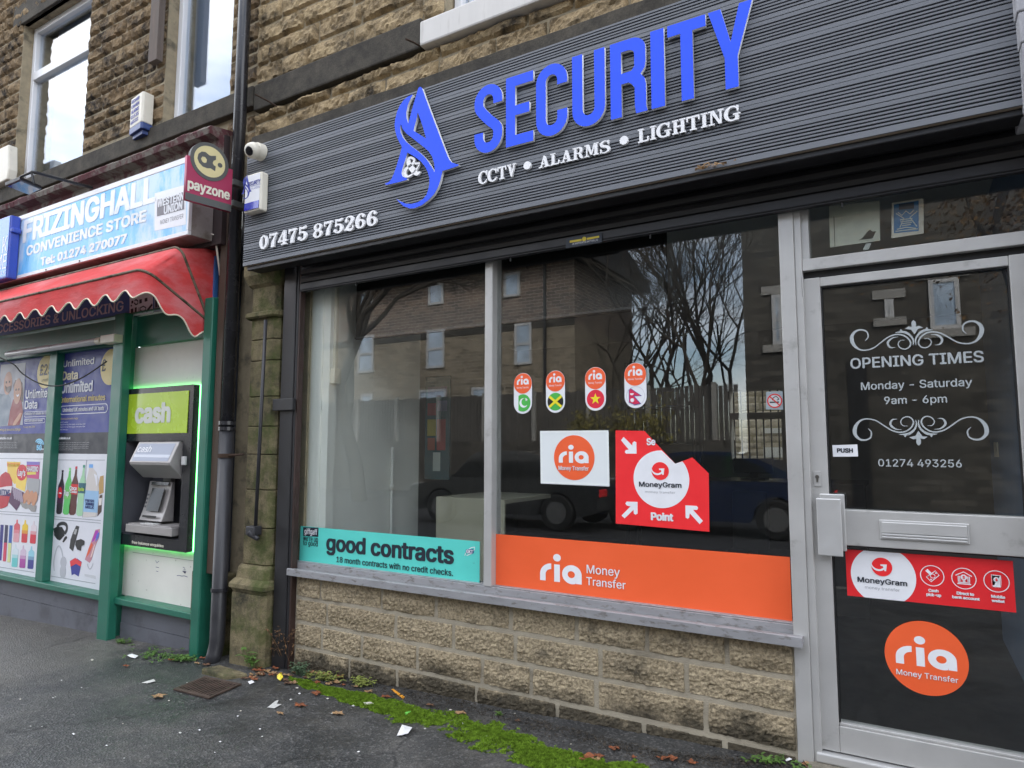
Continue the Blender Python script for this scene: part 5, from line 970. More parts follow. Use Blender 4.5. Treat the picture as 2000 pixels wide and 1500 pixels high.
b = MB(); b.prism([(hx0, y, z) for y, z in sec], (hx1-hx0, 0, 0)); hd = b.build('hood', m_steel, cm_, bevel=.006)
ph = Pl((hx0, YM-.085, hzm+.02), (1, 0, 0), (0, .07, hz1-hzm-.02)); wh = hx1-hx0; hh = math.hypot(.07, hz1-hzm-.02)
inkuv('display_strip', ph, [rect(.03, wh-.03, hh*.05, hh*.9)], M('blue_grey_panel', (.22, .25, .33), .3), hd, .001); inkuv('pale_band', ph, [rect(.03, wh-.03, hh*.22, hh*.36)], M('pale_panel', (.5, .53, .6), .4), hd, .002); T('cash', ph, (.045, hh*.48), (wh*.42, hh*.48), (0, hh*.78), m_white, hd, .01, ref='h', uv=True, lift=.002)
sx0, sx1 = F(-.07).uv(276, 1010)[0], F(-.07).uv(320, 1010)[0]; szt, szb = F(-.02).uv(300, 940)[1], F(-.09).uv(276, 1016)[1]
pts = smoothp([(-.015, szt), (-.03, (szt*2+szb)/3), (-.055, (szt+2*szb)/3), (-.09, szb)], 4)
b = MB(); b.prism([(sx0, y, z) for y, z in pts]+[(sx0, .01, szb), (sx0, .01, szt)], (sx1-sx0, 0, 0)); fc = b.build('screen_surround', m_steel, cm_, bevel=.004)
psn = Pl((sx0, -.090, szb), (1, 0, 0), (0, .075, szt-szb)); ws_ = sx1-sx0; hs_ = math.hypot(.075, szt-szb)
inkuv('screen', psn, [rect(ws_*.28, ws_*.82, hs_*.24, hs_*.82)], M('dead_screen', (.02, .022, .025), .15), fc, .012, .003); inks('screen_buttons', psn, [rect(ws_*.16, ws_*.23, hs_*(.32+.1*i), hs_*(.37+.1*i)) for i in range(4)], m_atg, fc, .012, .003); inkuv('card_slot', psn, [rect(ws_*.2, ws_*.8, hs_*.08, hs_*.13)], m_rubber, fc, .014, .003); inkuv('marquee', psn, [rect(ws_*.2, ws_*.95, hs_*.9, hs_*.98)], m_atm, fc, .014, .003)
b = MB(); kx0, kx1 = F(YM-.03).uv(245, 1030)[0], F(YM-.03).uv(335, 1038)[0]; kz = F(YM-.03).uv(245, 1023)[1]-oz0-.12; b.box(kx0, kx1, YM-.03, .05, oz0+.06+kz, oz0+.12+kz); b.box(kx0+.015, kx1-.02, YM-.02, .05, oz0+.1205+kz, oz0+.128+kz); shf = b.build('keypad_shelf', m_steel, cm_, bevel=.012)
b = MB()
for i in range(4):
    for j in range(3): b.box(kx0+.16+i*.045, kx0+.195+i*.045, YM-.008+j*.022, YM+.008+j*.022, oz0+.1285+kz, oz0+.134+kz)
b.build('keypad', M('key_white', (.6, .6, .58), .5), shf)
for xx in (x0+.005, ox1+.012): MB().box(xx, xx+.05, YM-.02, YM-.0005, hzm+.0, hzm+.065).build('side_clip', M('clip_white', (.55, .55, .54), .5), cm_, bevel=.006)
T('free balance enquiries', pm_, zM((163, 1375))[0], zM((428, 1402))[0], zM((163, 1352))[0], P('cream_ink', 0), cm_, .015, ref='f')
led = M('green_led', (.1, .6, .1), .5, emit=((.12, 1.0, .2), 3.2)); b = MB(); g_ = .006; yl0, yl1 = YM+.085, YPN-.002
for (a, c, d, f_) in ((x1-.012, x1+.004, z0-.001, z1+.001), (x0-.001, x0+.010, z0-.001, z1+.001), (x0+.0105, x1-.0125, z0-.001, z0+.008), (x0+.0105, x1-.0125, z1-.008, z1+.001)): b.box(a, c, YM+.0505, YPN-.001, d, f_)
b.build('led_strip', led, cm_)
# ================================================================== STICKERS ON THE GLASS
pg = F(-.0015); zG = Z(900, 700, 3.846); zG2 = Z(900, 420, 3.846); zG7 = Z(440, 760, 3.846); zG4 = Z(900, 1050, 3.846); zRd = Z(1190, 830, 6.819); zD = Z(1650, 1070, 5.882); zL = Z(1400, 1050, 3.3333); zO = Z(1640, 610, 5.556); zH = Z(1400, 700, 3.3333)
def one(zf, p): return zf(p)[0]
def tt(s, zf, bl, br, top, m, t, bold=0, ref='H', lift=.0022): return T(s, pg, one(zf, bl), one(zf, br), one(zf, top), m, t, bold, ref=ref, lift=lift)
def ria(bl, br, xh, t, m=None, lift=.0022):
    sx = (br[0]-bl[0])/2.25; h = xh
    def q(l): return [(bl[0]+x*sx, bl[1]+y*h) for x, y in l]
    arc = lambda cx, cy, r, a0, a1, n=12: [(cx+r*math.cos(R_(a0+(a1-a0)*i/n)), cy+r*math.sin(R_(a0+(a1-a0)*i/n))) for i in range(n+1)]
    r_ = [(0, 0), (.31, 0)]+arc(.62, .36, .31, 180, 90)+arc(.62, .36, .62, 90, 180)
    a_ = arc(1.73, .48, .52, 0, 292, 30)+[(1.94, .12), (1.94, 0), (2.25, 0)]
    m1 = [fill([q(r_)]), fill([q([(.78, 0), (1.09, 0), (1.09, .96), (.78, .96)])]), fill([q(arc(.935, 1.33, .21, 0, 360, 24)[:-1])]), fill([q(a_), q(arc(1.70, .48, .19, 0, 360, 20)[:-1])])]
    for x in m1: x.transform(pg.mat(lift))
    return link('logo', join(m1), m or m_white, t)
def riapx(zf, bl, br, xt, t, **k):
    a, b2 = pg.uv(*one(zf, bl)), pg.uv(*one(zf, br)); v = min(a[1], b2[1])*.5+max(a[1], b2[1])*.5; c = pg.uv(*one(zf, xt)); return ria((a[0], v), (b2[0], v), c[1]-a[1], t, **k)
t = thing('window_sticker', 'long teal strip reading good contracts along the bottom of the narrow pane', 'sticker', at(760, 1120, -.0015))
x0, x1 = pg.uv(586, 1060)[0], pg.uv(937, 1100)[0]; z1, z0 = pg.uv(587.4, 1027.8)[1]*.5+pg.uv(938, 1057)[1]*.5, pg.uv(585, 1098)[1]*.5+pg.uv(936, 1144)[1]*.5
inkuv('backing', pg, [rect(x0, x1, z0, z1)], m_teal, t, .0005)
tt('good contracts', zG7, (765, 1207), (1712, 1306), (1050, 1122), m_ink, t, .022, 'd'); tt('18 month contracts with no credit checks.', zG7, (838, 1298), (1712, 1394), (838, 1257), m_ink, t, .008)
ink('logo_block', pg, [zG7((588, 1036), (702, 1041), (700, 1110), (587, 1103))], m_ink, t, .0015); tt('giffgaff', zG7, (598, 1086), (692, 1092), (692, 1052), m_white, t, .004, 'f', .003); tt("we're up", zG7, (588, 1138), (698, 1147), (698, 1119), m_ink, t, .004, 'x'); tt('to good', zG7, (588, 1170), (697, 1180), (697, 1146), m_ink, t, .004, 'd')
inks('dealer_logo', pg, [ribbon([pg.uv(*one(zG7, q)) for q in ((1800, 1250), (1815, 1215), (1850, 1190), (1876, 1186), (1872, 1205), (1850, 1235), (1815, 1250))], .004)], m_white, t, .0015); ink('dealer_logo', pg, [zG7((1810, 1204), (1866, 1202), (1868, 1228), (1860, 1236), (1808, 1232))], P('navy_print', (.02, .04, .2)), t, .002); tt('GKT', zG7, (1814, 1230), (1862, 1231), (1862, 1210), m_white, t, .02, lift=.003)
t = thing('window_sticker', 'wide orange strip with white logo along the bottom of the wide pane', 'sticker', at(1250, 1140, -.0015))
x0, x1 = x_mr+.001, pg.uv(1545, 1150)[0]; z1 = (pg.uv(967, 1041)[1]+pg.uv(1541, 1090)[1])/2; z0 = (pg.uv(965, 1146)[1]+pg.uv(1548, 1222)[1])/2
inkuv('backing', pg, [rect(x0, x1, z0, z1)], m_orange, t, .0005); riapx(zG4, (597, 320), (910, 350), (597, 186), t); tt('Money', zG4, (948, 266), (1196, 294), (948, 203), m_white, t, .004); tt('Transfer', zG4, (946, 354), (1240, 390), (946, 295), m_white, t, .004)
t = thing('window_sticker', 'white paper sheet with a round orange logo taped on the wide pane', 'sticker', at(1122, 895, -.0015))
ink('backing', pg, [zG((596, 545), (1110, 540), (1118, 962), (601, 940))], M('paper_white', (.74, .78, .78), .5, var=.03, vscale=3), t, .0005); ink('border', pg, [zG((600, 549), (1106, 544), (1114, 957), (605, 936)), zG((612, 560), (1094, 556), (1101, 942), (616, 925))], P('paper_edge', (.80, .84, .82)), t, .0012)
cc_ = pg.uv(*one(zG, (851, 745))); r = (pg.uv(*one(zG, (1003, 745)))[0]-pg.uv(*one(zG, (699, 745)))[0])/2; inkuv('disc', pg, [ell(cc_, r, r, 60)], m_orange, t, .0016)
riapx(zG, (738, 783), (962, 786), (738, 696), t, lift=.003); tt('Money Transfer', zG, (737, 838), (963, 841), (737, 807), m_white, t, .006, lift=.003)
# the four pill shaped flag stickers
fg = P('flag_green', (.07, .46, .07)); fy = P('flag_yellow', (.85, .72, .02)); fr2 = P('flag_red', (.75, .02, .05)); fk = P('flag_black', (.01, .01, .01)); fc_ = P('flag_crimson', (.65, .02, .08)); fb_ = P('flag_blue', (.03, .05, .3))
def star(c, r, n=5, k=.4, a0=90): return [(c[0]+(r if i % 2 == 0 else r*k)*math.cos(R_(a0+i*180/n)), c[1]+(r if i % 2 == 0 else r*k)*math.sin(R_(a0+i*180/n))) for i in range(2*n)]
for (xl, xr, yt, yb, dc, fc3, lab, kind) in ((400, 535, 1187, 1493, (467, 1262), (473, 1415), 'white pill sticker with a green crescent and star flag', 0), (641, 783, 1168, 1485, (711, 1247), (712, 1403), 'white pill sticker with a black, green and yellow cross flag', 1), (935, 1090, 1142, 1470, (1010, 1223), (1012, 1385), 'white pill sticker with a red flag and a yellow star', 2), (1230, 1395, 1110, 1450, (1311, 1197), (1312, 1367), 'white pill sticker with a crimson double pennant flag', 3)):
    a, c = pg.uv(*one(zG2, (xl, (yt+yb)/2))), pg.uv(*one(zG2, (xr, (yt+yb)/2))); r = (c[0]-a[0])/2; cx_ = (a[0]+c[0])/2; zt_, zb_2 = pg.uv(*one(zG2, ((xl+xr)/2, yt)))[1], pg.uv(*one(zG2, ((xl+xr)/2, yb)))[1]
    t = thing('window_sticker', lab, 'sticker', (cx_, -.0015, zb_2), 'flag stickers in a row on the glass')
    inkuv('backing', pg, [ell((cx_, zt_-r), r, r, 20, 0, 180)+ell((cx_, zb_2+r), r, r, 20, 180, 360)], m_white, t, .0005)
    inkuv('disc', pg, [ell((cx_, zt_-r-.001), r*.985, r*.985, 40)], m_orange, t, .0013)
    ria((cx_-r*.66, zt_-r*1.12), (cx_+r*.66, zt_-r*1.12), r*.56, t, lift=.0022); T('Money Transfer', pg, (cx_-r*.66, zt_-r*1.5), (cx_+r*.66, zt_-r*1.5), (0, zt_-r*1.33), m_white, t, uv=True, lift=.0022)
    f = (cx_, zb_2+r*1.05); R2_ = r*.84; L = .0013
    if kind == 0:
        inkuv('flag', pg, [ell(f, R2_, R2_, 30, -125, 125)], fg, t, L); mo = ell((f[0]+R2_*.1, f[1]), R2_*.55, R2_*.55, 24, 60, 330)+ell((f[0]+R2_*.25, f[1]+R2_*.14), R2_*.45, R2_*.45, 24, 350, 40)[::1]
        inkuv('flag_moon', pg, [ell((f[0]+R2_*.12, f[1]), R2_*.55, R2_*.55, 24, 50, 320)+ell((f[0]+R2_*.28, f[1]+R2_*.1), R2_*.45, R2_*.45, 24, 310, 60)], m_white, t, L*1.7); inkuv('flag_star', pg, [star((f[0]+R2_*.48, f[1]+R2_*.35), R2_*.2)], m_white, t, L*1.7)
    elif kind == 1:
        inkuv('flag', pg, [ell(f, R2_, R2_, 40)], fg, t, L)
        for s_ in (0, 180): inkuv('flag_triangle', pg, [[f]+ell(f, R2_*.99, R2_*.99, 12, s_-38, s_+38)], fk, t, L*1.5)
        inks('flag_cross', pg, [ribbon([(f[0]-R2_*.77, f[1]+s_*R2_*.6), (f[0]+R2_*.77, f[1]-s_*R2_*.6)], R2_*.28) for s_ in (1, -1)], fy, t, L*2)
    elif kind == 2:
        inkuv('flag', pg, [ell(f, R2_, R2_, 40)], fr2, t, L); inkuv('flag_star', pg, [star(f, R2_*.62)], fy, t, L*1.6)
    else:
        inkuv('flag', pg, [ell(f, R2_, R2_, 40), ell(f, R2_*.97, R2_*.97, 40)], P('hair_line', (.5, .5, .55)), t, L)
        k = lambda *p: [(f[0]+x*R2_, f[1]+y*R2_) for x, y in p]
        inkuv('flag_border', pg, [k((-.72, .62), (-.5, .82), (.7, -.02), (-.12, -.02), (.6, -.84), (-.1, -.95), (-.72, -.66))], fb_, t, L*1.3); inkuv('flag_pennant', pg, [k((-.66, .6), (-.48, .74), (.55, .03), (-.25, .03), (.48, -.78), (-.1, -.88), (-.66, -.62))], fc_, t, L*1.8)
        inkuv('flag_moon', pg, [ell((f[0]-.38*R2_, f[1]+.26*R2_), R2_*.2, R2_*.17, 16, 170, 370)], m_white, t, L*2.3); inkuv('flag_sun', pg, [star((f[0]-.35*R2_, f[1]-.42*R2_), R2_*.24, 10, .7)], m_white, t, L*2.3)
# red sticker with a piece cut away
def inside(p, poly):
    c = False; j = len(poly)-1
    for i in range(len(poly)):
        a, b2 = poly[i], poly[j]
        if (a[1] > p[1]) != (b2[1] > p[1]) and p[0] < (b2[0]-a[0])*(p[1]-a[1])/(b2[1]-a[1])+a[0]: c = not c
        j = i
    return c
def swirl(zf, c, r, t, k):   # round red logo with a white arrow curling through it
    cc_ = pg.uv(*one(zf, c)); R3_ = k; inkuv('logo', pg, [ell(cc_, R3_, R3_, 40)], m_red, t, .0028)
    q = lambda *p: [(cc_[0]+x*R3_, cc_[1]+y*R3_) for x, y in p]
    inks('logo_arrow', pg, [ribbon(q((-1.02, .42), (-.92, -.02), (-.6, -.3), (-.2, -.36), (.15, -.2), (.32, .02)), [R3_*w for w in (.04, .12, .2, .2, .2, .2)], 5), q((-.12, .28), (.5, .3), (.4, -.42), (.24, -.42), (.18, -.12), (.1, .1), (-.12, .12))], m_white, t, .0036)
t = thing('window_sticker', 'red square sticker with a torn away corner and white arrows round a logo', 'sticker', at(1295, 1035, -.0015))
zpoly = [(85, 72), (470, 80), (880, 517), (1107, 432), (1325, 645), (1335, 1422), (88, 1312)]; upoly = [pg.uv(*one(zRd, p)) for p in zpoly]
inkuv('backing', pg, [upoly], m_red, t, .0005); cc_ = pg.uv(*one(zRd, (688, 722))); r = (pg.uv(*one(zRd, (1058, 722)))[0]-pg.uv(*one(zRd, (318, 722)))[0])/2
pts = ell(cc_, r, r, 120); ins = [inside(p, upoly) for p in pts]; st_i = next(i for i in range(120) if ins[i] and not ins[i-1]); seq = [pts[(st_i+i) % 120] for i in range(120) if ins[(st_i+i) % 120]]
inkuv('disc', pg, [seq+[upoly[2]]], m_white, t, .0013) if not inside((cc_[0], cc_[1]+r*.99), upoly) else inkuv('disc', pg, [seq+[upoly[2]]], m_white, t, .0013)
swirl(zRd, (680, 613), 115, t, abs(pg.uv(*one(zRd, (795, 613)))[0]-pg.uv(*one(zRd, (565, 613)))[0])/2)
tt('MoneyGram', zRd, (402, 818), (962, 850), (402, 755), m_ink, t, .012, lift=.0026); tt('money transfer', zRd, (480, 903), (880, 921), (480, 872), m_gink, t, 0, 'f', .0026); tt('Point', zRd, (565, 1261), (848, 1280), (565, 1168), m_white, t, .03, lift=.0022); tt('Se', zRd, (505, 266), (612, 268), (505, 180), m_white, t, .025, lift=.0022)
for pts in (((158, 205), (192, 160), (308, 275), (312, 235), (335, 217), (362, 232), (365, 382), (225, 382), (208, 360), (222, 335), (262, 328)), ((165, 1205), (285, 1085), (235, 1072), (215, 1045), (235, 1020), (378, 1025), (378, 1180), (350, 1195), (328, 1178), (325, 1130), (205, 1245)), ((1015, 1070), (1165, 1078), (1186, 1105), (1170, 1132), (1115, 1128), (1248, 1278), (1205, 1320), (1072, 1175), (1066, 1235), (1045, 1250), (1018, 1232))):
    ink('arrow', pg, [zRd(*pts)], m_white, t, .0013)
# door strip
t = thing('window_sticker', 'red strip sticker with a round white logo and three icons on the door', 'sticker', at(1815, 1135, -.0015))
x0, x1 = pg.uv(*one(zD, (18, 280)))[0], pg.uv(*one(zD, (1950, 450)))[0]; z1 = (pg.uv(*one(zD, (8, 12)))[1]+pg.uv(*one(zD, (1930, 155)))[1])/2; z0 = (pg.uv(*one(zD, (28, 548)))[1]+pg.uv(*one(zD, (1968, 742)))[1])/2
inkuv('backing', pg, [rect(x0, x1, z0, z1)], P('red_vinyl_b', (.74, .018, .024)), t, .0005); cc_ = pg.uv(*one(zD, (437, 322))); r = (pg.uv(*one(zD, (812, 340)))[0]-pg.uv(*one(zD, (63, 280)))[0])/2
inkuv('disc', pg, [[(u, min(max(v, z0), z1)) for u, v in ell(cc_, r, r, 90)]], m_white, t, .0013); swirl(zD, (425, 218), 112, t, (pg.uv(*one(zD, (543, 220)))[0]-pg.uv(*one(zD, (305, 210)))[0])/2)
tt('MoneyGram', zD, (150, 387), (716, 440), (150, 330), m_ink, t, .012, lift=.0026); tt('money transfer', zD, (233, 466), (632, 500), (233, 432), m_gink, t, 0, 'f', .0026)
for s, a, b2, c in (('Cash', (963, 499), (1075, 509), (963, 470)), ('pick-up', (940, 546), (1105, 560), (940, 515)), ('Direct to', (1288, 532), (1483, 549), (1288, 501)), ('bank account', (1237, 574), (1547, 605), (1237, 545)), ('Mobile', (1685, 569), (1840, 582), (1685, 538)), ('wallet', (1690, 617), (1835, 630), (1690, 588))): tt(s, zD, a, b2, c, m_white, t, .035)
ic = []
for c in ((1003, 320), (1367, 352), (1742, 385)):
    u = pg.uv(*one(zD, c)); r = .0305*1.0; r = (pg.uv(*one(zD, (1143, 330)))[0]-pg.uv(*one(zD, (865, 310)))[0])/2; ic.append((u, r)); inkuv('icon_ring', pg, [ell(u, r, r, 48), ell(u, r*.93, r*.93, 48)], m_white, t, .0013)
(u, r) = ic[0]; k = lambda *p: [(u[0]+x*r, u[1]+y*r) for x, y in p]
inks('icon', pg, [k((-.55, .42), (-.35, .62), (-.05, .3), (-.2, .1)), ribbon(k((-.48, -.15), (.3, .5), (.58, .1), (-.12, -.58), (-.48, -.15), (-.3, .02)), r*.07), ribbon([(u[0]+.05*r+r*.2*math.cos(q*.6), u[1]-.02*r+r*.2*math.sin(q*.6)) for q in range(11)], r*.06), k((.25, .3), (.35, .38), (.42, .28), (.32, .2)), k((-.2, -.35), (-.1, -.28), (-.02, -.38), (-.12, -.45))], m_white, t, .0013)
(u, r) = ic[1]; inks('icon', pg, [ribbon(k((-.65, .25), (0, .62), (.65, .25)), r*.08), k((-.55, -.55), (.55, -.55), (.55, -.47), (-.55, -.47)), k((-.48, -.42), (.48, -.42), (.48, -.34), (-.48, -.34))]+[k((x, -.3), (x+.07, -.3), (x+.07, .22), (x, .22)) for x in (-.48, -.36, .29, .41)]+[ell((u[0], u[1]+.12*r), r*.26, r*.26, 20), k((-.05, -.1), (.05, -.1), (.05, -.2), (.16, -.2), (0, -.34), (-.16, -.2), (-.05, -.2))], m_white, t, .0013); T('$', pg, (u[0]-.09*r, u[1]+.0*r), (u[0]+.09*r, u[1]), (0, u[1]+.24*r), m_red, t, .02, uv=True, lift=.003)
(u, r) = ic[2]; inks('icon', pg, [ribbon(k((-.33, .55), (.33, .55), (.33, -.55), (-.33, -.55), (-.33, .6)), r*.09), k((-.3, -.5), (.3, -.5), (.3, -.36), (-.3, -.36)), ell((u[0], u[1]+.16*r), r*.24, r*.24, 20), k((-.05, -.08), (.05, -.08), (.05, -.16), (.14, -.16), (0, -.28), (-.14, -.16), (-.05, -.16))], m_white, t, .0013); T('$', pg, (u[0]-.08*r, u[1]+.05*r), (u[0]+.08*r, u[1]+.05*r), (0, u[1]+.27*r), m_red, t, .02, uv=True, lift=.003)
t = thing('window_sticker', 'large round orange logo sticker low on the glass door', 'sticker', at(1810, 1350, -.0015))
a, c = pg.uv(*one(zL, (1092, 730))), pg.uv(*one(zL, (1642, 840))); r = (c[0]-a[0])/2; cc_ = ((a[0]+c[0])/2, (pg.uv(*one(zL, (1310, 540)))[1]+pg.uv(*one(zL, (1440, 1037)))[1])/2)
inkuv('disc', pg, [ell(cc_, r, r, 72)], m_orange, t, .0005); riapx(zL, (1167, 815), (1566, 870), (1163, 690), t, lift=.0016); tt('Money Transfer', zL, (1170, 887), (1572, 947), (1170, 853), m_white, t, .005, lift=.0016)
t = thing('door_sticker', 'small white label reading PUSH on the glass door', 'sticker', at(1650, 892, -.0015)); ink('backing', pg, [zH((752, 565), (915, 560), (920, 638), (757, 640))], m_white, t, .0005); tt('PUSH', zH, (785, 612), (885, 611), (785, 586), m_ink, t, .025, lift=.0016)
# frosted opening hours
t = thing('opening_hours', 'frosted opening hours lettering with scroll ornaments on the glass door', 'lettering', at(1795, 915, -.0015))
tt('OPENING TIMES', zO, (122, 612), (1563, 552), (122, 503), m_frost, t, .012, lift=.0005); tt('Monday - Saturday', zO, (235, 843), (1440, 826), (235, 763), m_frost, t, .008, lift=.0005); tt('9am - 6pm', zO, (487, 997), (1165, 985), (487, 917), m_frost, t, .008, ref='9', lift=.0005); tt('01274 493256', zH, (1053, 702), (1595, 706), (1053, 655), m_frost, t, .007, ref='0', lift=.0005)
sc = [((265, 310), (296, 270), (285, 215), (235, 192), (175, 200), (132, 240), (120, 290), (140, 350), (195, 400), (270, 412), (360, 385), (440, 325), (520, 268), (600, 242), (670, 248), (730, 285), (758, 335), (740, 380), (695, 400), (645, 385), (622, 345), (645, 308), (695, 302)), ((625, 268), (560, 280), (510, 330), (535, 380), (590, 382)), ((785, 360), (785, 300), (745, 245), (680, 215), (590, 222))]
sw = [(6, 14, 17, 20, 26, 36, 46, 40, 22, 16, 15, 15, 16, 17, 17, 17, 17, 15, 14, 13, 12, 10, 4), (3, 16, 26, 18, 3), (6, 18, 24, 30, 4)]
fle = [(787, 84), (812, 105), (818, 135), (812, 158), (850, 148), (893, 170), (838, 180), (800, 240), (762, 190), (695, 182), (735, 155), (770, 160), (765, 130), (768, 105)]
leaf = [(650, 182), (672, 205), (700, 222), (660, 215), (640, 205)]
c0 = pg.uv(*one(zO, (795, 245))); k1 = abs(pg.uv(*one(zO, (895, 250)))[0]-c0[0])/100
def orn(dst, flip):
    pcs = []
    for pl2_, ws in zip(sc, sw):
        base = [pg.uv(*one(zO, p)) for p in pl2_]; base = [(u-c0[0]+.0, v-c0[1]) for u, v in base]
        for mx in (1, -1): pcs.append(ribbon([(dst[0]+u*mx, dst[1]+v*flip) for u, v in base], [w*k1 for w in ws], 5))
    for poly in (fle, leaf):
        base = [(u-c0[0], v-c0[1]) for u, v in (pg.uv(*one(zO, p)) for p in poly)]
        for mx in ((1,) if poly is fle else (1, -1)): pcs.append([(dst[0]+u*mx, dst[1]+v*flip) for u, v in base])
    inks('ornament', pg, pcs, m_frost, t, .0005, .0004)
orn((c0[0]+.004, c0[1]), 1); d = pg.uv(*one(zO, (848, 1282))); orn(d, -1)
# certificate, torn sheet, no smoking sign (inside of the glass)
pi = F(.0075); zT = Z(1590, 380, 5.128)
def inn(name, polys, m, t, l): return ink(name, pi, polys, m, t, l)
t = thing('certificate', 'faded blue patterned certificate stuck inside the glass above the door', 'certificate', at(1770, 460, .009)); inn('backing', [zT((778, 84), (1080, 38), (1097, 50), (1098, 388), (775, 437))], M('yellowed_paper', (.60, .55, .48), .7, var=.08), t, -.0003)
inn('print', [zT((798, 100), (1048, 62), (1048, 365), (800, 388))], P('faded_blue_print', (.05, .17, .36)), t, .0006); inks('pattern', pi, [ribbon([pi.uv(*one(zT, p)) for p in q], .004) for q in (((820, 190), (900, 240), (860, 330)), ((1035, 165), (960, 230), (1030, 320)), ((840, 180), (880, 210), (920, 165), (960, 195), (1000, 155)), ((860, 255), (985, 240)), ((865, 275), (985, 260)), ((870, 295), (980, 280)), ((880, 315), (970, 300)), ((830, 350), (920, 330), (1020, 340)), ((815, 370), (1040, 345)))], M('pale_pattern', (.42, .45, .42), .6), t, .0012); inn('title_band', [zT((850, 100), (1000, 78), (1000, 140), (850, 155))], P('dark_band', (.04, .05, .07)), t, .0010)
t = thing('torn_notice', 'torn yellowed notice stuck inside the glass above the door', 'notice', at(1670, 480, .009)); inn('sheet', [zT((150, 118), (655, 62), (662, 460), (160, 530)), zT((460, 455), (500, 415), (530, 375), (560, 352), (590, 372), (622, 362), (585, 440))], M('yellowed_sheet', (.50, .50, .43), .8, var=.12, vscale=14), t, -.0003); inn('tape', [zT((195, 225), (203, 225), (212, 520), (205, 522))], P('dark_tape', (.12, .12, .1)), t, .0006)
inn('tape', [zT((490, 545), (520, 490), (575, 485), (545, 550), (500, 558))], M('clear_tape', (.45, .46, .44), .4), t, -.0001)
t = thing('no_smoking_sign', 'small square no smoking sign inside the glass beside the door post', 'sign', at(1513, 800, .009)); zN = Z(1400, 350, 3.3333)
inn('backing', [zN((322, 1385), (428, 1380), (432, 1500), (320, 1498))], P('pale_blue_sign', (.55, .62, .72)), t, -.0002); cc_ = pi.uv(*one(zN, (377, 1443))); r = (pi.uv(*one(zN, (428, 1443)))[0]-pi.uv(*one(zN, (327, 1443)))[0])/2
inkuv('disc', pi, [ell(cc_, r, r, 40)], m_white, t, .0008); inks('cigarette', pi, [rect(cc_[0]-r*.65, cc_[0]+r*.55, cc_[1]-r*.28, cc_[1]-r*.1), ribbon([(cc_[0]+r*x, cc_[1]+r*y) for x, y in ((-.1, .05), (-.3, .2), (-.1, .45), (.2, .6), (.4, .4), (.55, .2), (.3, .1))], r*.1, 5)], m_ink, t, .0014); inks('ring', pi, [ribbon(ell(cc_, r*.9, r*.9, 40)+[ (cc_[0]+r*.9, cc_[1])], r*.16), ribbon([(cc_[0]-r*.62, cc_[1]+r*.62), (cc_[0]+r*.62, cc_[1]-r*.62)], r*.15)], m_red, t, .0020)
# ================================================================== INSIDE THE SHOP
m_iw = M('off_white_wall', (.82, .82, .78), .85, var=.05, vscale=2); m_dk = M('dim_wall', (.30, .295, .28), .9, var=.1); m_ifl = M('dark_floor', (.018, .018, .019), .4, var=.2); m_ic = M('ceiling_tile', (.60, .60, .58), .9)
struct('floor', MB().box(-5.2, 1.4, .06, 6.0, -.1, .06), m_ifl); struct('ceiling', MB().box(-5.2, 1.4, .05, 6.0, 2.78, 2.9), m_ic)
xbw = -3.40; b = MB(); b.box(xbw-.1, xbw, .02, 1.08, .06, 2.78); b.box(xbw-.1, xbw+.06, .03, .1, .06, 2.78); struct('bay_wall', b, m_iw)
ya, yz = 5.6, 5.75; wa, wb = at(1420, 850, ya), at(1536, 850, ya); wz1, wz0 = at(1420, 765, ya).z, at(1420, 897, ya).z
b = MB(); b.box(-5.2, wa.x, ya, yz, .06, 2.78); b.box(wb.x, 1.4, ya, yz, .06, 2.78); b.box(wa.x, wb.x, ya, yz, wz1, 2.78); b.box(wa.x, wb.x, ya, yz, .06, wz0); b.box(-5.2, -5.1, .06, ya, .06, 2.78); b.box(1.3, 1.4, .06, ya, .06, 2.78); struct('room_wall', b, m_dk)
rw = thing('back_window', 'small barred window in the back wall inside the shop', 'window', ((wa.x+wb.x)/2, ya, wz0)); zmw = at(1480, 812, ya).z; b = MB(); b.box(wa.x, wa.x+.05, ya-.02, yz, wz0, wz1); b.box(wb.x-.05, wb.x, ya-.02, yz, wz0, wz1); b.box(wa.x+.051, wb.x-.051, ya-.02, yz, zmw-.04, zmw+.04); b.build('window_frame', m_dk, rw)
b = MB()
for i in range(1, 8): x = wa.x+(wb.x-wa.x)*i/8; b.box(x-.008, x+.008, ya+.02, ya+.036, wz0, wz1)
b.build('bars', m_rubber, rw); b = MB(); b.box(wa.x, wb.x, yz+.01, yz+.014, wz0, wz1); b.build('pane', m_glass, rw)
mb = MB(); blocks(mb, -6, 3, courses(-.2, 4.2, .12, 4, .2), 8.2, (.2, .5), .012, .02, 31, .06, rough=.01); mb.c = None; bw = thing('yard_wall', 'pale stone yard wall seen through the barred back window', 'wall', (-1.5, 8.2, 0)); mb.build('stone_wall', stone_mat('yard_stone', (.48, .40, .30), (.6, .52, .4), (.1, .09, .08), .5, .68), bw, fixn=False); MB().box(-6, 3, 8.209, 8.5, -.2, 4.2).build('backing', m_mort, bw)
c_ = at(1505, 840, 8.15); MB().box(c_.x-.1, c_.x+1.2, 8.1, 8.3, c_.z-.05, c_.z+.03).build('sill', m_wsill, bw); c_ = at(1505, 881, 8.15); MB().box(c_.x-.1, c_.x+1.2, 8.1, 8.3, c_.z-.1, c_.z+.06).build('sill', m_wsill, bw)
a, c = at(833, 737, 1.1), at(878, 937, 1.1); t = thing('wall_poster', 'dark teal poster with coloured phone pictures hanging inside behind the glass', 'poster', (a.x, 1.1, c.z)); pw = F(1.09); MB().box(a.x, c.x, 1.09, 1.11, c.z, a.z).build('sheet', P('dark_teal', (.02, .07, .085)), t)
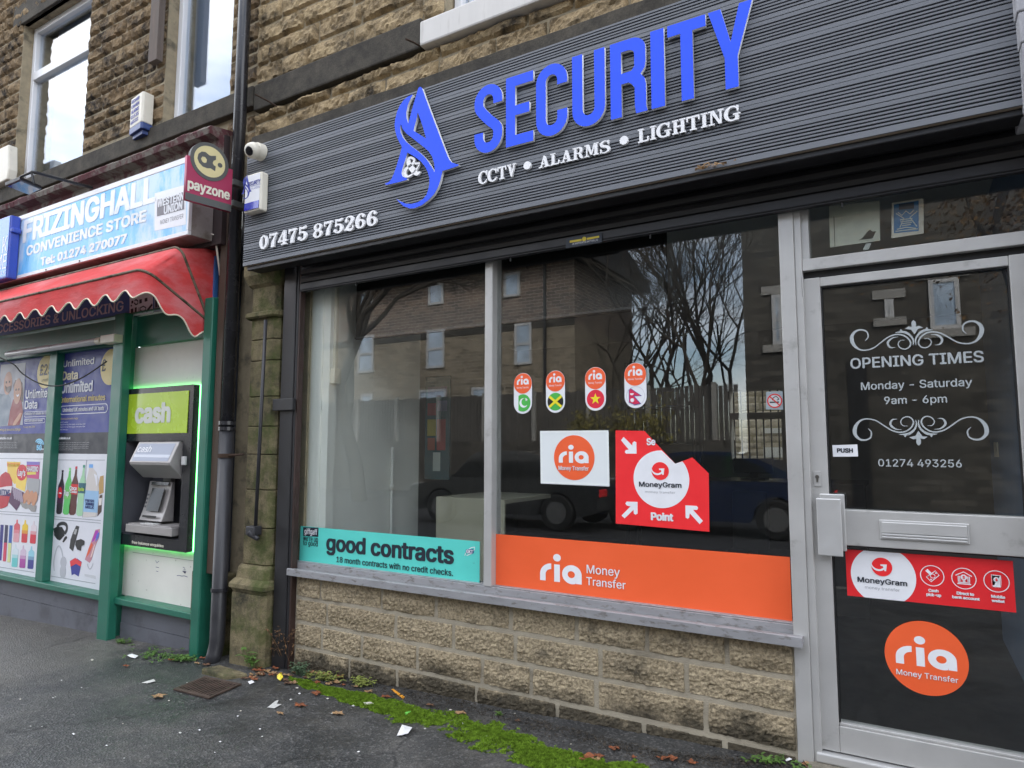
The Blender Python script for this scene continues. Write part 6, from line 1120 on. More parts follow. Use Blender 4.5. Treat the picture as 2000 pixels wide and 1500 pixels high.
w_, h_ = c.x-a.x, a.z-c.z
for fx_, fz, fw_, fh, col in ((.1, .62, .35, .12, (.25, .04, .05)), (.5, .66, .4, .1, (.1, .12, .2)), (.1, .42, .35, .16, (.35, .3, .04)), (.12, .28, .3, .12, (.3, .08, .05)), (.5, .28, .35, .3, (.28, .05, .05)), (.35, .08, .3, .18, (.4, .45, .42)), (.1, .8, .8, .1, (.05, .05, .12))): inkuv('picture', pw, [rect(a.x+fx_*w_, a.x+(fx_+fw_)*w_, c.z+fz*h_, c.z+(fz+fh)*h_)], P('pic%d' % int(fx_*1000+fz*100), col), t, .0006)
b = MB(); a, c = at(852, 970, .8), at(985, 990, .8); b.box(a.x, c.x, .8, .82, .06, a.z); b.box(a.x, c.x, .822, 1.5, a.z-.03, a.z); b.box(a.x, a.x+.02, .822, 1.5, .06, a.z-.031); solo('counter', b, M('beige_laminate', (.50, .47, .36), .5, var=.03), 'beige shop counter seen through the narrow pane', 'counter', bevel=.003)
a = at(766, 860, .75); b = MB(); xx = xbw+.02; y_ = CAM.y+(xx/ray(766, 900).x)*ray(766, 900).y; b.tube([(xx, y_, .1), (xx, y_, 1.3)], .012, 8); b.tube([(xx, y_, .98), (xx, y_, 1.02)], .02, 8); solo('water_pipe', b, m_iw, 'thin pale pipe up the white wall inside the window', 'pipe', smooth=True)
y_ = .13; b = MB(); q = at(615, 740, .12); b.box(xbw+.061, xbw+.10, .04, .1, q.z-.05, q.z+.05); b.box(xbw+.061, xbw+.08, .06, .085, q.z+.051, 2.4); solo('socket_box', b, m_cream, 'cream socket box with trunking inside the left window edge', 'socket')
xs0, xs1 = at(695, 600, .2).x, at(1297, 500, .2).x; zsb_ = (at(700, 657, .2).z+at(1290, 606, .2).z)/2; t = thing('display_screen', 'long black display panel hung inside the top of the windows', 'screen', ((xs0+xs1)/2, .2, zsb_)); MB().box(xs0, xs1, .2, .26, zsb_, zsb_+.55).build('panel', M('screen_black', (.006, .006, .007), .5), t, bevel=.004); MB().box(xs0, xs1, .195, .1995, zsb_+.004, zsb_+.016).build('edge_strip', M('screen_edge', (.05, .05, .055), .5), t)
for i, x in enumerate((xs0+.4, xs1-.4)): MB().box(x, x+.02, .22, .24, zsb_+.551, 2.779).build('hanger', m_rubber, t)
q = at(671, 588, .7); b = MB(); b.box(q.x-.09, q.x+.09, .7, .72, q.z-.1, q.z+.1); b.tube([(q.x-.04, .71, q.z+.1), (q.x-.04, .71, 2.78)], .005, 6); b.tube([(q.x+.04, .71, q.z+.1), (q.x+.04, .71, 2.78)], .005, 6); solo('hanging_sign', b, M('sign_dark', (.03, .03, .03), .5), 'small dark square sign hanging from the ceiling inside', 'sign')
a, c = at(1385, 938, 2.4), at(1545, 945, 2.4); t = thing('desk', 'black desk inside the shop under the barred window', 'desk', (a.x+.5, 2.4, .06)); MB().box(a.x-.6, c.x+.5, 2.4, 3.1, a.z-.03, a.z).build('desk_top', M('black_laminate', (.012, .012, .013), .25), t); MB().box(a.x-.6, c.x+.5, 2.43, 2.45, .06, a.z-.031).build('modesty_panel', M('black_laminate', 0), t)
for x_ in (a.x-.58, c.x+.44): MB().box(x_, x_+.04, 2.47, 3.05, .06, a.z-.031).build('leg', M('black_laminate', 0), t)
q0, q1 = at(1432, 895, 2.7), at(1510, 932, 2.7); t = thing('monitor', 'black monitor seen from behind on the desk', 'monitor', (q0.x, 2.7, a.z)); MB().box(q0.x, q1.x, 2.7, 2.74, q1.z+.03, q0.z).build('screen', m_rubber, t, bevel=.005); b = MB(); b.box((q0.x+q1.x)/2-.03, (q0.x+q1.x)/2+.03, 2.741, 2.76, a.z+.012, q1.z+.1); b.box((q0.x+q1.x)/2-.1, (q0.x+q1.x)/2+.1, 2.68, 2.85, a.z, a.z+.0115); b.build('stand', m_rubber, t)
q0, q1 = at(1428, 958, 1.7), at(1502, 1080, 1.7); t = thing('office_chair', 'black office chair in front of the desk', 'chair', (q0.x+.2, 1.8, .06)); xm_ = (q0.x+q1.x)/2; fabk = M('black_fabric', (.012, .012, .012), .9)
MB().box(q0.x, q1.x, 1.7, 1.76, q1.z+.0, q0.z).build('backrest', fabk, t, bevel=.02); MB().box(xm_-.24, xm_+.24, 1.78, 2.25, .46, .54).build('seat', fabk, t, bevel=.02); MB().tube([(xm_, 2.0, .12), (xm_, 2.0, .46)], .03, 10).build('column', m_rubber, t)
b = MB()
for i in range(5): b.tube([(xm_, 2.0, .13), (xm_+.28*math.cos(i*1.257), 2.0+.28*math.sin(i*1.257), .08)], .018, 8)
b.build('base', m_rubber, t)
MB().box(xm_-.03, xm_+.03, 1.765, 1.80, .5, q1.z+.1).build('back_bar', m_rubber, t)
b = MB(); b.box(.47, .56, .1, 2.3, .06, 2.78); struct('blue_partition', b, M('blue_grey_paint', (.2, .27, .40), .7, var=.05)); q = atx(1947, 878, .469); b = MB(); b.box(.462, .4695, q.y-.09, q.y+.09, q.z-.045, q.z+.045); b.box(.459, .4619, q.y-.02, q.y+.02, q.z-.02, q.z+.02); solo('light_switch', b, m_cream, 'cream light switch on the blue wall inside the door', 'switch', bevel=.002)
q0, q1 = at(1300, 720, 4.2), at(1352, 900, 4.2); t = thing('shelf_unit', 'dim metal shelf unit with small boxes at the back of the shop', 'shelves', (q0.x, 4.2, .06)); b = MB()
for x_ in (q0.x-.5, q1.x): b.box(x_, x_+.03, 4.2, 4.23, .06, q0.z+.1); b.box(x_, x_+.03, 4.5, 4.53, .06, q0.z+.1)
b.build('uprights', M('shelf_metal', (.2, .2, .2), .5), t)
for i in range(4):
    zz = .5+.42*i; MB().box(q0.x-.47, q1.x-.001, 4.2, 4.53, zz, zz+.02).build('shelf', M('shelf_metal', 0), t)
rng = random.Random(4)
for i in range(9): x_ = q0.x-.4+.16*(i % 3)+rng.random()*.04; zz = .9205+.42*(i//3)-.0; solo('carton', MB().box(x_, x_+.11, 4.25, 4.4, zz, zz+.1+.1*rng.random()), M('carton_%d' % (i % 3), ((.3, .24, .15), (.35, .35, .36), (.3, .28, .06))[i % 3], .8), 'small carton on the shelf at the back of the shop', 'box', 'cartons on the back shelves')
# ================================================================== ACROSS THE ROAD (seen mirrored in the glass)
def rf(px, py, K): v = at(px, py, K); return Vector((v.x, -K, v.z))
m_br = brick_mat('dark_brown_brick', (.10, .075, .062), (.23, .165, .125), (.42, .39, .34), bw=.34, bh=.115); m_br2 = brick_mat('tan_brown_brick', (.15, .125, .09), (.30, .25, .18), (.38, .34, .28), bw=.34, bh=.115); m_st2 = brick_mat('tan_coursed_stone', (.045, .041, .035), (.095, .086, .072), (.04, .037, .033), bw=.45, bh=.15)
m_fars = M('dull_painted_stone', (.30, .29, .27), .8, var=.1); m_roof = M('slate_roof', (.03, .03, .033), .7); m_wf = M('white_window_frame', (.5, .5, .5), .5); m_skg = M('sky_painted_curtain_glass', (.40, .50, .62), .05, var=.35, vscale=2.2, spec=.9, coat=1)  # far panes: reflected sky painted into the pale blue over the curtains
KB = 17.0; cor = rf(1122, 600, KB); zev = rf(1128, 505, KB).z; xlb = -34
hb = thing('brick_building', 'dark brown brick building with white windows across the road', 'building', ((xlb+cor.x)/2, -KB, 0))
zst = rf(900, 640, KB).z-.3; b = MB(); b.box(xlb, cor.x, -KB-5.5, -KB, zst+.001, zev); b.build('upper_walls', m_br, hb); b = MB(); b.box(xlb, cor.x, -KB-5.5, -KB, -.5, zst); b.build('lower_walls', m_br2, hb)
b = MB(); b.prism([(xlb-.5, -KB+.6, zev), (xlb-.5, -KB+.6, zev+.25), (xlb-.5, -KB-2.75, zev+1.4), (xlb-.5, -KB-6.1, zev+.25), (xlb-.5, -KB-6.1, zev)], (cor.x+.6-xlb+.5, 0, 0)); b.build('roof', m_roof, hb)
def far_window(par, p0, p1, K, lint=False):
    a, c = rf(*p0, K), rf(*p1, K); x0, x1, z1, z0 = a.x, c.x, a.z, c.z; y = -K
    f = MB(); f.box(x0, x1, y, y+.06, z0, z0+.09); f.box(x0, x1, y, y+.06, z1-.09, z1); f.box(x0, x0+.09, y, y+.06, z0+.0901, z1-.0901); f.box(x1-.09, x1, y, y+.06, z0+.0901, z1-.0901)
    if z1-z0 > 1.2: f.box(x0+.091, x1-.091, y, y+.06, (z0+z1)/2-.05, (z0+z1)/2+.05)
    fo = f.build('window_frame', m_wf, par); MB().box(x0+.05, x1-.05, y, y+.03, z0+.05, z1-.05).build('pane', m_skg, fo)
    if lint:
        g = MB(); g.box(x0-.25, x1+.25, y, y+.05, z1+.02, z1+.24); g.build('lintel', m_fars, par); g = MB(); g.box(x0-.25, x1+.25, y, y+.09, z0-.2, z0-.005); g.build('sill', m_fars, par)
for p0, p1 in (((703, 572), (729, 607)), ((838, 556), (867, 593)), ((985, 535), (1016, 578)), ((701, 657), (730, 727)), ((835, 646), (868, 718)), ((1006, 633), (1039, 711)), ((706, 770), (728, 791)), ((820, 762), (872, 783)), ((922, 757), (950, 778))): far_window(hb, p0, p1, KB-.002)
for p in (470, 330, 190): far_window(hb, (p, 560), (p+24, 600), KB-.002)
b = MB(); b.box(xlb, cor.x+.02, -KB-.01, -KB+.03, rf(900, 640, KB).z-.3, rf(900, 640, KB).z-.05); b.build('string_course', m_st2, hb)
q = rf(1066, 600, KB); MB().tube([(q.x, -KB+.08, -.4), (q.x, -KB+.08, zev)], .06, 8).build('drainpipe', m_black, hb)
# stone terrace
KT = 15.0; tx0 = rf(1452, 600, KT).x; ht = thing('stone_terrace', 'stone terraced houses with white trimmed windows across the road', 'building', (tx0+9, -KT, 0))
b = MB(); b.box(tx0, 22, -KT-9, -KT, -.5, 8.6); b.build('walls', m_st2, ht); b = MB(); b.prism([(tx0-.3, -KT+.3, 8.6), (tx0-.3, -KT+.3, 8.8), (tx0-.3, -KT-4.5, 11.4), (tx0-.3, -KT-9.3, 8.6)], (23, 0, 0)); b.build('roof', m_roof, ht)
for p0, p1 in (((1507, 577), (1530, 672)), ((1727, 586), (1747, 620)), ((1812, 548), (1878, 640)), ((2120, 520), (2190, 620))): far_window(ht, p0, p1, KT-.002, True)
a, c = rf(1655, 705, KT), rf(1700, 880, KT); MB().box(a.x, c.x, -KT, -KT+.05, -.3, a.z).build('door', m_black, ht)
# retaining wall and fence
KF = 14.0; zf_ = rf(860, 862, KF).z; zft = rf(860, 775, KF).z; xf1 = rf(1440, 800, KF).x
sw_ = thing('retaining_wall', 'low stone retaining wall under the board fence across the road', 'wall', (-12, -KF, -.3)); MB().box(-34, xf1, -KF-.3, -KF, -.4, zf_).build('stonework', m_st2, sw_)
fn = thing('board_fence', 'grey board fence with pale concrete posts across the road', 'fence', (-12, -KF-.15, zf_)); b = MB(); x = -30.0; rng = random.Random(9)
while x < xf1: b.box(x, x+.11, -KF-.17+rng.uniform(-.006, .006), -KF-.15, zf_, zft+rng.uniform(-.03, .03)); x += .125
b.build('boards', M('grey_fence_wood', (.085, .078, .07), .9, var=.3, stretch=(1, 1, .2)), fn); x = rf(942, 800, KF).x
for i in range(-9, 9):
    xx = x+i*1.75
    if -30 < xx < xf1: MB().box(xx-.06, xx+.06, -KF-.149, -KF-.05, zf_, zft+.06).build('post', M('concrete_post', (.26, .25, .23), .9), fn)
# bare trees
def bare_tree(x, y, z, h, r, seed, lean, label, grp='bare trees across the road', depth=7):
    rng = random.Random(seed); mb = MB(); tr = MB()
    def grow(p, d, L, r, k, dst):
        n = 3; pts = [p]; q = p
        for i in range(n):
            d = (d+Vector((rng.uniform(-.16, .16), rng.uniform(-.16, .16), rng.uniform(-.05, .12)))).normalized(); q = q+d*L/n; pts.append(q)
        dst.tube(pts, [r*(1-.3*i/n) for i in range(n+1)], 7 if k > 3 else (5 if k > 1 else 3), cap=False)
        if k <= 0: return
        for i in range(3 if k > 3 else rng.choice((2, 3, 3))):
            a = rng.uniform(0, 6.28); s = rng.uniform(.35, .75); o = d.orthogonal().normalized(); o = Matrix.Rotation(a, 3, d) @ o
            grow(pts[rng.choice((2, 3, 3))], (d+o*s+Vector((0, 0, .12))).normalized(), L*rng.uniform(.62, .82), r*rng.uniform(.48, .66), k-1, mb)
    grow(Vector((0, 0, 0)), Vector((lean[0], lean[1], 1)).normalized(), h*.36, r, depth, tr)
    bark = M('dark_bark', (.055, .045, .035), .95, var=.3, bump=.4)
    t = thing('bare_tree', label, 'tree', (x, y, z), grp)
    for m_, nm in ((tr, 'trunk'), (mb, 'branches')):
        me = m_.mesh(fixn=False); me.transform(Matrix.Translation((x, y, z))); link(nm, me, bark, t, smooth=True)
    return t
q = rf(705, 860, 11); bare_tree(q.x, q.y, -.2, 9, .22, 2, (-.14, .05), 'leafless tree with a leaning trunk nearest the road')
for i, (px_, K, h, sd_) in enumerate(((1190, 21, 11, 5), (1265, 19, 12, 6), (1330, 22, 12, 7), (1395, 18.5, 11, 8), (1235, 26, 13, 9), (1300, 29, 14, 10), (1370, 27, 13, 12), (1430, 24, 13, 13), (1215, 17.8, 9, 14), (1350, 17, 9, 15))): q = rf(px_, 700, K); bare_tree(q.x, q.y, -.3, h, .11, sd_, (.03*(i % 3-1), 0), 'leafless tree in the thicket beside the brick building')
def leaf_cloud(mb, c, r, n, seed, s=.06):
    rng = random.Random(seed)
    for i in range(n):
        v = Vector((rng.gauss(0, .5), rng.gauss(0, .5), rng.gauss(0, .45)))*r+Vector(c); a = Vector((rng.uniform(-1, 1), rng.uniform(-1, 1), rng.uniform(-1, 1))).normalized(); o = a.orthogonal().normalized(); k = s*rng.uniform(.6, 1.3); mb.add([v-o*k, v+a.cross(o)*k*.6, v+o*k, v-a.cross(o)*k*.6], [(0, 1, 2, 3)])
q = rf(1915, 540, 10); t = bare_tree(q.x+1.2, q.y, -.2, 8, .16, 21, (-.1, 0), 'tree still holding brown autumn leaves across the road', depth=5)
mb = MB(); leaf_cloud(mb, (q.x+.5, q.y, q.z+1.3), 1.7, 2600, 3, .045); mb.build('leaves', M('autumn_leaf', (.16, .085, .025), .8, var=.4, vscale=3), t, fixn=False)
# parked cars
def parked_car(x, y, col, label):
    t = thing('parked_car', label, 'car', (x, y, -.2), 'cars parked across the road'); zg = -.2; L = 4.2
    side = [(-2.1, .35), (-2.08, .62), (-1.95, .75), (-1.1, .90), (-.55, 1.34), (-.2, 1.43), (.7, 1.42), (1.2, 1.25), (1.75, .98), (2.05, .92), (2.1, .6), (2.08, .35)]
    def whl(cx): return [(cx+.36*math.cos(R_(a)), .33+.36*math.sin(R_(a))) for a in range(176, 3, -12)]
    side2 = smoothp(side, 4)+[(1.72, .28)]+[p for p in reversed(whl(1.32)[::-1])][::-1][::-1] if 0 else smoothp(side, 4)
    out = side2+[(1.70, .25)]+[(1.32+.37*math.cos(R_(a)), .33+.37*math.sin(R_(a))) for a in range(0, 181, 15)]+[(.9, .25), (-.9, .25)]+[(-1.28+.37*math.cos(R_(a)), .33+.37*math.sin(R_(a))) for a in range(0, 181, 15)]+[(-1.75, .25)]
    me = fill([out], 1.7); me.transform(Matrix(((1, 0, 0, x), (0, 0, -1, y+.85), (0, 1, 0, zg), (0, 0, 0, 1)))); link('body', me, M('car_paint_'+label.split()[0], col, .25, .4, coat=1), t, bevel=.05)
    gl = M('car_glass', (.015, .017, .02), .05, spec=.8)
    for s_ in (1, -1):
        me = fill([[(-.98, .93), (-.5, 1.32), (-.18, 1.37), (.05, 1.38), (.05, .93)], [(.12, .93), (.12, 1.38), (.68, 1.36), (1.12, 1.2), (1.35, .96)]], .02); me.transform(Matrix(((1, 0, 0, x), (0, 0, -1, y+.86*s_+.01), (0, 1, 0, zg), (0, 0, 0, 1)))); link('side_window', me, gl, t)
        for cx in (1.32, -1.28):
            w = MB().tube([(x+cx, y+s_*.68, zg+.33), (x+cx, y+s_*.88, zg+.33)], .33, 24).build('wheel', m_rubber, t, bevel=.03); MB().tube([(x+cx, y+s_*.881, zg+.33), (x+cx, y+s_*.89, zg+.33)], .2, 18).build('rim', M('dull_rim', (.12, .12, .12), .5), w)
    for xx, nm, m_ in ((-2.08, 'headlight', m_wf), (2.07, 'tail_light', m_red)):
        for s_ in (1, -1): MB().box(x+xx-.04, x+xx+.04, y+s_*.55-.18, y+s_*.55+.18, zg+.62, zg+.76).build(nm, m_, t, bevel=.02)
    return t
q = rf(1010, 940, 8.6); parked_car(q.x, q.y, (.045, .047, .05), 'dark grey hatchback parked at the far kerb'); q = rf(1350, 930, 9.4); parked_car(q.x+.3, q.y, (.02, .035, .09), 'navy hatchback parked at the far kerb')
# ================================================================== MOSS, WEEDS, LEAVES, LITTER
rng = random.Random(77)
up_e = [(560, 1312), (640, 1338), (700, 1350), (800, 1368), (900, 1392), (1000, 1418), (1100, 1448), (1200, 1478), (1300, 1492)]
lo_e = [(560, 1335), (640, 1366), (720, 1396), (800, 1424), (900, 1458), (1000, 1490), (1080, 1512), (1180, 1535), (1300, 1530)]
def edge(e, x):
    for i in range(len(e)-1):
        if e[i][0] <= x <= e[i+1][0]: t = (x-e[i][0])/(e[i+1][0]-e[i][0]); return e[i][1]+(e[i+1][1]-e[i][1])*t
    return e[-1][1]
def moss_density(p): return noise.noise((p.x*3.2, p.y*6, 4))+.6*noise.noise((p.x*9, p.y*12, 1))
mb = MB(); n = 0
for i in range(95000):
    x = rng.uniform(565, 1300); a, b_2 = edge(up_e, x), edge(lo_e, x); t = rng.random(); y = a+(b_2-a)*t; p = gp(x, y); d = .95*moss_density(p)+.60-1.05*(2*abs(t-.5))**2+.35*noise.noise((p.x*28, p.y*28, 2))-(.45 if x < 620 else 0)-(.35 if x > 1180 else 0)
    if d < abs(rng.gauss(0, .5)): continue
    h = .005+.012*min(1, max(0, d))*rng.random(); s = rng.uniform(.0025, .0055); ang = rng.uniform(0, 6.28); dx, dy = math.cos(ang)*s, math.sin(ang)*s; zb = gz(p.x, p.y)+.001; tip = (p.x+rng.gauss(0, .004), p.y+rng.gauss(0, .004), zb+h)
    mb.add([(p.x-dx, p.y-dy, zb), (p.x+dx, p.y+dy, zb), tip], [(0, 1, 2)]); mb.add([(p.x+dy, p.y-dx, zb), (p.x-dy, p.y+dx, zb), tip], [(0, 1, 2)]); n += 1
tag(mb.build('moss', M('green_moss', (.145, .24, .024), .95, var=.6, vscale=45, spec=.1), fixn=False), 'bright green moss growing along the foot of the stone wall', 'moss', kind='stuff')
mb = MB()
for i in range(5200):
    x = rng.uniform(545, 1600); a = edge([(545, 1300), (700, 1332), (900, 1372), (1100, 1425), (1300, 1475), (1600, 1500)], x); y = a+abs(rng.gauss(0, 14))-4; p = gp(x, y)
    if p.y > -.055: p.y = -.056-abs(rng.gauss(0, .02))
    s = rng.uniform(.003, .011); z = gz(p.x, p.y)+rng.uniform(.001, .012); v = [Vector((rng.uniform(-s, s), rng.uniform(-s, s), rng.uniform(-s, s)*.5))+Vector((p.x, p.y, z)) for k in range(3)]; mb.add(v, [(0, 1, 2)])
tag(mb.build('soil_debris', M('dark_soil', (.035, .028, .02), .95, var=.6, vscale=30), fixn=False), 'dark crumbs of soil and rotted leaves gathered along the wall', 'soil', kind='stuff')
lg_ = M('weed_leaf', (.075, .15, .025), .6, var=.35, vscale=20); lg2 = M('grey_weed_leaf', (.07, .12, .06), .7, var=.3, vscale=20)
def leafblade(mb, p, d, L, w, droop=.4):
    d = d.normalized(); side = d.cross(Vector((0, 0, 1))).normalized(); pts = []
    for i in range(5):
        t = i/4; c = p+d*L*t+Vector((0, 0, -droop*L*t*t)); ww = w*math.sin(math.pi*min(1, .12+t*.88))*.5; pts.append((c-side*ww, c+side*ww))
    base = len(mb.v)
    for a, b_2 in pts: mb.v += [tuple(a), tuple(b_2)]
    mb.f += [(base+2*i, base+2*i+1, base+2*i+3, base+2*i+2) for i in range(4)]
def weed(px, py, label, n, spread, h, L, w, mat, seed, name='weed', toward=.0):
    r = random.Random(seed); g = gp(px, py); mb = MB()
    for i in range(n):
        o = g+Vector((r.gauss(0, spread), r.gauss(0, spread*.35), 0)); o.y = min(o.y, -.06); o.z = gz(o.x, o.y); a = r.uniform(0, 6.28); st_ = Vector((math.cos(a)*.4, math.sin(a)*.4, 1)); top = o+st_*h*r.uniform(.3, 1); 
        if h > .02: mb.tube([o, (o+top)/2+Vector((r.gauss(0, .004), 0, 0)), top], .0012, 3, cap=False)
        for k in range(3): q = o.lerp(top, r.uniform(.4, 1)); leafblade(mb, q, Vector((math.cos(a+k*2.1), math.sin(a+k*2.1), r.uniform(.1, .7))), L*r.uniform(.6, 1.2), w)
    return solo(name, mb, mat, label, 'weed', fixn=False)
weed(318, 1283, 'low green weeds along the foot of the grey boards under the cash machine', 70, .14, .03, .03, .014, lg_, 1); weed(240, 1256, 'small weed tuft beside the foot of the middle green post', 26, .06, .03, .03, .012, lg_, 2); weed(360, 1290, 'mixed weeds round the foot of the right green post', 30, .05, .035, .035, .014, lg_, 17)
weed(492, 1305, 'tall dandelion weed at the foot of the stone pilaster', 9, .02, .14, .07, .022, lg_, 3); weed(585, 1318, 'bushy grey green weed beside the black guide post', 46, .03, .08, .025, .013, lg2, 4); weed(630, 1328, 'yellowish spreading weed at the left end of the stall wall', 40, .06, .05, .028, .014, M('yellow_weed', (.17, .20, .04), .7, var=.3), 5); weed(705, 1338, 'pale green clover weed against the stone wall', 34, .05, .05, .025, .014, M('yellow_weed', 0), 6); weed(975, 1398, 'tiny bright seedling at the edge of the moss', 4, .01, .03, .025, .014, lg_, 7); weed(1512, 1492, 'small weeds at the bottom right end of the stone wall', 22, .06, .03, .03, .012, lg_, 8)
mb = MB(); r = random.Random(12); g = gp(552, 1300)
for i in range(10):
    p = g+Vector((r.gauss(0, .03), -.03, .01)); pts = [p]; d = Vector((r.uniform(-.25, .5), r.uniform(-.4, -.05), 1))
    for k in range(5): pts.append(pts[-1]+d*.06); d += Vector((r.gauss(0, .25), r.gauss(0, .1), -.08))
    mb.tube(pts, .0015, 3, cap=False)
    for q in pts[2:]:
        for k in range(3): leafblade(mb, q, Vector((r.uniform(-1, 1), r.uniform(-1, .2), r.uniform(-.3, .8))), .02, .008)
solo('dry_weed', mb, M('dead_stalk', (.13, .07, .03), .9, var=.4), 'dried brown weed stalks leaning on the black guide post', 'weed', fixn=False)
# fallen leaves and scraps
lfm = [M('rust_leaf', (.20, .06, .02), .75, var=.4, vscale=40), M('tan_leaf', (.28, .17, .08), .8, var=.3, vscale=40), M('brown_leaf', (.10, .05, .025), .8, var=.4, vscale=40)]
def fallen(px, py, s, mat, label, seed, grp=None):
    r = random.Random(seed); c = gp(px, py); c.y = min(c.y, -.07-s*.3); c.z = gz(c.x, c.y)+.003; mb = MB(); n = 16; a0 = r.uniform(0, 6.28); ring = []
    for i in range(n):
        a = 2*math.pi*i/n; rr = s*(.62+.30*math.cos(a*5/2*2)*.6+r.uniform(-.12, .12)); ring.append((c.x+rr*math.cos(a+a0)*1.15, c.y+rr*math.sin(a+a0)*.8, c.z+.004+s*.28*abs(math.sin(a*1.5+a0))*r.uniform(.2, 1)))
    mb.add([(c.x, c.y, c.z+.004)]+ring, [(0, i+1, (i+1) % n+1) for i in range(n)]); mb.tube([(c.x, c.y, c.z+.005), (c.x+s*1.1*math.cos(a0), c.y+s*.9*math.sin(a0), c.z+.006)], .0012, 4)
    return solo('fallen_leaf', mb, mat, label, 'leaf', grp, fixn=False)
for (x, y, s, m_, l_) in ((308, 1363, .055, 1, 'pale brown curled leaf on the open pavement left of the drain'), (585, 1380, .045, 0, 'rust red leaf alone on the pavement below the black guide post'), (246, 1303, .035, 0, 'orange brown leaf on the pavement below the middle green post'), (660, 1396, .038, 1, 'tan leaf lying just outside the moss edge'), (548, 1396, .03, 1, 'small tan leaf right of the drain'), (618, 1357, .045, 0, 'rust leaf lying on the start of the moss'), (1352, 1492, .03, 0, 'small red leaf near the right end of the moss')): fallen(x, y, s, lfm[m_], l_, int(x))
proto = None
r = random.Random(5)
for (x, y) in [(372, 1290), (386, 1296), (395, 1288), (352, 1284), (338, 1290), (405, 1300), (500, 1312), (512, 1320), (520, 1310), (530, 1322), (478, 1325), (488, 1318), (575, 1300), (582, 1292), (605, 1305), (612, 1312), (640, 1338), (655, 1336), (668, 1340), (695, 1342), (720, 1352), (560, 1330), (545, 1318), (1580, 1474), (1590, 1470), (752, 1362), (840, 1378), (900, 1395), (1010, 1412)]+[(r.gauss(590, 45), r.gauss(1318, 8)) for _ in range(22)]+[(r.gauss(505, 18), r.gauss(1318, 7)) for _ in range(12)]+[(r.uniform(1130, 1330), r.uniform(1455, 1488)) for _ in range(8)]:
    fallen(x+r.uniform(-3, 3), y+r.uniform(-2, 2), r.uniform(.018, .042), lfm[r.choice((0, 0, 1, 2))], 'small brown leaf in the drift of leaves along the shop fronts', int(x*7+y), 'drifted leaves along the shop fronts')
def scrap(px, py, pts, mat, label, th=.0012, curl=.006, seed=1, name='paper_scrap', cat='litter', grp=None):
    r = random.Random(seed); mb = MB(); g = [gp(px+x, py+y) for x, y in pts]; 
    top = [(p.x, p.y, gz(p.x, p.y)+.004+curl*r.random()) for p in g]; n = len(top); c = sum((Vector(q) for q in top), Vector())/n; c.z += curl
    mb.add([tuple(c)]+top, [(0, i+1, (i+1) % n+1) for i in range(n)]); mb.add([(q[0], q[1], q[2]-th) for q in [tuple(c)]+top], [(0, (i+1) % n+1, i+1) for i in range(n)])
    return solo(name, mb, mat, label, cat, grp, fixn=False)
pw_ = M('litter_white', (.72, .72, .72), .7, var=.08, vscale=30)
scrap(791, 1431, [(-16, 8), (-6, -10), (14, -5), (6, 4), (-8, 9)], pw_, 'torn white triangle of paper on the pavement below the moss', curl=.012); scrap(260, 1283, [(-12, -2), (-2, -4), (10, 0), (4, 4), (-6, 2)], pw_, 'white paper scrap on the pavement below the cash machine'); scrap(290, 1333, [(-14, 2), (10, -4), (14, 0), (-2, 3)], M('litter_grey', (.5, .5, .47), .7, var=.1), 'greyish paper strip on the pavement left of the drain')
scrap(547, 1326, [(-6, -5), (2, -6), (6, 2), (0, 6), (-6, 3)], M('litter_yellow', (.75, .62, .05), .5), 'crumpled yellow and white wrapper by the black guide post', curl=.02); scrap(778, 1357, [(-14, -9), (-10, -10), (13, 6), (9, 9)], M('litter_orange', (.75, .33, .03), .45), 'orange plastic strip lying across the moss', curl=.002); scrap(797, 1395, [(-8, -2), (6, -3), (0, 2), (-4, 5)], M('litter_green', (.15, .55, .08), .5), 'bright green plastic scrap beside the moss')
scrap(490, 1334, [(-6, -1), (2, -3), (7, 1), (-2, 4)], pw_, 'small white tissue scrap beside the drain'); scrap(536, 1377, [(-14, 6), (2, -6), (8, -8), (4, 2), (14, 0), (0, 8)], M('litter_stain', (.5, .5, .47), .8), 'splayed pale torn tissue right of the drain', curl=.002); scrap(718, 1376, [(-12, -2), (6, -2), (12, 1), (-4, 3)], M('litter_pale', (.55, .52, .45), .7), 'pale dead leaf shred on the lower edge of the moss'); scrap(1540, 1486, [(-6, -1), (6, -2), (7, 1), (-5, 3)], pw_, 'white cigarette paper near the door step')
r = random.Random(8)
for (x, y) in [(580, 1345), (585, 1356), (568, 1368), (512, 1440), (640, 1366), (470, 1390), (410, 1358), (365, 1335), (1005, 1395), (880, 1388), (905, 1395), (1115, 1455), (950, 1440), (830, 1425), (690, 1380), (120, 1330), (180, 1290), (330, 1370), (240, 1415), (60, 1420), (700, 1470), (430, 1450)]+[(r.uniform(20, 1000), 1340+r.random()**1.3*150) for _ in range(18)]:
    k = r.uniform(.35, 1.0); scrap(x, y, [(-3.5*k, 0), (0, -1.8*k), (3.5*k, -.3), (.5, 1.7*k)], r.choice((pw_, M('litter_pale', 0), M('litter_grey', 0))), 'tiny pale crumb of paper trodden on the pavement', curl=.002, seed=int(x), grp='pale crumbs of litter on the pavement')
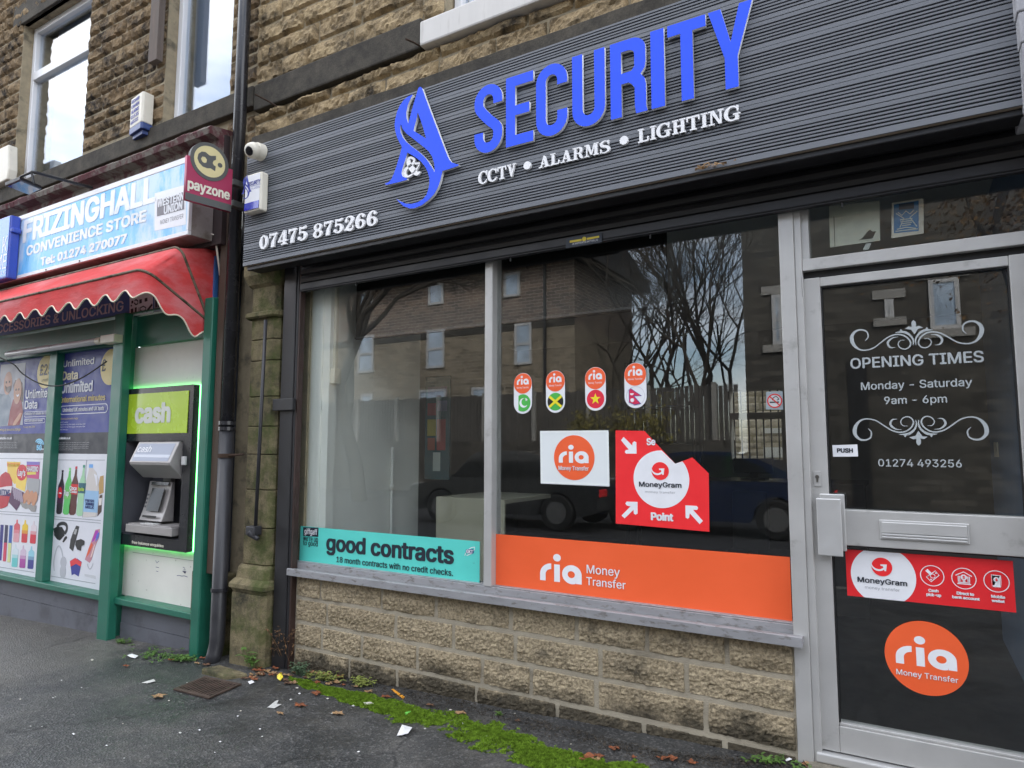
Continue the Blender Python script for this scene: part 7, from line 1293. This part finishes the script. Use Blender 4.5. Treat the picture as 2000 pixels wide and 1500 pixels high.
# drain grate
G = [gp(*q) for q in ((338, 1349), (400, 1324), (472, 1339), (408, 1367))]; gtg = thing('drain_grate', 'rusty slotted drain grate set in the pavement by the downpipe', 'drain', sum(G, Vector())/4)
def gq(u, v, dz): p = G[0].lerp(G[1], v).lerp(G[3].lerp(G[2], v), u); return Vector((p.x, p.y, gz(p.x, p.y)+dz))
rust = M('rusty_grate', (.075, .05, .038), .7, .3, var=.4, vscale=20); b = MB()
for (u0_, u1_, v0_, v1_) in ((0, 1, 0, .1), (0, 1, .9, 1), (0, .07, .1, .9), (.93, 1, .1, .9)): b.prism([gq(u0_, v0_, .004), gq(u1_, v0_, .004), gq(u1_, v1_, .004), gq(u0_, v1_, .004)], (0, 0, .008))
b.build('frame', rust, gtg); b = MB()
for i in range(11): u = .08+.85*i/11; b.prism([gq(u, .101, .004), gq(u+.04, .101, .004), gq(u+.04, .899, .004), gq(u, .899, .004)], (0, 0, .006))
b.build('bars', rust, gtg); MB().prism([gq(.01, .01, .0028), gq(.99, .01, .0028), gq(.99, .99, .0028), gq(.01, .99, .0028)], (0, 0, .0008)).build('pit_shade', M('drain_dark', (.008, .007, .006), .9), gtg)  # flat near-black sheet stands for the shade down the drain
g = gp(437, 1318); solo('stone_chunk', MB().prism([g+Vector((-.16, -.05, -.02)), g+Vector((.10, -.06, -.02)), g+Vector((.18, .04, -.02)), g+Vector((-.12, .06, -.02))], (0, 0, .05)), st_pil, 'worn block of stone set at the foot of the downpipe', 'stone', bevel=.012)
# cobwebs and fluff on the sill
mb = MB(); r = random.Random(3)
for i in range(900):
    x = r.choice((r.gauss(at(830, 1140, -.08).x, .12), r.gauss(at(600, 1120, -.08).x, .06), r.gauss(at(1040, 1170, -.08).x, .1), r.uniform(-3.4, -.6))); y = r.uniform(-.105, -.046); z = zf0+.013; a = r.uniform(-.5, .5); L = r.uniform(.01, .05)
    mb.tube([(x, y, z+.001), (x+L*.5*math.cos(a), y+L*.2*math.sin(a), z+r.uniform(.003, .012)), (x+L*math.cos(a), y+L*.4*math.sin(a), z+.001)], .0008, 3, cap=False)
tag(mb.build('cobweb', M('dusty_fluff', (.09, .075, .06), .95), fixn=False), 'dusty cobweb fluff lying along the window sill', 'cobweb', kind='stuff')
for _m in _tm.values(): bpy.data.meshes.remove(_m)
q = at(1385, 324, YC-.005); r = random.Random(6); mb = MB()
for i in range(60): p = q+Vector((r.gauss(0, .035), r.uniform(-.012, .004), r.gauss(0, .006))); s_ = r.uniform(.006, .018); mb.add([p+Vector((r.uniform(-s_, s_)*1.6, r.uniform(-s_, s_)*.5, r.uniform(-s_, s_)*.5)) for k in range(3)], [(0, 1, 2)])
solo('leaf_clump', mb, M('tan_leaf', 0), 'brown clump of dead leaves caught on the lower edge of the grey fascia', 'leaves', fixn=False)
a = at(1992, 150, -.36); b = MB(); n = 14
for i in range(n): z = zc0-.03+1.6*i/n; w = .012*math.sin(i*.9+1); b.box(a.x+.006+w*.5, .8, -.37+w*.4, YW+.0, z, z+1.6/n+.0005)
solo('weathered_end_post', b, M('weathered_grey_post', (.34, .34, .36), .85, var=.25, vscale=9, bump=.4, stretch=(2, 2, .5)), 'weathered pale grey post at the right hand end of the slatted fascia', 'post', bevel=.006)
for i, (px_, r_, lab) in enumerate(((1140, .45, 'small yellowing shrub on top of the retaining wall across the road'), (1215, .6, 'wider yellowing shrub behind the board fence across the road'), (1275, .5, 'last yellowing shrub beside the fence end across the road'))):
    q = rf(px_, 838, 13.7); mb = MB(); leaf_cloud(mb, (q.x, q.y, q.z+.1), r_, 420, 40+i, .05); solo('shrub', mb, M('yellow_shrub_leaf', (.20, .17, .04), .8, var=.4, vscale=5), lab, 'shrub', fixn=False)
